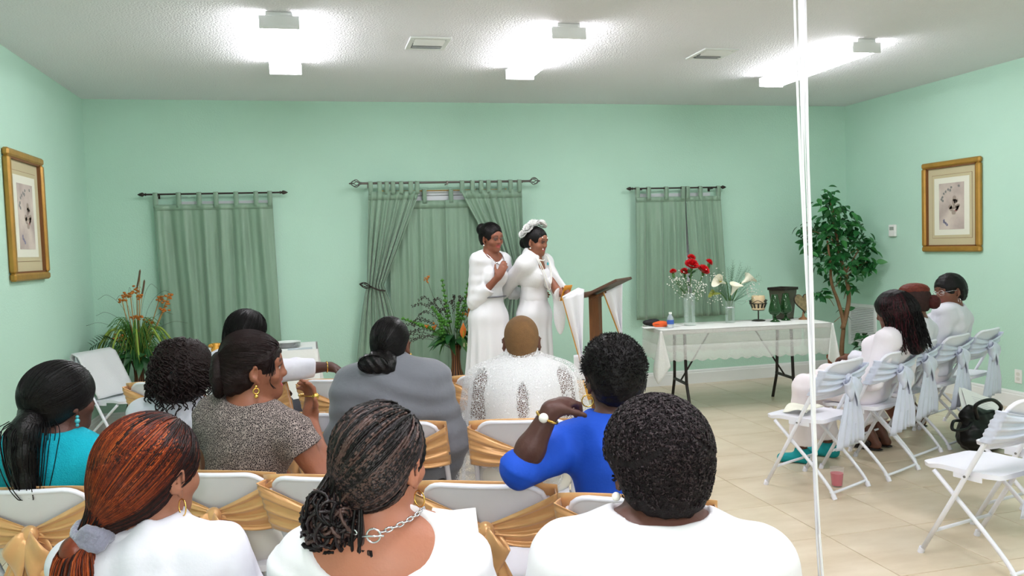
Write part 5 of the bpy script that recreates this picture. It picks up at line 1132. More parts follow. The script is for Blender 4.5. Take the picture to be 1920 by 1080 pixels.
    def pants(s, m, infl=0.016, cut=0.14, name='trousers', wide=0.0):
        P = [withk(grow(s.T[0], infl-0.002), 0.05), withk(grow(s.T[1], infl-0.006), 0.05)]
        for k in ('L', 'R'):
            h, kn, an, fd = s.legj[k]; g = s.girth; d = an-kn; e = an if cut <= 0 else kn+d*min(1, (kn[2]-cut)/(kn[2]-an[2]+1e-6))
            P += [cap(h, kn, 0.085*g+infl, 0.062*g+infl, 0.05), cone(kn, e, 0.062*g+infl, 0.05+infl+wide, 0.03)]
        return s.add(name, P, m, max(s.res, 0.009), lambda p: 0.004*wob(p, 28, 3.0))
    def shoes(s, m, heel=0.0, open_=False, name='shoe'):
        for k in ('L', 'R'):
            h, kn, an, fd = s.legj[k]; b = V3(an[0], an[1], 0); side = V3(-fd[1], fd[0], 0)
            if not open_: P = [cap(b-fd*0.035+V3(0, 0, 0.04), b+fd*0.13+V3(0, 0, 0.030), 0.040, 0.032, 0.03), cap(b-fd*0.03+V3(0, 0, 0.04), an, 0.042, 0.046, 0.03), plane((0, 0, 0.002), (0, 0, -1)), plane(an+V3(0, 0, 0.015), (0, 0, 1))]
            else: P = [ell(b+fd*0.05+V3(0, 0, 0.012), (0.042, 0.125, 0.012), frame(V3(0, 0, 1), side), 0.01), cone(b+fd*0.02-side*0.05+V3(0, 0, 0.05), b+fd*0.02+side*0.05+V3(0, 0, 0.05), 0.022, k=0.01), cone(b+fd*0.11-side*0.045+V3(0, 0, 0.03), b+fd*0.11+side*0.045+V3(0, 0, 0.03), 0.020, k=0.01), plane((0, 0, 0.001), (0, 0, -1))]
            s.add(name, P, m, 0.006)
    # ---- hair
    def hcap(s, m, t=0.012, face=(0.078, 0.10, 0.105), fy=0.135, fz=-0.045, extra=(), nape=-0.075, ears=True, disp=None, res=0.006, name='hair', napeback=True, back=0.0, col=None):
        P = [ell(SKULL_C, SKULL_R+t, k=0.02), ell((0, -0.048-back*0.3, -0.022), V3(0.060, 0.058, 0.07)+t, k=0.04)]+list(extra)
        P += [ell((0, fy, fz), face, k=0.015, op='s'), ell((0, 0.06, -0.12), (0.2, 0.10, 0.09), k=0.02, op='s')]
        if ears:
            for sg in (-1, 1): P.append(ell((sg*0.09, 0.010, -0.030), (0.026, 0.036, 0.048), k=0.012, op='s'))
        if nape is not None: P.append(plane((0, -0.06, nape), (0, 0.25, -1), 0.012))
        s.capp = [xf(p, s.hc, s.HR, s.hs) for p in P]; return s.add(name, s.capp, m, res, disp, col=col)
    def tubes(s, name, mb, m, parent, smooth=True, stuff=True, drape=0, off=0.0015):
        V = np.array(mb.V); V = s.hc+(V*s.hs) @ s.HR.T
        if drape:
            W = V.reshape(-1, drape, 3); c = W.mean(1); cc = s.hw(SKULL_C); d_ = c-cc; d_ /= np.linalg.norm(d_, axis=1, keepdims=True)
            for _ in range(3): c2 = W.mean(1); e = np.maximum(0, off-sdf_eval(s.capp, c2)); e[e > 0.06] = 0; W = W+(d_*e[:, None])[:, None, :]
            V = W.reshape(-1, 3)
        mb.V = [tuple(v) for v in V]; o = mb.build(name, m, parent, smooth)
        if stuff: o['kind'] = 'stuff'
        return o
    def ring(s, name, c, r, rt, m, axis=(1, 0, 0), n=18):
        a = unit(axis); e1 = unit(np.cross(a, (0, 0.3, 1))); e2 = np.cross(a, e1); mb = MB(); mb.tube([np.array(c)+r*(math.cos(q)*e1+math.sin(q)*e2) for q in np.linspace(0, 2*PI, n+1)[:-1]], rt, 6, closed=True); return s.tubes(name, mb, m, s.root, stuff=False)
    def bead(s, name, c, r, m):
        mb = MB(); mb.ball(c, r, 10, 8); return s.tubes(name, mb, m, s.root, stuff=False)
def onskull(d, t, ec=None, er=None): d = unit(d); R = (SKULL_R if er is None else np.array(er, float))+t; return (SKULL_C if ec is None else np.array(ec, float))+d/math.sqrt(((d/R)**2).sum())
def slerp(a, b, q):
    a, b = unit(a), unit(b); w = math.acos(max(-1, min(1, a @ b)))
    return a if w < 1e-4 else (math.sin((1-q)*w)*a+math.sin(q*w)*b)/math.sin(w)
def comb_strands(mbs, gather, n, rg, t=0.013, r=0.0016, npt=12, end=None, sides=3, front=0.30, low=-0.45, braid=False, pick=None, jit=0.0, ec=None, er=None):
    """strands laid on the skull from the hairline to a gathering direction"""
    for k in range(n):
        a = (k+rg.random())/n*2*PI; 
        # hairline circle: front above the forehead, round behind the ears, nape
        cy, cx = math.cos(a), math.sin(a); z = 0.52*max(0, cy)+low*max(0, -cy)*0.9-0.18*(1-abs(cy)); d0 = V3(cx*1.0, cy*(0.85 if cy > 0 else 0.8), z); d0 = unit(d0+V3(rg.gauss(0, .03), rg.gauss(0, .03), rg.gauss(0, .03))); q0 = rg.random()*0.25
        if k % 3:
            while True:
                d0 = unit(V3(rg.gauss(0, 1), rg.gauss(0, 1), rg.gauss(0, 1)))
                if not (d0[1] > 0.45 and d0[2] < 0.45) and d0[2] > low-0.15 and not (abs(d0[0]) > 0.7 and d0[2] < -0.1): break
            q0 = 0; a = math.atan2(d0[0], d0[1])
        P = []
        for q in np.linspace(q0, 1, npt): P.append(onskull(slerp(d0, gather, q), t+0.001*math.sin(q*9+k)+rg.gauss(0, 0.0004)+jit*rg.gauss(0, 1), ec, er))
        if end is not None: P = P[:-1]+[np.array(end)+V3(rg.gauss(0, .008), rg.gauss(0, .008), rg.gauss(0, .008))]
        P = np.array(P); rad = r
        if braid: rad = r*(1+0.28*np.sin(np.arange(len(P))*PI*0.999)); 
        (mbs[pick(k, a, rg)] if pick else mbs[k % len(mbs)]).tube(P, rad, sides, caps=False)
def hairmat(name, col, rough=0.45, bump=0.25, stretch=(1, 1, 1), bscale=140, var=0.3, spec=0.22): return mat(name, col, rough, bump=bump, bscale=bscale, stretch=stretch, var=var, vscale=60, spec=spec)
H_blk = hairmat('black_hair', (16, 13, 14)); H_blk2 = hairmat('glossy_black_hair', (17, 15, 16), 0.36, spec=0.3); H_dkb = hairmat('dark_brown_hair', (32, 21, 21)); H_red = hairmat('auburn_red_hair', (128, 52, 25), 0.36); H_red2 = hairmat('copper_hair', (164, 78, 34), 0.34); H_aub = hairmat('dark_auburn_hair', (76, 32, 24), 0.36)
M_au = mat('gold_jewellery', (222, 178, 92), 0.22, metal=0.95); M_ag = mat('silver_jewellery', (215, 215, 220), 0.2, metal=0.95); M_pearl = mat('pearl', (245, 243, 236), 0.2); M_turq = mat('turquoise_bead', (70, 170, 180), 0.3)
M_wsh = mat('white_cotton', (214, 214, 224), 0.8, bump=0.12, bscale=60); M_wht = mat('bright_white_jersey', (232, 231, 236), 0.85, bump=0.06, bscale=80); M_navy = mat('dark_trousers', (38, 38, 46), 0.8); M_cream = mat('cream_skirt', (226, 222, 214), 0.8)
rg = random.Random(5)
# ---------------- A: teal
p = Person(CH['A'][:2], -20, 'woman in a teal knit top with a low black ponytail at the left edge', (-0.862, 3.126, 1.066), -48, 4, skin=(86, 52, 42), girth=1.0)
p.top(mat('teal_knit', (0, 164, 184), 0.9, bump=0.35, bscale=220, var=0.08, vscale=150), (1.6, 1.6), (0.072, 0.066, 0.05), 0.028, wr=0.003); p.pants(M_navy)
hp = p.hcap(H_blk2, 0.014, extra=[ell((0, -0.028, 0.03), (0.092, 0.115, 0.098), k=0.04)], face=(0.085, 0.095, 0.10), fy=0.15, ears=False, nape=-0.085)
pony = [V3(0.03, -0.125, -0.055), V3(0.045, -0.150, -0.085), V3(0.05, -0.155, -0.16), V3(0.05, -0.145, -0.25), V3(0.055, -0.135, -0.30)]
P = [cap(pony[i], pony[i+1], (0.030, 0.042, 0.040, 0.034)[i], (0.042, 0.040, 0.034, 0.022)[i], 0.03) for i in range(4)]+[cap((-0.01, -0.10, -0.035), pony[0], 0.045, 0.032, 0.04)]
p.add('ponytail', [xf(q, p.hc, p.HR) for q in P], H_blk2, 0.006, lambda v: 0.002*wob(v*np.array([1, 1, .2]), 220), parent=hp)
mb = MB(); comb_strands([mb], V3(0.2, -0.9, -0.4), 500, rg, t=0.001, r=0.0016, ec=(0, -0.028, 0.03), er=(0.092, 0.115, 0.098))
for k in range(150):
    o = V3(rg.gauss(0, .022), rg.gauss(0, .022), 0); mb.tube(bez([q+o*(1.2, 1.7, 1.6, 1.2, 0.8)[i] for i, q in enumerate(pony)]+[pony[-1]+o*0.5+V3(0, 0, -0.02*rg.random())], 4), 0.0018, 3, caps=False)
p.tubes('loose_strands', mb, H_blk2, hp, drape=3); p.bead('hair_bead', (0.055, -0.142, -0.055), 0.009, M_turq)
for z, r in ((-0.052, 0.006), (-0.066, 0.009), (-0.080, 0.006)): p.bead('earring', (0.086, 0.004, z), r, M_turq)
# ---------------- B: red hair, white shirt
p = Person(CH['N0'][:2], -26, 'woman with sleek red-brown hair in a grey scrunchie and a white shirt', (-0.361, 1.93, 1.076), -42, 4, skin=(150, 100, 78), girth=1.05, res=0.008)
p.top(M_wsh, (1.5, 1.5), (0.070, 0.066, 0.05), 0.032, name='shirt', wr=0.007); p.pants(M_navy)
def clr(u, v):
    a = -PI/2+(u-0.5)*4.6; r = 0.074+0.030*max(0, v-0.35)/0.65; z = 0.030+0.028*min(1, v/0.35)-0.050*max(0, v-0.35)/0.65
    if v < 0.35: r -= 0.004*(1-v/0.35)
    return p.N+V3(r*1.08*math.cos(a), r*math.sin(a), z+0.012*math.sin(a))
MB().sheet(clr, 33, 9, 0.004).build('collar', M_wsh, p.root, smooth=True)
def bcol(V):
    q = (V-p.hc) @ p.HR; d = q-SKULL_C; a = np.arctan2(d[:, 0], d[:, 2]+0.02); n_ = 0.5+0.5*np.sin(a*31+3*np.sin(a*7))*np.sin(a*13+1); fr = np.clip((q[:, 1]-0.0)/0.05, 0, 1)[:, None]*np.clip((q[:, 0]+0.02)/0.05, 0, 1)[:, None]
    r_ = np.array(srgb((120, 50, 24))[:3]); dk = np.array(srgb((66, 28, 20))[:3]); bk = np.array(srgb((40, 26, 24))[:3]); c = dk+(r_-dk)*n_[:, None]; return c*(1-fr)+bk*fr
H_rstreak = mat('streaked_red_hair', (150, 70, 30), 0.36, attr=True, bump=0.08, bscale=150, spec=0.4)
hp = p.hcap(H_rstreak, 0.012, extra=[ell((0, -0.022, 0.03), (0.086, 0.110, 0.094), k=0.03)], nape=-0.08, col=bcol, face=(0.082, 0.10, 0.10), fy=0.142)
gz = V3(-0.02, -0.118, -0.105)
P = [cap((0.0, -0.085, -0.04), gz, 0.055, 0.026, 0.05), cap(gz, gz+V3(-0.015, -0.04, -0.03), 0.024, 0.026, 0.02), cap(gz+V3(-0.015, -0.04, -0.03), gz+V3(-0.005, -0.045, -0.14), 0.027, 0.034, 0.02), cap(gz+V3(-0.005, -0.045, -0.14), gz+V3(0.02, -0.03, -0.26), 0.032, 0.016, 0.02)]
p.add('ponytail', [xf(q, p.hc, p.HR) for q in P], H_rstreak, 0.006, col=bcol, parent=hp); p.capp = p.capp+[xf(q, p.hc, p.HR) for q in P]
def pickb(k, a, rg): 
    if math.cos(a) > 0.2 and math.sin(a) > -0.2: return 2 if rg.random() < 0.75 else 1
    return (0, 1, 0, 3, 1, 2, 0, 1)[k % 8]
ms = [MB() for _ in range(4)]; comb_strands(ms, V3(-0.15, -0.85, -0.85), 1500, rg, t=0.0045, r=0.0019, npt=14, end=gz, pick=pickb, ec=(0, -0.022, 0.03), er=(0.086, 0.110, 0.094))
for k in range(260):
    a = rg.random()*2*PI; o = V3(math.cos(a), math.sin(a), 0)*rg.uniform(0.9, 1.05); ms[(0, 1, 3, 2, 0)[k % 5]].tube(bez([gz+o*0.024, gz+V3(-0.015, -0.042, -0.03)+o*0.037+V3(0, 0, 0.02*math.sin(a)), gz+V3(-0.005, -0.045, -0.14)+o*0.043, gz+V3(0.02, -0.03, -0.25)+o*0.026, gz+V3(0.025, -0.03, -0.29)+o*0.02], 4), 0.002, 3, caps=False)
for m_, mm in zip(ms, (H_red, H_aub, H_dkb, H_red2)): p.tubes('hair_strands', m_, mm, hp, drape=3)
mb = MB()
for k in range(5): mb.tube([gz+V3(0.034*math.cos(a), 0.03*math.sin(a)-0.012, 0.010*math.sin(a*3+k)-0.012+0.004*k+0.004*math.sin(a*6+k*2)) for a in np.linspace(0, 2*PI, 33)[:-1]], 0.012, 8, closed=True)
p.tubes('scrunchie', mb, mat('grey_velvet', (128, 128, 146), 0.9, sheen=0.5, bump=0.4, bscale=150), hp, stuff=False); p.ring('earring', (0.090, 0.004, -0.068), 0.018, 0.0016, M_au, (0.3, 1, 0))
# ---------------- C: curls
p = Person(CH['C'][:2], -18, 'woman with dark curly hair and a white shirt, third row left', (-0.55, 3.70, 1.06), -18, 2, skin=(92, 58, 46))
p.top(M_wsh, (1.5, 1.5), (0.072, 0.066, 0.05), 0.028); p.pants(M_navy)
hp = p.hcap(H_dkb, 0.030, extra=[ell((0, -0.04, -0.03), (0.115, 0.10, 0.105), k=0.04), ell((0.03, -0.02, 0.06), (0.09, 0.09, 0.075), k=0.03)], ears=False, nape=-0.15, disp=lambda v: 0.009*wob(v, 85)+0.005*wob(v, 170, 2))
mb = MB()
for k in range(420):
    a = rg.random()*2*PI; el_ = rg.uniform(-0.5, 1.8); d = unit(V3(math.sin(a)*1.1, -abs(math.cos(a))*0.9+0.25*rg.random(), el_)); p0 = onskull(d, 0.04); ln = rg.uniform(0.05, 0.13)+(0.09 if d[2] < 0.1 and abs(d[0]) < 0.6 and k % 6 == 0 else 0); tw = rg.uniform(4, 6); rr = rg.uniform(0.006, 0.012); ph = rg.random()*6
    mb.tube([p0+V3(d[0]*0.02*q+rr*math.cos(ph+tw*PI*q), d[1]*0.02*q+rr*math.sin(ph+tw*PI*q), -ln*q) for q in np.linspace(0, 1, 18)], 0.0027, 4, caps=False)
p.tubes('curls', mb, H_dkb, hp, drape=4, off=0.004)
# ---------------- D: tweed profile
M_tw = mat('tweed_knit', (120, 110, 104), 0.95); nt = M_tw.node_tree; N_ = nt.nodes; L_ = nt.links; tc = N_.new('ShaderNodeTexCoord'); w1 = N_.new('ShaderNodeTexVoronoi'); w1.inputs['Scale'].default_value = 150; mp = N_.new('ShaderNodeMapping'); mp.inputs['Scale'].default_value = (1.5, 1.0, 0.8); L_.new(tc.outputs['Object'], mp.inputs[0]); w1.feature = 'DISTANCE_TO_EDGE'
L_.new(mp.outputs[0], w1.inputs['Vector']); rp = N_.new('ShaderNodeValToRGB'); e = rp.color_ramp.elements; e[0].position = 0.03; e[1].position = 0.13; e[0].color = srgb((168, 154, 148)); e[1].color = srgb((40, 33, 37)); L_.new(w1.outputs['Distance'], rp.inputs[0]); L_.new(rp.outputs[0], N_['Principled BSDF'].inputs['Base Color'])
p = Person(CH['D'][:2], -30, 'woman in a black and cream tweed top turning right with a raised hand', (-0.214, 3.10, 1.138), -86, 1, skin=(140, 88, 66), lip=(168, 76, 84), res=0.006, girth=1.0, smile=1.0, arms={'R': dict(e=(0.0, 2.99, 0.75), w=(-0.030, 3.15, 0.93), hd=(0.10, 0.05, 1), hn=(-0.75, -0.5, 0.1), ts=1, curl=(0.30, 0.55, 0.3))})
p.top(M_tw, (0.38, 0.42), (0.098, 0.09, 0.075), 0.03, wr=0.003, name='tweed_top', loose=0.02); p.pants(M_cream)
hp = p.hcap(H_dkb, 0.014, extra=[ell((0, -0.085, -0.015), (0.075, 0.062, 0.080), k=0.03), ell((0, -0.035, 0.085), (0.07, 0.075, 0.05), k=0.03)], face=(0.085, 0.085, 0.11), fy=0.125, fz=-0.055, nape=-0.09, disp=lambda v: 0.004*wob(v, 120))
ms = MB(); comb_strands([ms], V3(0.1, -0.95, 0.1), 800, rg, t=0.0165, r=0.0018); p.tubes('hair_strands', ms, H_dkb, hp, drape=3); mb = MB()
for (cc, RR, rt, n_) in (((0, -0.128, -0.018), 0.046, 0.026, 34), ((0, -0.140, -0.018), 0.018, 0.020, 16)):      # twisted rolls of the updo
    tilt = rotx(1.15) if cc[2] > 0 else np.eye(3)
    for i in range(n_):
        ph = i/n_*2*PI; mb.tube([np.array(cc)+tilt @ V3((RR+rt*math.cos(ph+1.6*q))*math.cos(q), -rt*math.sin(ph+1.6*q)*0.8, (RR+rt*math.cos(ph+1.6*q))*math.sin(q)*1.15) for q in np.linspace(0, 2*PI, 29)], 0.0026, 4, caps=False)
for k in range(70):     # side-swept fringe and temple wisps
    x0 = rg.uniform(-0.045, 0.03); e_ = V3(0.070+rg.gauss(0, .004), 0.050+rg.gauss(0, .010), 0.02+rg.uniform(-0.045, 0.02)); mb.tube(bez([onskull((x0*8, 0.35, 1), 0.022), onskull((0.25+x0*3, 0.95, 0.55), 0.020), onskull((0.62, 0.74, 0.24), 0.018), e_], 5), 0.0013, 3, caps=False)
for k in range(12): mb.tube(bez([(0.07, 0.06, 0.03), (0.082, 0.055, -0.01), (0.074+0.008*math.sin(k), 0.048, -0.045), (0.082, 0.06+0.004*(k % 3), -0.068)], 5), 0.0011, 3, caps=False)
p.tubes('updo_twists', mb, H_dkb, hp)
p.bead('earring', (0.087, 0.0, -0.055), 0.006, M_au); p.ring('earring', (0.088, 0.0, -0.071), 0.010, 0.003, M_au, (1, 0.1, 0)); p.bead('earring', (0.088, 0, -0.09), 0.008, M_au)
Wl = p.W['R']; mb = MB(); mb.tube([Wl+V3(0, 0, 0.085)+V3(0.042*math.cos(a), 0.02*math.sin(a), 0) for a in np.linspace(0, 2*PI, 17)[:-1]], 0.003, 6, closed=True); mb.ball(Wl+V3(0.04, -0.02, 0.085), 0.014, 8, 6); mb.build('ring_ornament', M_au, p.root, smooth=True)
# ---------------- E: arm on chair
p = Person(CH['E4'][:2], -30, 'woman with a black bob and white shirt resting her arm on the next chair', (-0.372, 4.95, 1.10), -58, 0, skin=(78, 48, 40), res=0.009, arms={'R': dict(e=(-0.12, 5.0, 0.865), w=(0.085, 5.03, 0.86), hd=(0.85, -0.1, -0.35), hn=(-0.2, 0, -1), ts=-1, curl=(0.35, 0.6, 0.4))})
p.top(M_wsh, (1.5, 1.55), (0.075, 0.068, 0.05), 0.028); p.pants(M_navy)
hp = p.hcap(H_blk, 0.024, extra=[ell((0, -0.055, -0.055), (0.10, 0.085, 0.085), k=0.05)], face=(0.07, 0.095, 0.13), fy=0.135, ears=False, nape=-0.13); mb = MB(); comb_strands([mb], V3(0, -0.5, -0.9), 300, rg, t=0.0245, r=0.0014); p.tubes('hair_strands', mb, H_blk, hp, drape=3)
Wl = p.W['R']; mb = MB(); d = unit(p.W['R']-p.E['R']); F_ = frame(d, V3(0, 0, 1)); mb.tube([Wl-d*0.02+F_ @ V3(0.033*math.cos(a), 0.033*math.sin(a), 0) for a in np.linspace(0, 2*PI, 19)[:-1]], 0.0032, 6, closed=True); mb.build('bracelet', M_au, p.root, smooth=True)
# ---------------- F: grey shawl
p = Person(CH['F'][:2], -18, 'woman wrapped in a grey shawl with a sleek low black bun', (0.338, 3.73, 1.124), -24, 2, skin=(110, 70, 54), girth=1.12)
P = [withk(grow(q, 0.022), 0.10) for q in p.T]+[cap(p.S['L'], p.E['L']+V3(-0.02, -0.02, 0), 0.082, 0.085, 0.12), cap(p.S['R'], p.E['R']+V3(0.02, -0.02, 0), 0.082, 0.085, 0.12), cap(p.E['L'], p.E['L']+V3(0.02, 0.05, -0.16), 0.075, 0.06, 0.1), cap(p.E['R'], p.E['R']+V3(-0.02, 0.05, -0.16), 0.075, 0.06, 0.1), cap(p.N+V3(0, 0.0, 0.0), p.N+V3(0, 0, 0.045), 0.085, 0.072, 0.06), ell(p.N+V3(0, 0.012, 0.075), (0.058, 0.06, 0.05), k=0.02, op='s'), plane((0, 0, 0.47), (0, 0, -1))]
p.add('grey_shawl', P, mat('grey_jersey', (114, 117, 125), 0.9, bump=0.15, bscale=60, sheen=0.2), 0.008, lambda v: 0.007*wob(v*np.array([1, 1, .6]), 26)+0.007*np.sin(v[:, 2]*70+6*v[:, 0]+3*np.sin(v[:, 0]*9))*0.5); p.pants(M_navy)
hp = p.hcap(H_blk2, 0.008, nape=-0.075); mb = MB(); comb_strands([mb], V3(-0.25, -0.9, -0.65), 420, rg, t=0.0095, r=0.0012)
P = [ell((-0.035, -0.125, -0.075), (0.072, 0.045, 0.046), rotz(0.3), k=0.03), ell((-0.085, -0.11, -0.070), (0.030, 0.03, 0.03), k=0.02), ell((0.02, -0.125, -0.085), (0.045, 0.04, 0.042), k=0.02), cap((0, -0.08, -0.05), (-0.02, -0.12, -0.07), 0.05, 0.045, 0.03)]
p.add('bun', [xf(q, p.hc, p.HR) for q in P], H_blk2, 0.005, lambda v: 0.003*np.sin(v[:, 0]*160+v[:, 2]*120), parent=hp)
for k in range(40):
    a0 = rg.random()*6.3; mb.tube([V3(-0.03+0.070*math.cos(a), -0.13-0.035*abs(math.sin(a*0.5+a0)), -0.075+0.042*math.sin(a)) for a in np.linspace(a0, a0+2.2, 10)], 0.0016, 3, caps=False)
p.tubes('hair_strands', mb, H_blk2, hp, drape=3, off=0.0008); p.bead('earring', (0.088, 0.004, -0.052), 0.009, M_au)
# ---------------- G: braids
M_wide = M_wht
p = Person(CH['N1'][:2], -16, 'woman with braided hair gathered low, bare upper back and a chunky silver necklace', (0.128, 1.745, 1.096), -40, 3, skin=(168, 110, 86), girth=1.03, res=0.008, arms={'R': dict(e=(0.33, 1.76, 0.70), w=(0.30, 1.98, 0.76), hd=(-0.1, 0.6, 0.6), hn=(-0.7, 0, 0.4), ts=1, curl=(0.3, 0.5, 0.3))})
p.top(M_wide, (0.8, 0.8), (0.150, 0.10, 0.115), -0.005, ny=-0.085, wr=0.003, name='wide_neck_top', k=0.045); p.pants(M_navy)
H_br = hairmat('braid_dark', (32, 23, 25), 0.40, spec=0.4); H_br2 = hairmat('braid_brown', (76, 55, 50), 0.40, spec=0.4)
hp = p.hcap(H_br, 0.010, nape=-0.075, disp=lambda v: 0.002*wob(v, 200)); ms = [MB(), MB(), MB()]
gd = V3(-0.45, -0.80, -0.75); ge = V3(-0.045, -0.105, -0.085)
for k in range(600):
    while True:
        d0 = unit(V3(rg.gauss(0, 1), rg.gauss(0, 1), rg.gauss(0, 1)))
        if not (d0[1] > 0.5 and d0[2] < 0.45) and d0[2] > (-0.55 if d0[1] > -0.2 else -0.9) and not (abs(d0[0]) > 0.72 and d0[2] < -0.08 and d0[1] > -0.3): break
    q1 = 0.86; npt = max(8, int(30*math.acos(max(-1, min(1, d0 @ unit(gd))))/2.4)); lay = 0.0115+0.0055*rg.random()
    P = np.array([onskull(slerp(d0, gd, q), lay+0.001*math.sin(q*26+k)) for q in np.linspace(0.0, q1, npt)]+[ge+V3(rg.gauss(0, .02), rg.gauss(0, .012), rg.gauss(0, .018))])
    ms[k % 3].tube(P, 0.0030*(1+0.26*np.cos(np.arange(len(P))*PI)), 5, caps=False)
bc = V3(-0.055, -0.105, -0.095)
for k in range(120):    # coiled ends
    u = unit(V3(rg.gauss(0, 1), rg.gauss(0, 1), rg.gauss(0, 1))); c = bc+u*V3(0.052, 0.045, 0.060); e1 = unit(np.cross(u, V3(rg.gauss(0, 1), rg.gauss(0, 1), rg.gauss(0, 1)))); e2 = np.cross(u, e1); r0 = rg.uniform(0.014, 0.034)
    P = np.array([c+(e1*math.cos(q)+e2*math.sin(q))*r0*(1-0.05*q)-u*0.25*r0*math.cos(q*2)+V3(0, 0, -0.004*q) for q in np.linspace(0, rg.uniform(3, 5.5), 22)]); ms[k % 3].tube(P, 0.0038*(1+0.2*np.cos(np.arange(22)*PI)), 5)
for k in range(26):     # strands falling to the nape with curled tips
    x0 = rg.uniform(-0.11, 0.03); P = bez([(x0*0.7, -0.10, -0.06), (x0, -0.125+0.03*rg.random(), -0.12), (x0+rg.gauss(0, .012), -0.11, -0.165-0.02*rg.random()), (x0+0.016, -0.105, -0.17), (x0+0.020, -0.11, -0.150)], 6); ms[k % 3].tube(P, 0.0036, 5)
for m_, mm in zip(ms, (H_br, H_br2, H_blk)): p.tubes('braids', m_, mm, hp, drape=5, off=0.003)
p.ring('earring', (0.092, 0.004, -0.068), 0.017, 0.0016, M_au, (0.35, 1, 0))
# chain necklace round the neck base with toggle at the back
nl = []; c0 = p.N+V3(0, 0.008, -0.005); lk = None
chain = empty('necklace', (0, 0, 0)); chain.parent = p.root
bm_ = lambda a: c0+V3(0.094*math.cos(a), (0.080 if math.sin(a) > 0 else 0.102)*math.sin(a), 0.022*abs(math.cos(a))-0.045*max(0, math.sin(a))+0.034)
for k in range(44):
    a = -PI/2+0.30+k/44*(2*PI-0.5); q = bm_(a); tdir = unit(bm_(a+0.05)-q); F_ = frame(tdir, V3(0, 0, 1) if k % 2 else V3(1, 0, 0.3)); pts = [q+F_ @ V3(0.0045*math.cos(b), 0.0015*math.sin(b*1), 0.0085*math.sin(b)) for b in np.linspace(0, 2*PI, 11)[:-1]]
    MB().tube(pts, 0.0021, 5, closed=True).build('chain_link', M_ag, chain, smooth=True)
q = bm_(-PI/2+0.12)+V3(0, -0.006, 0); MB().tube([q+V3(0.014*math.cos(b), 0, 0.014*math.sin(b)) for b in np.linspace(0, 2*PI, 19)[:-1]], 0.0022, 6, closed=True).cyl(q+V3(-0.022, -0.003, 0), q+V3(0.022, -0.003, 0), 0.0022).build('toggle_clasp', M_ag, chain, smooth=True)
q = p.W['R']; t = empty('booklet', tuple(p.o+p.R @ (q+V3(0.0, 0.10, 0.06))), math.radians(-20)); tag(t, 'white folded booklet held up by the braided woman', 'booklet')
for s in (-1, 1): MB().box((s*0.034, 0, 0), (0.068, 0.002, 0.10), R=rotz(s*0.35) @ rotx(-0.5)).build('page', M_paper, t)
# ---------------- H: lace shawl
p = Person(CH['H'][:2], -16, 'person with close-cropped golden hair in a white lace shawl', (0.932, 3.645, 1.109), -14, 2, skin=(98, 60, 46), girth=1.18)
M_hl = lace_mat('shawl_lace', (240, 240, 242), 0.10, 0.95, 125)
P0 = [withk(grow(q, 0.016), 0.08) for q in p.T]
p.add('white_blouse', P0+[cap(p.S['L'], p.E['L'], 0.072, 0.070, 0.05), cap(p.S['R'], p.E['R'], 0.072, 0.070, 0.05), ell(p.N+V3(0, 0.01, 0.075), (0.066, 0.064, 0.055), k=0.02, op='s'), plane((0, 0, 0.47), (0, 0, -1)), ell(p.C+V3(0.0, -0.14, 0.03), (0.024, 0.12, 0.095), k=0.01, op='s'), cap(p.S['L']+V3(-0.04, -0.05, 0.03), p.S['L']+V3(-0.07, -0.06, -0.20), 0.066, 0.060, 0.01, 's'), cap(p.S['R']+V3(0.04, -0.05, 0.03), p.S['R']+V3(0.07, -0.06, -0.20), 0.066, 0.060, 0.01, 's')], mat('white_lace_lining', (238, 238, 240), 0.9, bump=0.4, bscale=150), 0.008, lambda v: 0.003*wob(v, 40))
P = [withk(grow(q, 0.019), 0.085) for q in p.T]+[cap(p.S['L'], p.E['L']+V3(-0.03, 0, 0), 0.088, 0.10, 0.1), cap(p.S['R'], p.E['R']+V3(0.03, 0, 0), 0.088, 0.10, 0.1), cap(p.E['L']+V3(-0.03, 0, 0), p.E['L']+V3(-0.06, -0.01, -0.20), 0.10, 0.09, 0.08), cap(p.E['R']+V3(0.03, 0, 0), p.E['R']+V3(0.06, -0.01, -0.20), 0.10, 0.09, 0.08), cap(p.N, p.N+V3(0, -0.005, 0.03), 0.095, 0.086, 0.05), ell(p.N+V3(0, 0.015, 0.07), (0.074, 0.072, 0.06), k=0.015, op='s'), plane((0, 0, 0.45), (0, 0, -1))]
sh_ = p.add('lace_shawl', P, M_hl, 0.008, lambda v: 0.008*wob(v*np.array([1, 1, .35]), 30)); p.pants(M_cream)
M_app = mat('lace_applique', (244, 244, 246), 0.85)
for x, z in ((-0.12, 0.0), (-0.19, -0.05), (0.13, -0.01), (0.0, -0.20), (-0.23, -0.22), (0.20, -0.10)):
    q0 = p.N+V3(x, -0.40, z); dd = V3(0, 1, 0); q = q0
    for _ in range(40): q = q+dd*max(0.002, float(sdf_eval(P, q[None])[0])*0.8)
    g_ = np.array([sdf_eval(P, (q+e*0.01)[None])[0]-sdf_eval(P, (q-e*0.01)[None])[0] for e in np.eye(3)]); F_ = frame(unit(g_), V3(1, 0, 0.01)); mb = MB()
    for j in range(5): a = j*2*PI/5+x*9; mb.ball(q+F_ @ V3(0.016*math.cos(a), 0.016*math.sin(a), 0.004), (0.011, 0.011, 0.003), 8, 4, R=F_)
    mb.ball(q+F_ @ V3(0, 0, 0.006), (0.006, 0.006, 0.004), 8, 4, R=F_); mb.build('lace_flower', M_app, sh_, smooth=True)
p.hcap(mat('cropped_golden_hair', (122, 88, 52), 0.8, bump=0.5, bscale=300, var=0.15, vscale=40), 0.0035, nape=-0.07, res=0.005, face=(0.078, 0.09, 0.10))
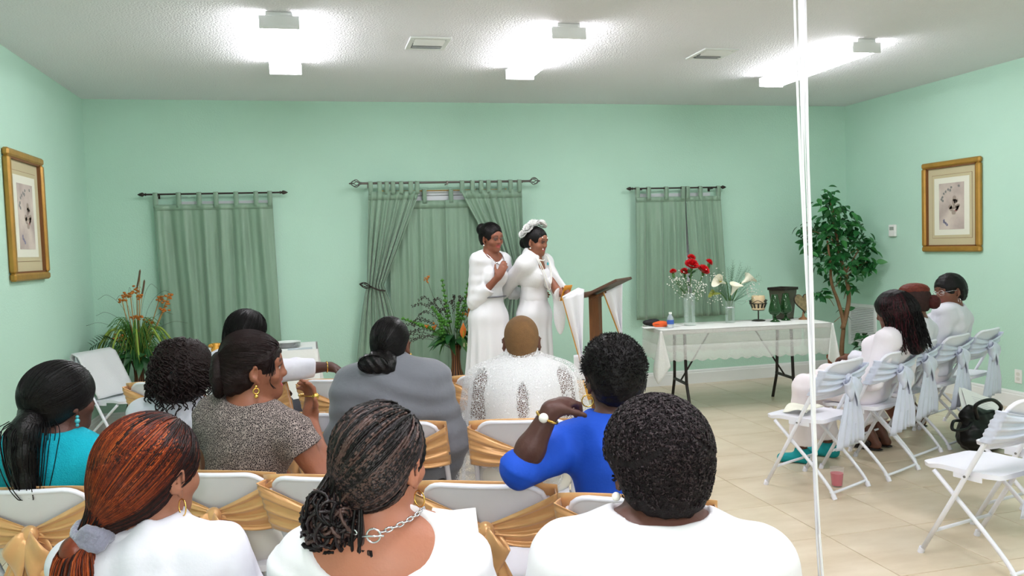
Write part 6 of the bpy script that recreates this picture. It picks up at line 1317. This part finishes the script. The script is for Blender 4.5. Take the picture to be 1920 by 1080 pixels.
for sg in (-1, 1): p.bead('earring', (sg*0.088, 0.0, -0.055), 0.006, M_pearl)
# ---------------- I: blue top, raised arm
p = Person((CH['I'][0]-0.01, CH['I'][1]+0.03), -12, 'woman in a bright blue top with spiky short hair, her hand raised to her ear', (0.944, 2.505, 1.110), 4, 4, skin=(76, 46, 40), girth=1.05, res=0.0075, arms={'L': dict(e=(0.585, 2.36, 0.878), w=(0.680, 2.33, 1.055), hd=(0.75, 0.55, 0.18), hn=(0.25, 0.35, -0.8), ts=-1, curl=(0.5, 0.75, 0.5))})
p.top(mat('royal_blue_jersey', (12, 74, 190), 0.8, bump=0.1, bscale=100), (1.04, 1.5), (0.085, 0.075, 0.06), 0.026, wr=0.003, loose=0.006); p.pants(M_navy)
hp = p.hcap(H_blk, 0.020, nape=-0.082, disp=lambda v: 0.004*wob(v, 130), extra=[ell((0, -0.02, 0.050), (0.086, 0.098, 0.082), k=0.03)], face=(0.085, 0.095, 0.11), fy=0.145); mb = MB()
for k in range(3200):
    d = unit(V3(rg.gauss(0, 1), rg.gauss(-0.35, 1), rg.gauss(0.35, 0.8)))
    if d[1] > 0.55 and d[2] < 0.55 or d[2] < -0.62 or (abs(d[0]) > 0.8 and d[2] < -0.12): continue
    b = onskull(d, 0.022); n_ = unit(d+V3(rg.gauss(0, .35), rg.gauss(0, .35), rg.gauss(0.1, .35))); l = rg.uniform(0.006, 0.015); mb.tube([b, b+n_*l*0.6, b+n_*l], [0.0018, 0.0014, 0.0005], 3, caps=False)
p.tubes('spiky_tufts', mb, H_blk, hp, drape=3, off=0.002); p.ring('earring', (-0.090, 0.004, -0.070), 0.019, 0.0024, M_au, (0.4, 1, 0))
Wl, El = p.W['L'], p.E['L']; d = unit(Wl-El); F_ = frame(d, V3(0, 0, 1)); t_ = MB()
t_.tube([Wl-d*0.025+F_ @ V3(0.034*math.cos(a), 0.034*math.sin(a), 0) for a in np.linspace(0, 2*PI, 21)[:-1]], 0.0045, 6, closed=True); t_.build('watch_strap', M_au, p.root, smooth=True)
q = Wl-d*0.025+unit(V3(-0.3, -0.8, 0.2)-d*(V3(-0.3, -0.8, 0.2) @ d))*0.034; MB().ball(q, (0.015, 0.012, 0.015), 12, 8).build('watch_face', M_pearl, p.root, smooth=True)
# ---------------- J: near short hair, white top
p = Person(CH['N2'][:2], -20, 'woman with short coily black hair and a plain white top, nearest the camera', (0.681, 1.565, 1.084), 0, 4, skin=(92, 58, 48), girth=1.25, res=0.008, shw=0.19)
p.top(M_wht, (1.25, 1.25), (0.098, 0.088, 0.07), 0.022, wr=0.002); p.pants(M_navy)
H_coil = mat('coily_hair', (24, 17, 20), 0.6, bump=0.5, bscale=170, var=0.4, vscale=70, spec=0.2)
hp = p.hcap(H_coil, 0.026, nape=-0.078, disp=lambda v: 0.003*wob(v, 180)+0.002*wob(v, 320, 1), extra=[ell((0, -0.02, 0.045), (0.102, 0.115, 0.095), k=0.03)], face=(0.085, 0.095, 0.11), fy=0.15, res=0.005); ms = [MB(), MB()]
for k in range(5200):
    d = unit(V3(rg.gauss(0, 1), rg.gauss(-0.4, 1), rg.gauss(0.3, 0.8)))
    if d[1] > 0.5 and d[2] < 0.5 or d[2] < -0.66 or (abs(d[0]) > 0.78 and d[2] < -0.10 and d[1] > -0.35): continue
    e_ = V3(0.102, 0.115, 0.095); b1 = V3(0, -0.02, 0.045)+d/math.sqrt(((d/e_)**2).sum()); b2 = onskull(d, 0.026); b = b1 if np.linalg.norm(b1-SKULL_C) > np.linalg.norm(b2-SKULL_C) else b2
    n_ = unit(d+V3(rg.gauss(0, .5), rg.gauss(0, .5), rg.gauss(0, .5))); sd = unit(np.cross(n_, V3(rg.gauss(0, 1), rg.gauss(0, 1), rg.gauss(0, 1)))); l = rg.uniform(0.004, 0.009)
    ms[k % 2].tube([b-n_*0.001, b+n_*l*0.6+sd*0.0025, b+n_*l-sd*0.002], [0.0021, 0.0021, 0.0012], 3, caps=False)
p.tubes('coils', ms[0], H_coil, hp, drape=3, off=0.002); p.tubes('coils', ms[1], hairmat('coil_highlight', (46, 34, 38), 0.4, spec=0.35), hp, drape=3, off=0.002)
p.bead('earring', (-0.089, 0.006, -0.058), 0.0095, M_pearl); mb = MB(); c0 = p.N+V3(0, 0.005, 0.0); mb.tube([c0+V3(0.090*math.cos(a), (0.085 if math.sin(a) > 0 else 0.103)*math.sin(a), 0.03+0.02*abs(math.cos(a))-0.03*max(0, math.sin(a))) for a in np.linspace(0, 2*PI, 41)[:-1]], 0.0014, 5, closed=True); mb.build('necklace', M_ag, p.root, smooth=True)
# ---------------- K: long hair, right group
p = Person((3.53, 4.64), 24, 'woman with very long dark burgundy-tinted hair in white, seated in the right-hand row', (3.655, 4.53, 1.045), 38, 14, skin=(96, 60, 48), hipoff=(0, 0.0), girth=0.92, arms={'L': dict(w=(3.423, 4.757, 0.66), hd=(0.1, 0.6, -0.8)), 'R': dict(w=(3.515, 4.797, 0.66), hd=(-0.3, 0.6, -0.8))}, legs={'L': dict(k=(3.17, 4.80, 0.56), a=(3.21, 4.90, 0.09)), 'R': dict(k=(3.36, 4.93, 0.56), a=(3.47, 4.98, 0.09))})
p.top(mat('sheer_white_blouse', (232, 226, 234), 0.75, bump=0.1, bscale=60), (1.97, 1.97), (0.078, 0.07, 0.055), 0.026); p.pants(mat('off_white_trousers', (236, 228, 232), 0.8), wide=0.02, cut=0.15); p.shoes(mat('teal_suede', (0, 150, 156), 0.7))
H_bur = hairmat('burgundy_hair', (74, 26, 34), 0.35)
hp = p.hcap(H_blk, 0.024, ears=False, nape=None, extra=[cap((0, -0.06, -0.02), (0.0, -0.075, -0.24), 0.095, 0.06, 0.05), cap((-0.05, -0.04, 0.0), (-0.075, 0.0, -0.20), 0.055, 0.04, 0.04), cap((0.05, -0.04, 0.0), (0.075, -0.02, -0.22), 0.055, 0.04, 0.04)], face=(0.068, 0.09, 0.12), fy=0.14, disp=lambda v: 0.004*wob(v*np.array([1, 1, .25]), 110)); ms = [MB(), MB()]
for k in range(620):
    a = rg.uniform(0.75, 2*PI-0.75); d = unit(V3(math.sin(a)*1.0, math.cos(a)*0.8-0.1, 0.5+0.4*rg.random())); b = onskull(d, 0.026); c = onskull(unit(V3(math.sin(a)*1.15, math.cos(a)*0.8, -0.15)), 0.03); l = rg.uniform(0.16, 0.30); ph = rg.random()*6; w_ = rg.uniform(.006, .014)
    P = [b, lerp(b, c, .5)+d*0.01, c]+[c+V3(c[0]*0.2*q+w_*math.sin(ph+q*7), -0.01*q+w_*math.cos(ph+q*6)-0.01, -l*q) for q in (0.25, 0.5, 0.75, 1.0)]; ms[1 if (math.sin(a) < -0.5 and k % 3 == 0) else 0].tube(bez(P, 4), 0.0017, 3, caps=False)
p.tubes('long_locks', ms[0], H_blk, hp, drape=3); p.tubes('burgundy_locks', ms[1], H_bur, hp, drape=3)
# ---------------- L: red crop
p = Person((3.98, 4.95), 24, 'woman in white with cropped red-topped hair and a small puff, in the right-hand row', (4.08, 4.86, 1.075), 44, 2, skin=(102, 64, 50), hipoff=(0, 0.0), res=0.009, legs={'L': dict(a=(3.87, 5.02, 0.09)), 'R': dict(a=(4.0, 5.08, 0.09))})
p.top(M_wsh, (1.95, 1.95), (0.085, 0.075, 0.06), 0.024); p.pants(mat('off_white_trousers', (236, 228, 232), 0.8), wide=0.03, cut=0.16); p.shoes(mat('black_sandal_leather', (26, 22, 22), 0.4), open_=True, name='sandal')
hp = p.hcap(hairmat('shaved_dark_hair', (52, 34, 32), 0.7), 0.005, nape=-0.07); p.add('red_crop', [xf(q, p.hc, p.HR) for q in (ell((0, -0.012, 0.075), (0.075, 0.10, 0.052), k=0.02), ell((0, 0.13, -0.03), (0.09, 0.085, 0.11), k=0.01, op='s'))], hairmat('rust_red_hair', (100, 42, 30), 0.5), 0.006, lambda v: 0.003*wob(v, 160), parent=hp)
p.add('hair_puff', [xf(q, p.hc, p.HR) for q in (ell((0, -0.130, -0.01), (0.044, 0.046, 0.05), k=0.02), cap((0, -0.08, 0.0), (0, -0.12, 0.0), 0.03, k=0.02))], hairmat('burgundy_puff', (70, 28, 28), 0.6), 0.006, lambda v: 0.004*wob(v, 140), parent=hp)
# ---------------- M: jacket, glasses
p = Person((4.43, 5.135), 24, 'woman in a white jacket with short black hair and glasses leaning towards her neighbour', (4.545, 5.035, 1.115), 88, 8, roll=6, skin=(112, 70, 54), res=0.008, legs={'L': dict(a=(4.45, 5.50, 0.09)), 'R': dict(a=(4.68, 5.52, 0.09))})
p.top(M_wsh, (1.7, 1.7), (0.075, 0.07, 0.055), 0.026, name='jacket', infl=0.02, wr=0.006); p.pants(mat('off_white_trousers', (236, 228, 232), 0.8), cut=0.2); p.shoes(mat('black_sandal_leather', (26, 22, 22), 0.4), open_=True, name='sandal')
p.add('lapel', [cap(p.N+V3(-0.05, 0.05, 0.0), p.C+V3(-0.02, 0.165, 0.0), 0.02, 0.014, 0.01), cap(p.N+V3(0.05, 0.05, 0.0), p.C+V3(0.02, 0.165, 0.0), 0.02, 0.014, 0.01)], M_wsh, 0.006)
hp = p.hcap(H_blk, 0.016, nape=-0.085, disp=lambda v: 0.004*wob(v, 120), face=(0.08, 0.095, 0.105))
for sg in (-1, 1): p.ring('earring', (sg*0.088, 0.006, -0.07), 0.016, 0.002, M_ag, (0.2, 1, 0))
mb = MB()
for sg in (-1, 1): mb.tube([(sg*0.033+0.023*math.cos(a), 0.104-0.25*abs(sg*0.033+0.023*math.cos(a)), 0.002+0.018*math.sin(a)) for a in np.linspace(0, 2*PI, 17)[:-1]], 0.0014, 5, closed=True); mb.tube([(sg*0.056, 0.09, 0.006), (sg*0.08, 0.03, 0.006), (sg*0.085, -0.01, 0.0)], 0.0013, 5)
mb.tube([(-0.01, 0.102, 0.006), (0, 0.106, 0.009), (0.01, 0.102, 0.006)], 0.0013, 5); p.tubes('glasses', mb, M_ag, p.root, stuff=False)
# ---------------- W1: standing, belt
M_dress = mat('white_crepe_dress', (224, 224, 228), 0.75, bump=0.06, bscale=80)
def skirt_p(c0, z0, z1, r0, r1, n, amp, sy=0.8):
    def f(v):
        z = v[:, 2]; q = np.clip((z0-z)/(z0-z1), 0, 1); x = v[:, 0]-c0[0]; y = (v[:, 1]-c0[1])/sy; a = np.arctan2(y, x); r = r0+(r1-r0)*q**0.75; return np.maximum((np.sqrt(x*x+y*y)-r-amp*q*np.cos(a*n+1.5*np.sin(a*2)))*0.8, np.maximum(z-z0, z1-z))
    return fnp(f, 0.03)
p = Person((1.45, 6.78), -150, 'standing woman in a long white belted dress, eyes lowered, hand at her chest', (1.495, 6.75, 1.628), -152, 10, 4, skin=(132, 80, 60), lip=(156, 70, 66), stand=True, res=0.007, eyes=False, smile=0.6, shade=(112, 92, 88), arms={'R': dict(e=(1.315, 6.72, 1.085), w=(1.505, 6.60, 1.300), hd=(0.28, -0.05, 0.5), hn=(0.2, 0.7, 0.0), ts=1, curl=(0.3, 0.5, 0.3)), 'L': dict(e=(1.70, 6.97, 1.15), w=(1.90, 7.0, 1.10), hd=(1, 0, 0), hn=(0, -1, 0))}, girth=0.87, shw=0.15, hipoff=(0, 0))
b = p.hip
p.top(M_dress, (1.35, 1.6), (0.105, 0.085, 0.10), -0.005, ny=0.06, name='bodice', hem=1.08, wr=0.006)
def dress(p, z0, z1, r0, r1, n, amp, name, m, sy=0.8):
    c = p.hip; r = r1+0.05; return p.add(name, [skirt_p(c, z0, z1, r0, r1, n, amp, sy), withk(grow(p.T[0], 0.014), 0.06)]+[withk(grow(q, 0.014), 0.06) for q in p.Lg], m, 0.008, bb=((c[0]-r, c[1]-r, z1), (c[0]+r, c[1]+r, z0)))
dress(p, 1.13, 0.02, 0.132, 0.27, 11, 0.028, 'skirt', M_dress)
mb = MB(); mb.tube([(b[0]*0+lerp(p.hip, p.N, 0.34)[0]+0.150*math.cos(a), lerp(p.hip, p.N, 0.34)[1]+0.122*math.sin(a), 1.125+0.006*math.sin(a)) for a in np.linspace(0, 2*PI, 41)[:-1]], 0.013, 6, closed=True, flat=0.5); mb.build('belt', mat('silver_belt', (120, 120, 128), 0.35, metal=0.6), p.root, smooth=True)
hp = p.hcap(H_blk, 0.012, nape=-0.07, face=(0.078, 0.095, 0.125), fy=0.138, fz=-0.032); p.add('bun', [xf(q, p.hc, p.HR) for q in (ell((0, -0.125, 0.055), (0.052, 0.05, 0.052), k=0.03), cap((0, -0.08, 0.05), (0, -0.12, 0.055), 0.04, k=0.03))], H_blk, 0.006, lambda v: 0.002*wob(v, 160), parent=hp); mb = MB(); comb_strands([mb], V3(0, -0.9, 0.25), 260, rg, t=0.0135, r=0.0015); p.tubes('hair_strands', mb, H_blk, hp, drape=3)
p.bead('earring', (0.089, 0.004, -0.055), 0.007, M_pearl); p.bead('earring', (-0.089, 0.004, -0.055), 0.007, M_pearl)
mb = MB(); c = p.N; P = [c+V3(0.085*math.cos(a), 0.02+0.10*math.sin(a) if math.sin(a) < 0 else 0.02+0.125*math.sin(a), 0.02-0.115*max(0, math.sin(a))**1.5) for a in np.linspace(0, 2*PI, 41)[:-1]]; mb.tube(P, 0.0035, 6, closed=True)
for a in (1.0, 1.35, 1.8, 2.15): mb.ball(c+V3(0.085*math.cos(a), 0.025+0.125*math.sin(a), 0.02-0.115*math.sin(a)**1.5), 0.011, 8, 6)
mb.build('necklace', M_ag, p.root, smooth=True); p.shoes(M_ag)
# ---------------- W2: bride-like, flowers
p = Person((1.86, 6.80), -140, 'standing woman in a white gown and lace shawl with white flowers in her hair', (1.888, 6.76, 1.588), -138, 12, 2, skin=(142, 92, 70), lip=(160, 80, 80), stand=True, res=0.007, eyes=False, smile=1.0, shade=(96, 78, 70), girth=0.88, shw=0.155, hipoff=(0, 0), arms={'L': dict(e=(2.035, 6.68, 1.16), w=(2.045, 6.47, 1.125), hd=(0.12, -0.75, 0.25), hn=(-0.8, -0.1, -0.4), ts=-1, curl=(0.5, 0.8, 0.5)), 'R': dict(e=(1.62, 6.96, 1.16), w=(1.45, 7.02, 1.12), hd=(-1, -0.1, 0), hn=(0, -1, 0))})
p.top(M_dress, (0, 0), (0.15, 0.12, 0.13), -0.02, ny=0.06, name='bodice', hem=1.05, wr=0.003); dress(p, 1.16, 0.02, 0.130, 0.20, 13, 0.018, 'skirt', M_dress)
p.add('knot_twist', [ell(p.C+p.fwd*0.135-V3(0, 0, 0.05), (0.028, 0.022, 0.04), k=0.03), cap(p.C+p.fwd*0.135-V3(0, 0, 0.05), p.C+p.fwd*0.12+V3(0.08, 0, 0.03), 0.014, 0.02, 0.03), cap(p.C+p.fwd*0.135-V3(0, 0, 0.05), p.C+p.fwd*0.12+V3(-0.08, 0, 0.03), 0.014, 0.02, 0.03)], M_dress, 0.006)
P = [withk(grow(q, 0.019), 0.06) for q in p.T[2:]]+[cap(p.S['L'], p.E['L'], 0.066, 0.075, 0.05), cone(p.E['L'], lerp(p.E['L'], p.W['L'], 0.75), 0.08, 0.075, 0.03), cap(p.S['R'], p.E['R'], 0.066, 0.07, 0.05), ell(p.E['L']+V3(0.0, 0.02, -0.16), (0.022, 0.06, 0.22), k=0.05), cap(p.N, p.N+V3(0, -0.02, 0.03), 0.085, 0.075, 0.05), ell(p.N+V3(0, 0.03, 0.06), (0.070, 0.075, 0.06), k=0.02, op='s'), ell(p.C+p.fwd*0.20+V3(0, 0, -0.02), (0.075, 0.18, 0.30), k=0.02, op='s')]
p.add('lace_shawl', P, lace_mat('bridal_lace', (240, 240, 242), 0.72, 0.95, 300), 0.008, lambda v: 0.006*wob(v*np.array([1, 1, .4]), 34))
hp = p.hcap(H_blk, 0.010, nape=-0.07, face=(0.078, 0.095, 0.125), fy=0.138, fz=-0.032); p.add('bun', [xf(q, p.hc, p.HR) for q in (ell((0, -0.115, -0.035), (0.05, 0.045, 0.05), k=0.03),)], H_blk, 0.006, lambda v: 0.002*wob(v, 160), parent=hp)
M_petal = mat('white_silk_petal', (248, 248, 246), 0.7); fl_e = empty('hair_flowers'); fl_e.parent = p.root
for k, (x, y, z, r) in enumerate(((0.06, -0.055, 0.10, 0.056), (0.02, -0.035, 0.135, 0.060), (-0.045, 0.0, 0.14, 0.055), (0.08, -0.085, 0.05, 0.046), (-0.03, -0.07, 0.125, 0.046))):
    mb = MB(); rose(mb, (x, y, z), r, (x*2, y, 0.12), k+30); V = p.hc+np.array(mb.V) @ p.HR.T; mb.V = [tuple(v) for v in V]; mb.build('flower', M_petal, fl_e, smooth=True)
for q in ((0.045, 0.085, 0.05), (-0.01, 0.102, 0.045), (0.035, 0.10, -0.05)): p.bead('veil_pearl', q, 0.0055, M_pearl)
for sg in (-1, 1): p.bead('earring', (sg*0.088, 0.004, -0.055), 0.007, M_pearl)
ne = empty('pearl_necklace'); ne.parent = p.root; bl = None
for k in range(40):
    a = k/40*2*PI; q = p.N+V3(0.075*math.cos(a), 0.012+0.082*math.sin(a), 0.03-0.055*max(0, math.sin(a)))
    bl = MB().ball((0, 0, 0), 0.0062, 8, 6).build('pearl', M_pearl, ne, smooth=True) if bl is None else link('pearl', bl.data, None, ne); bl.location = q
mb = MB()
for off, dz in ((0.0, 0.30), (0.012, 0.25)): mb.tube([p.N+V3(0.085*math.cos(a), 0.02+(0.13+off)*max(0, math.sin(a))**0.6-0.08*max(0, -math.sin(a)), 0.025-dz*max(0, math.sin(a))**2.0) for a in np.linspace(0, 2*PI, 61)[:-1]], 0.004, 6, closed=True)
mb.build('long_pearl_strand', M_pearl, p.root, smooth=True)
for sg in (-1, 1): MB().box(p.N+V3(sg*0.055, 0.105, -0.055), (0.02, 0.008, 0.024), 0.002).build('turquoise_pendant', M_turq, p.root)
p.shoes(M_ag)
Wl = p.o+p.R @ p.W['L']; t = empty('orange_card', tuple(Wl+V3(-0.01, -0.12, 0.03)), math.radians(-62)); tag(t, 'orange folded card held over the lectern by the woman with flowers', 'card')
MB().box((-0.03, 0, 0.0), (0.004, 0.09, 0.14), R=roty(0.45)).build('card_face', mat('orange_card_stock', (222, 150, 50), 0.6), t); MB().ball((0.03, -0.01, -0.02), (0.018, 0.014, 0.016), 10, 8).build('crumpled_tissue', M_paper, t, smooth=True)
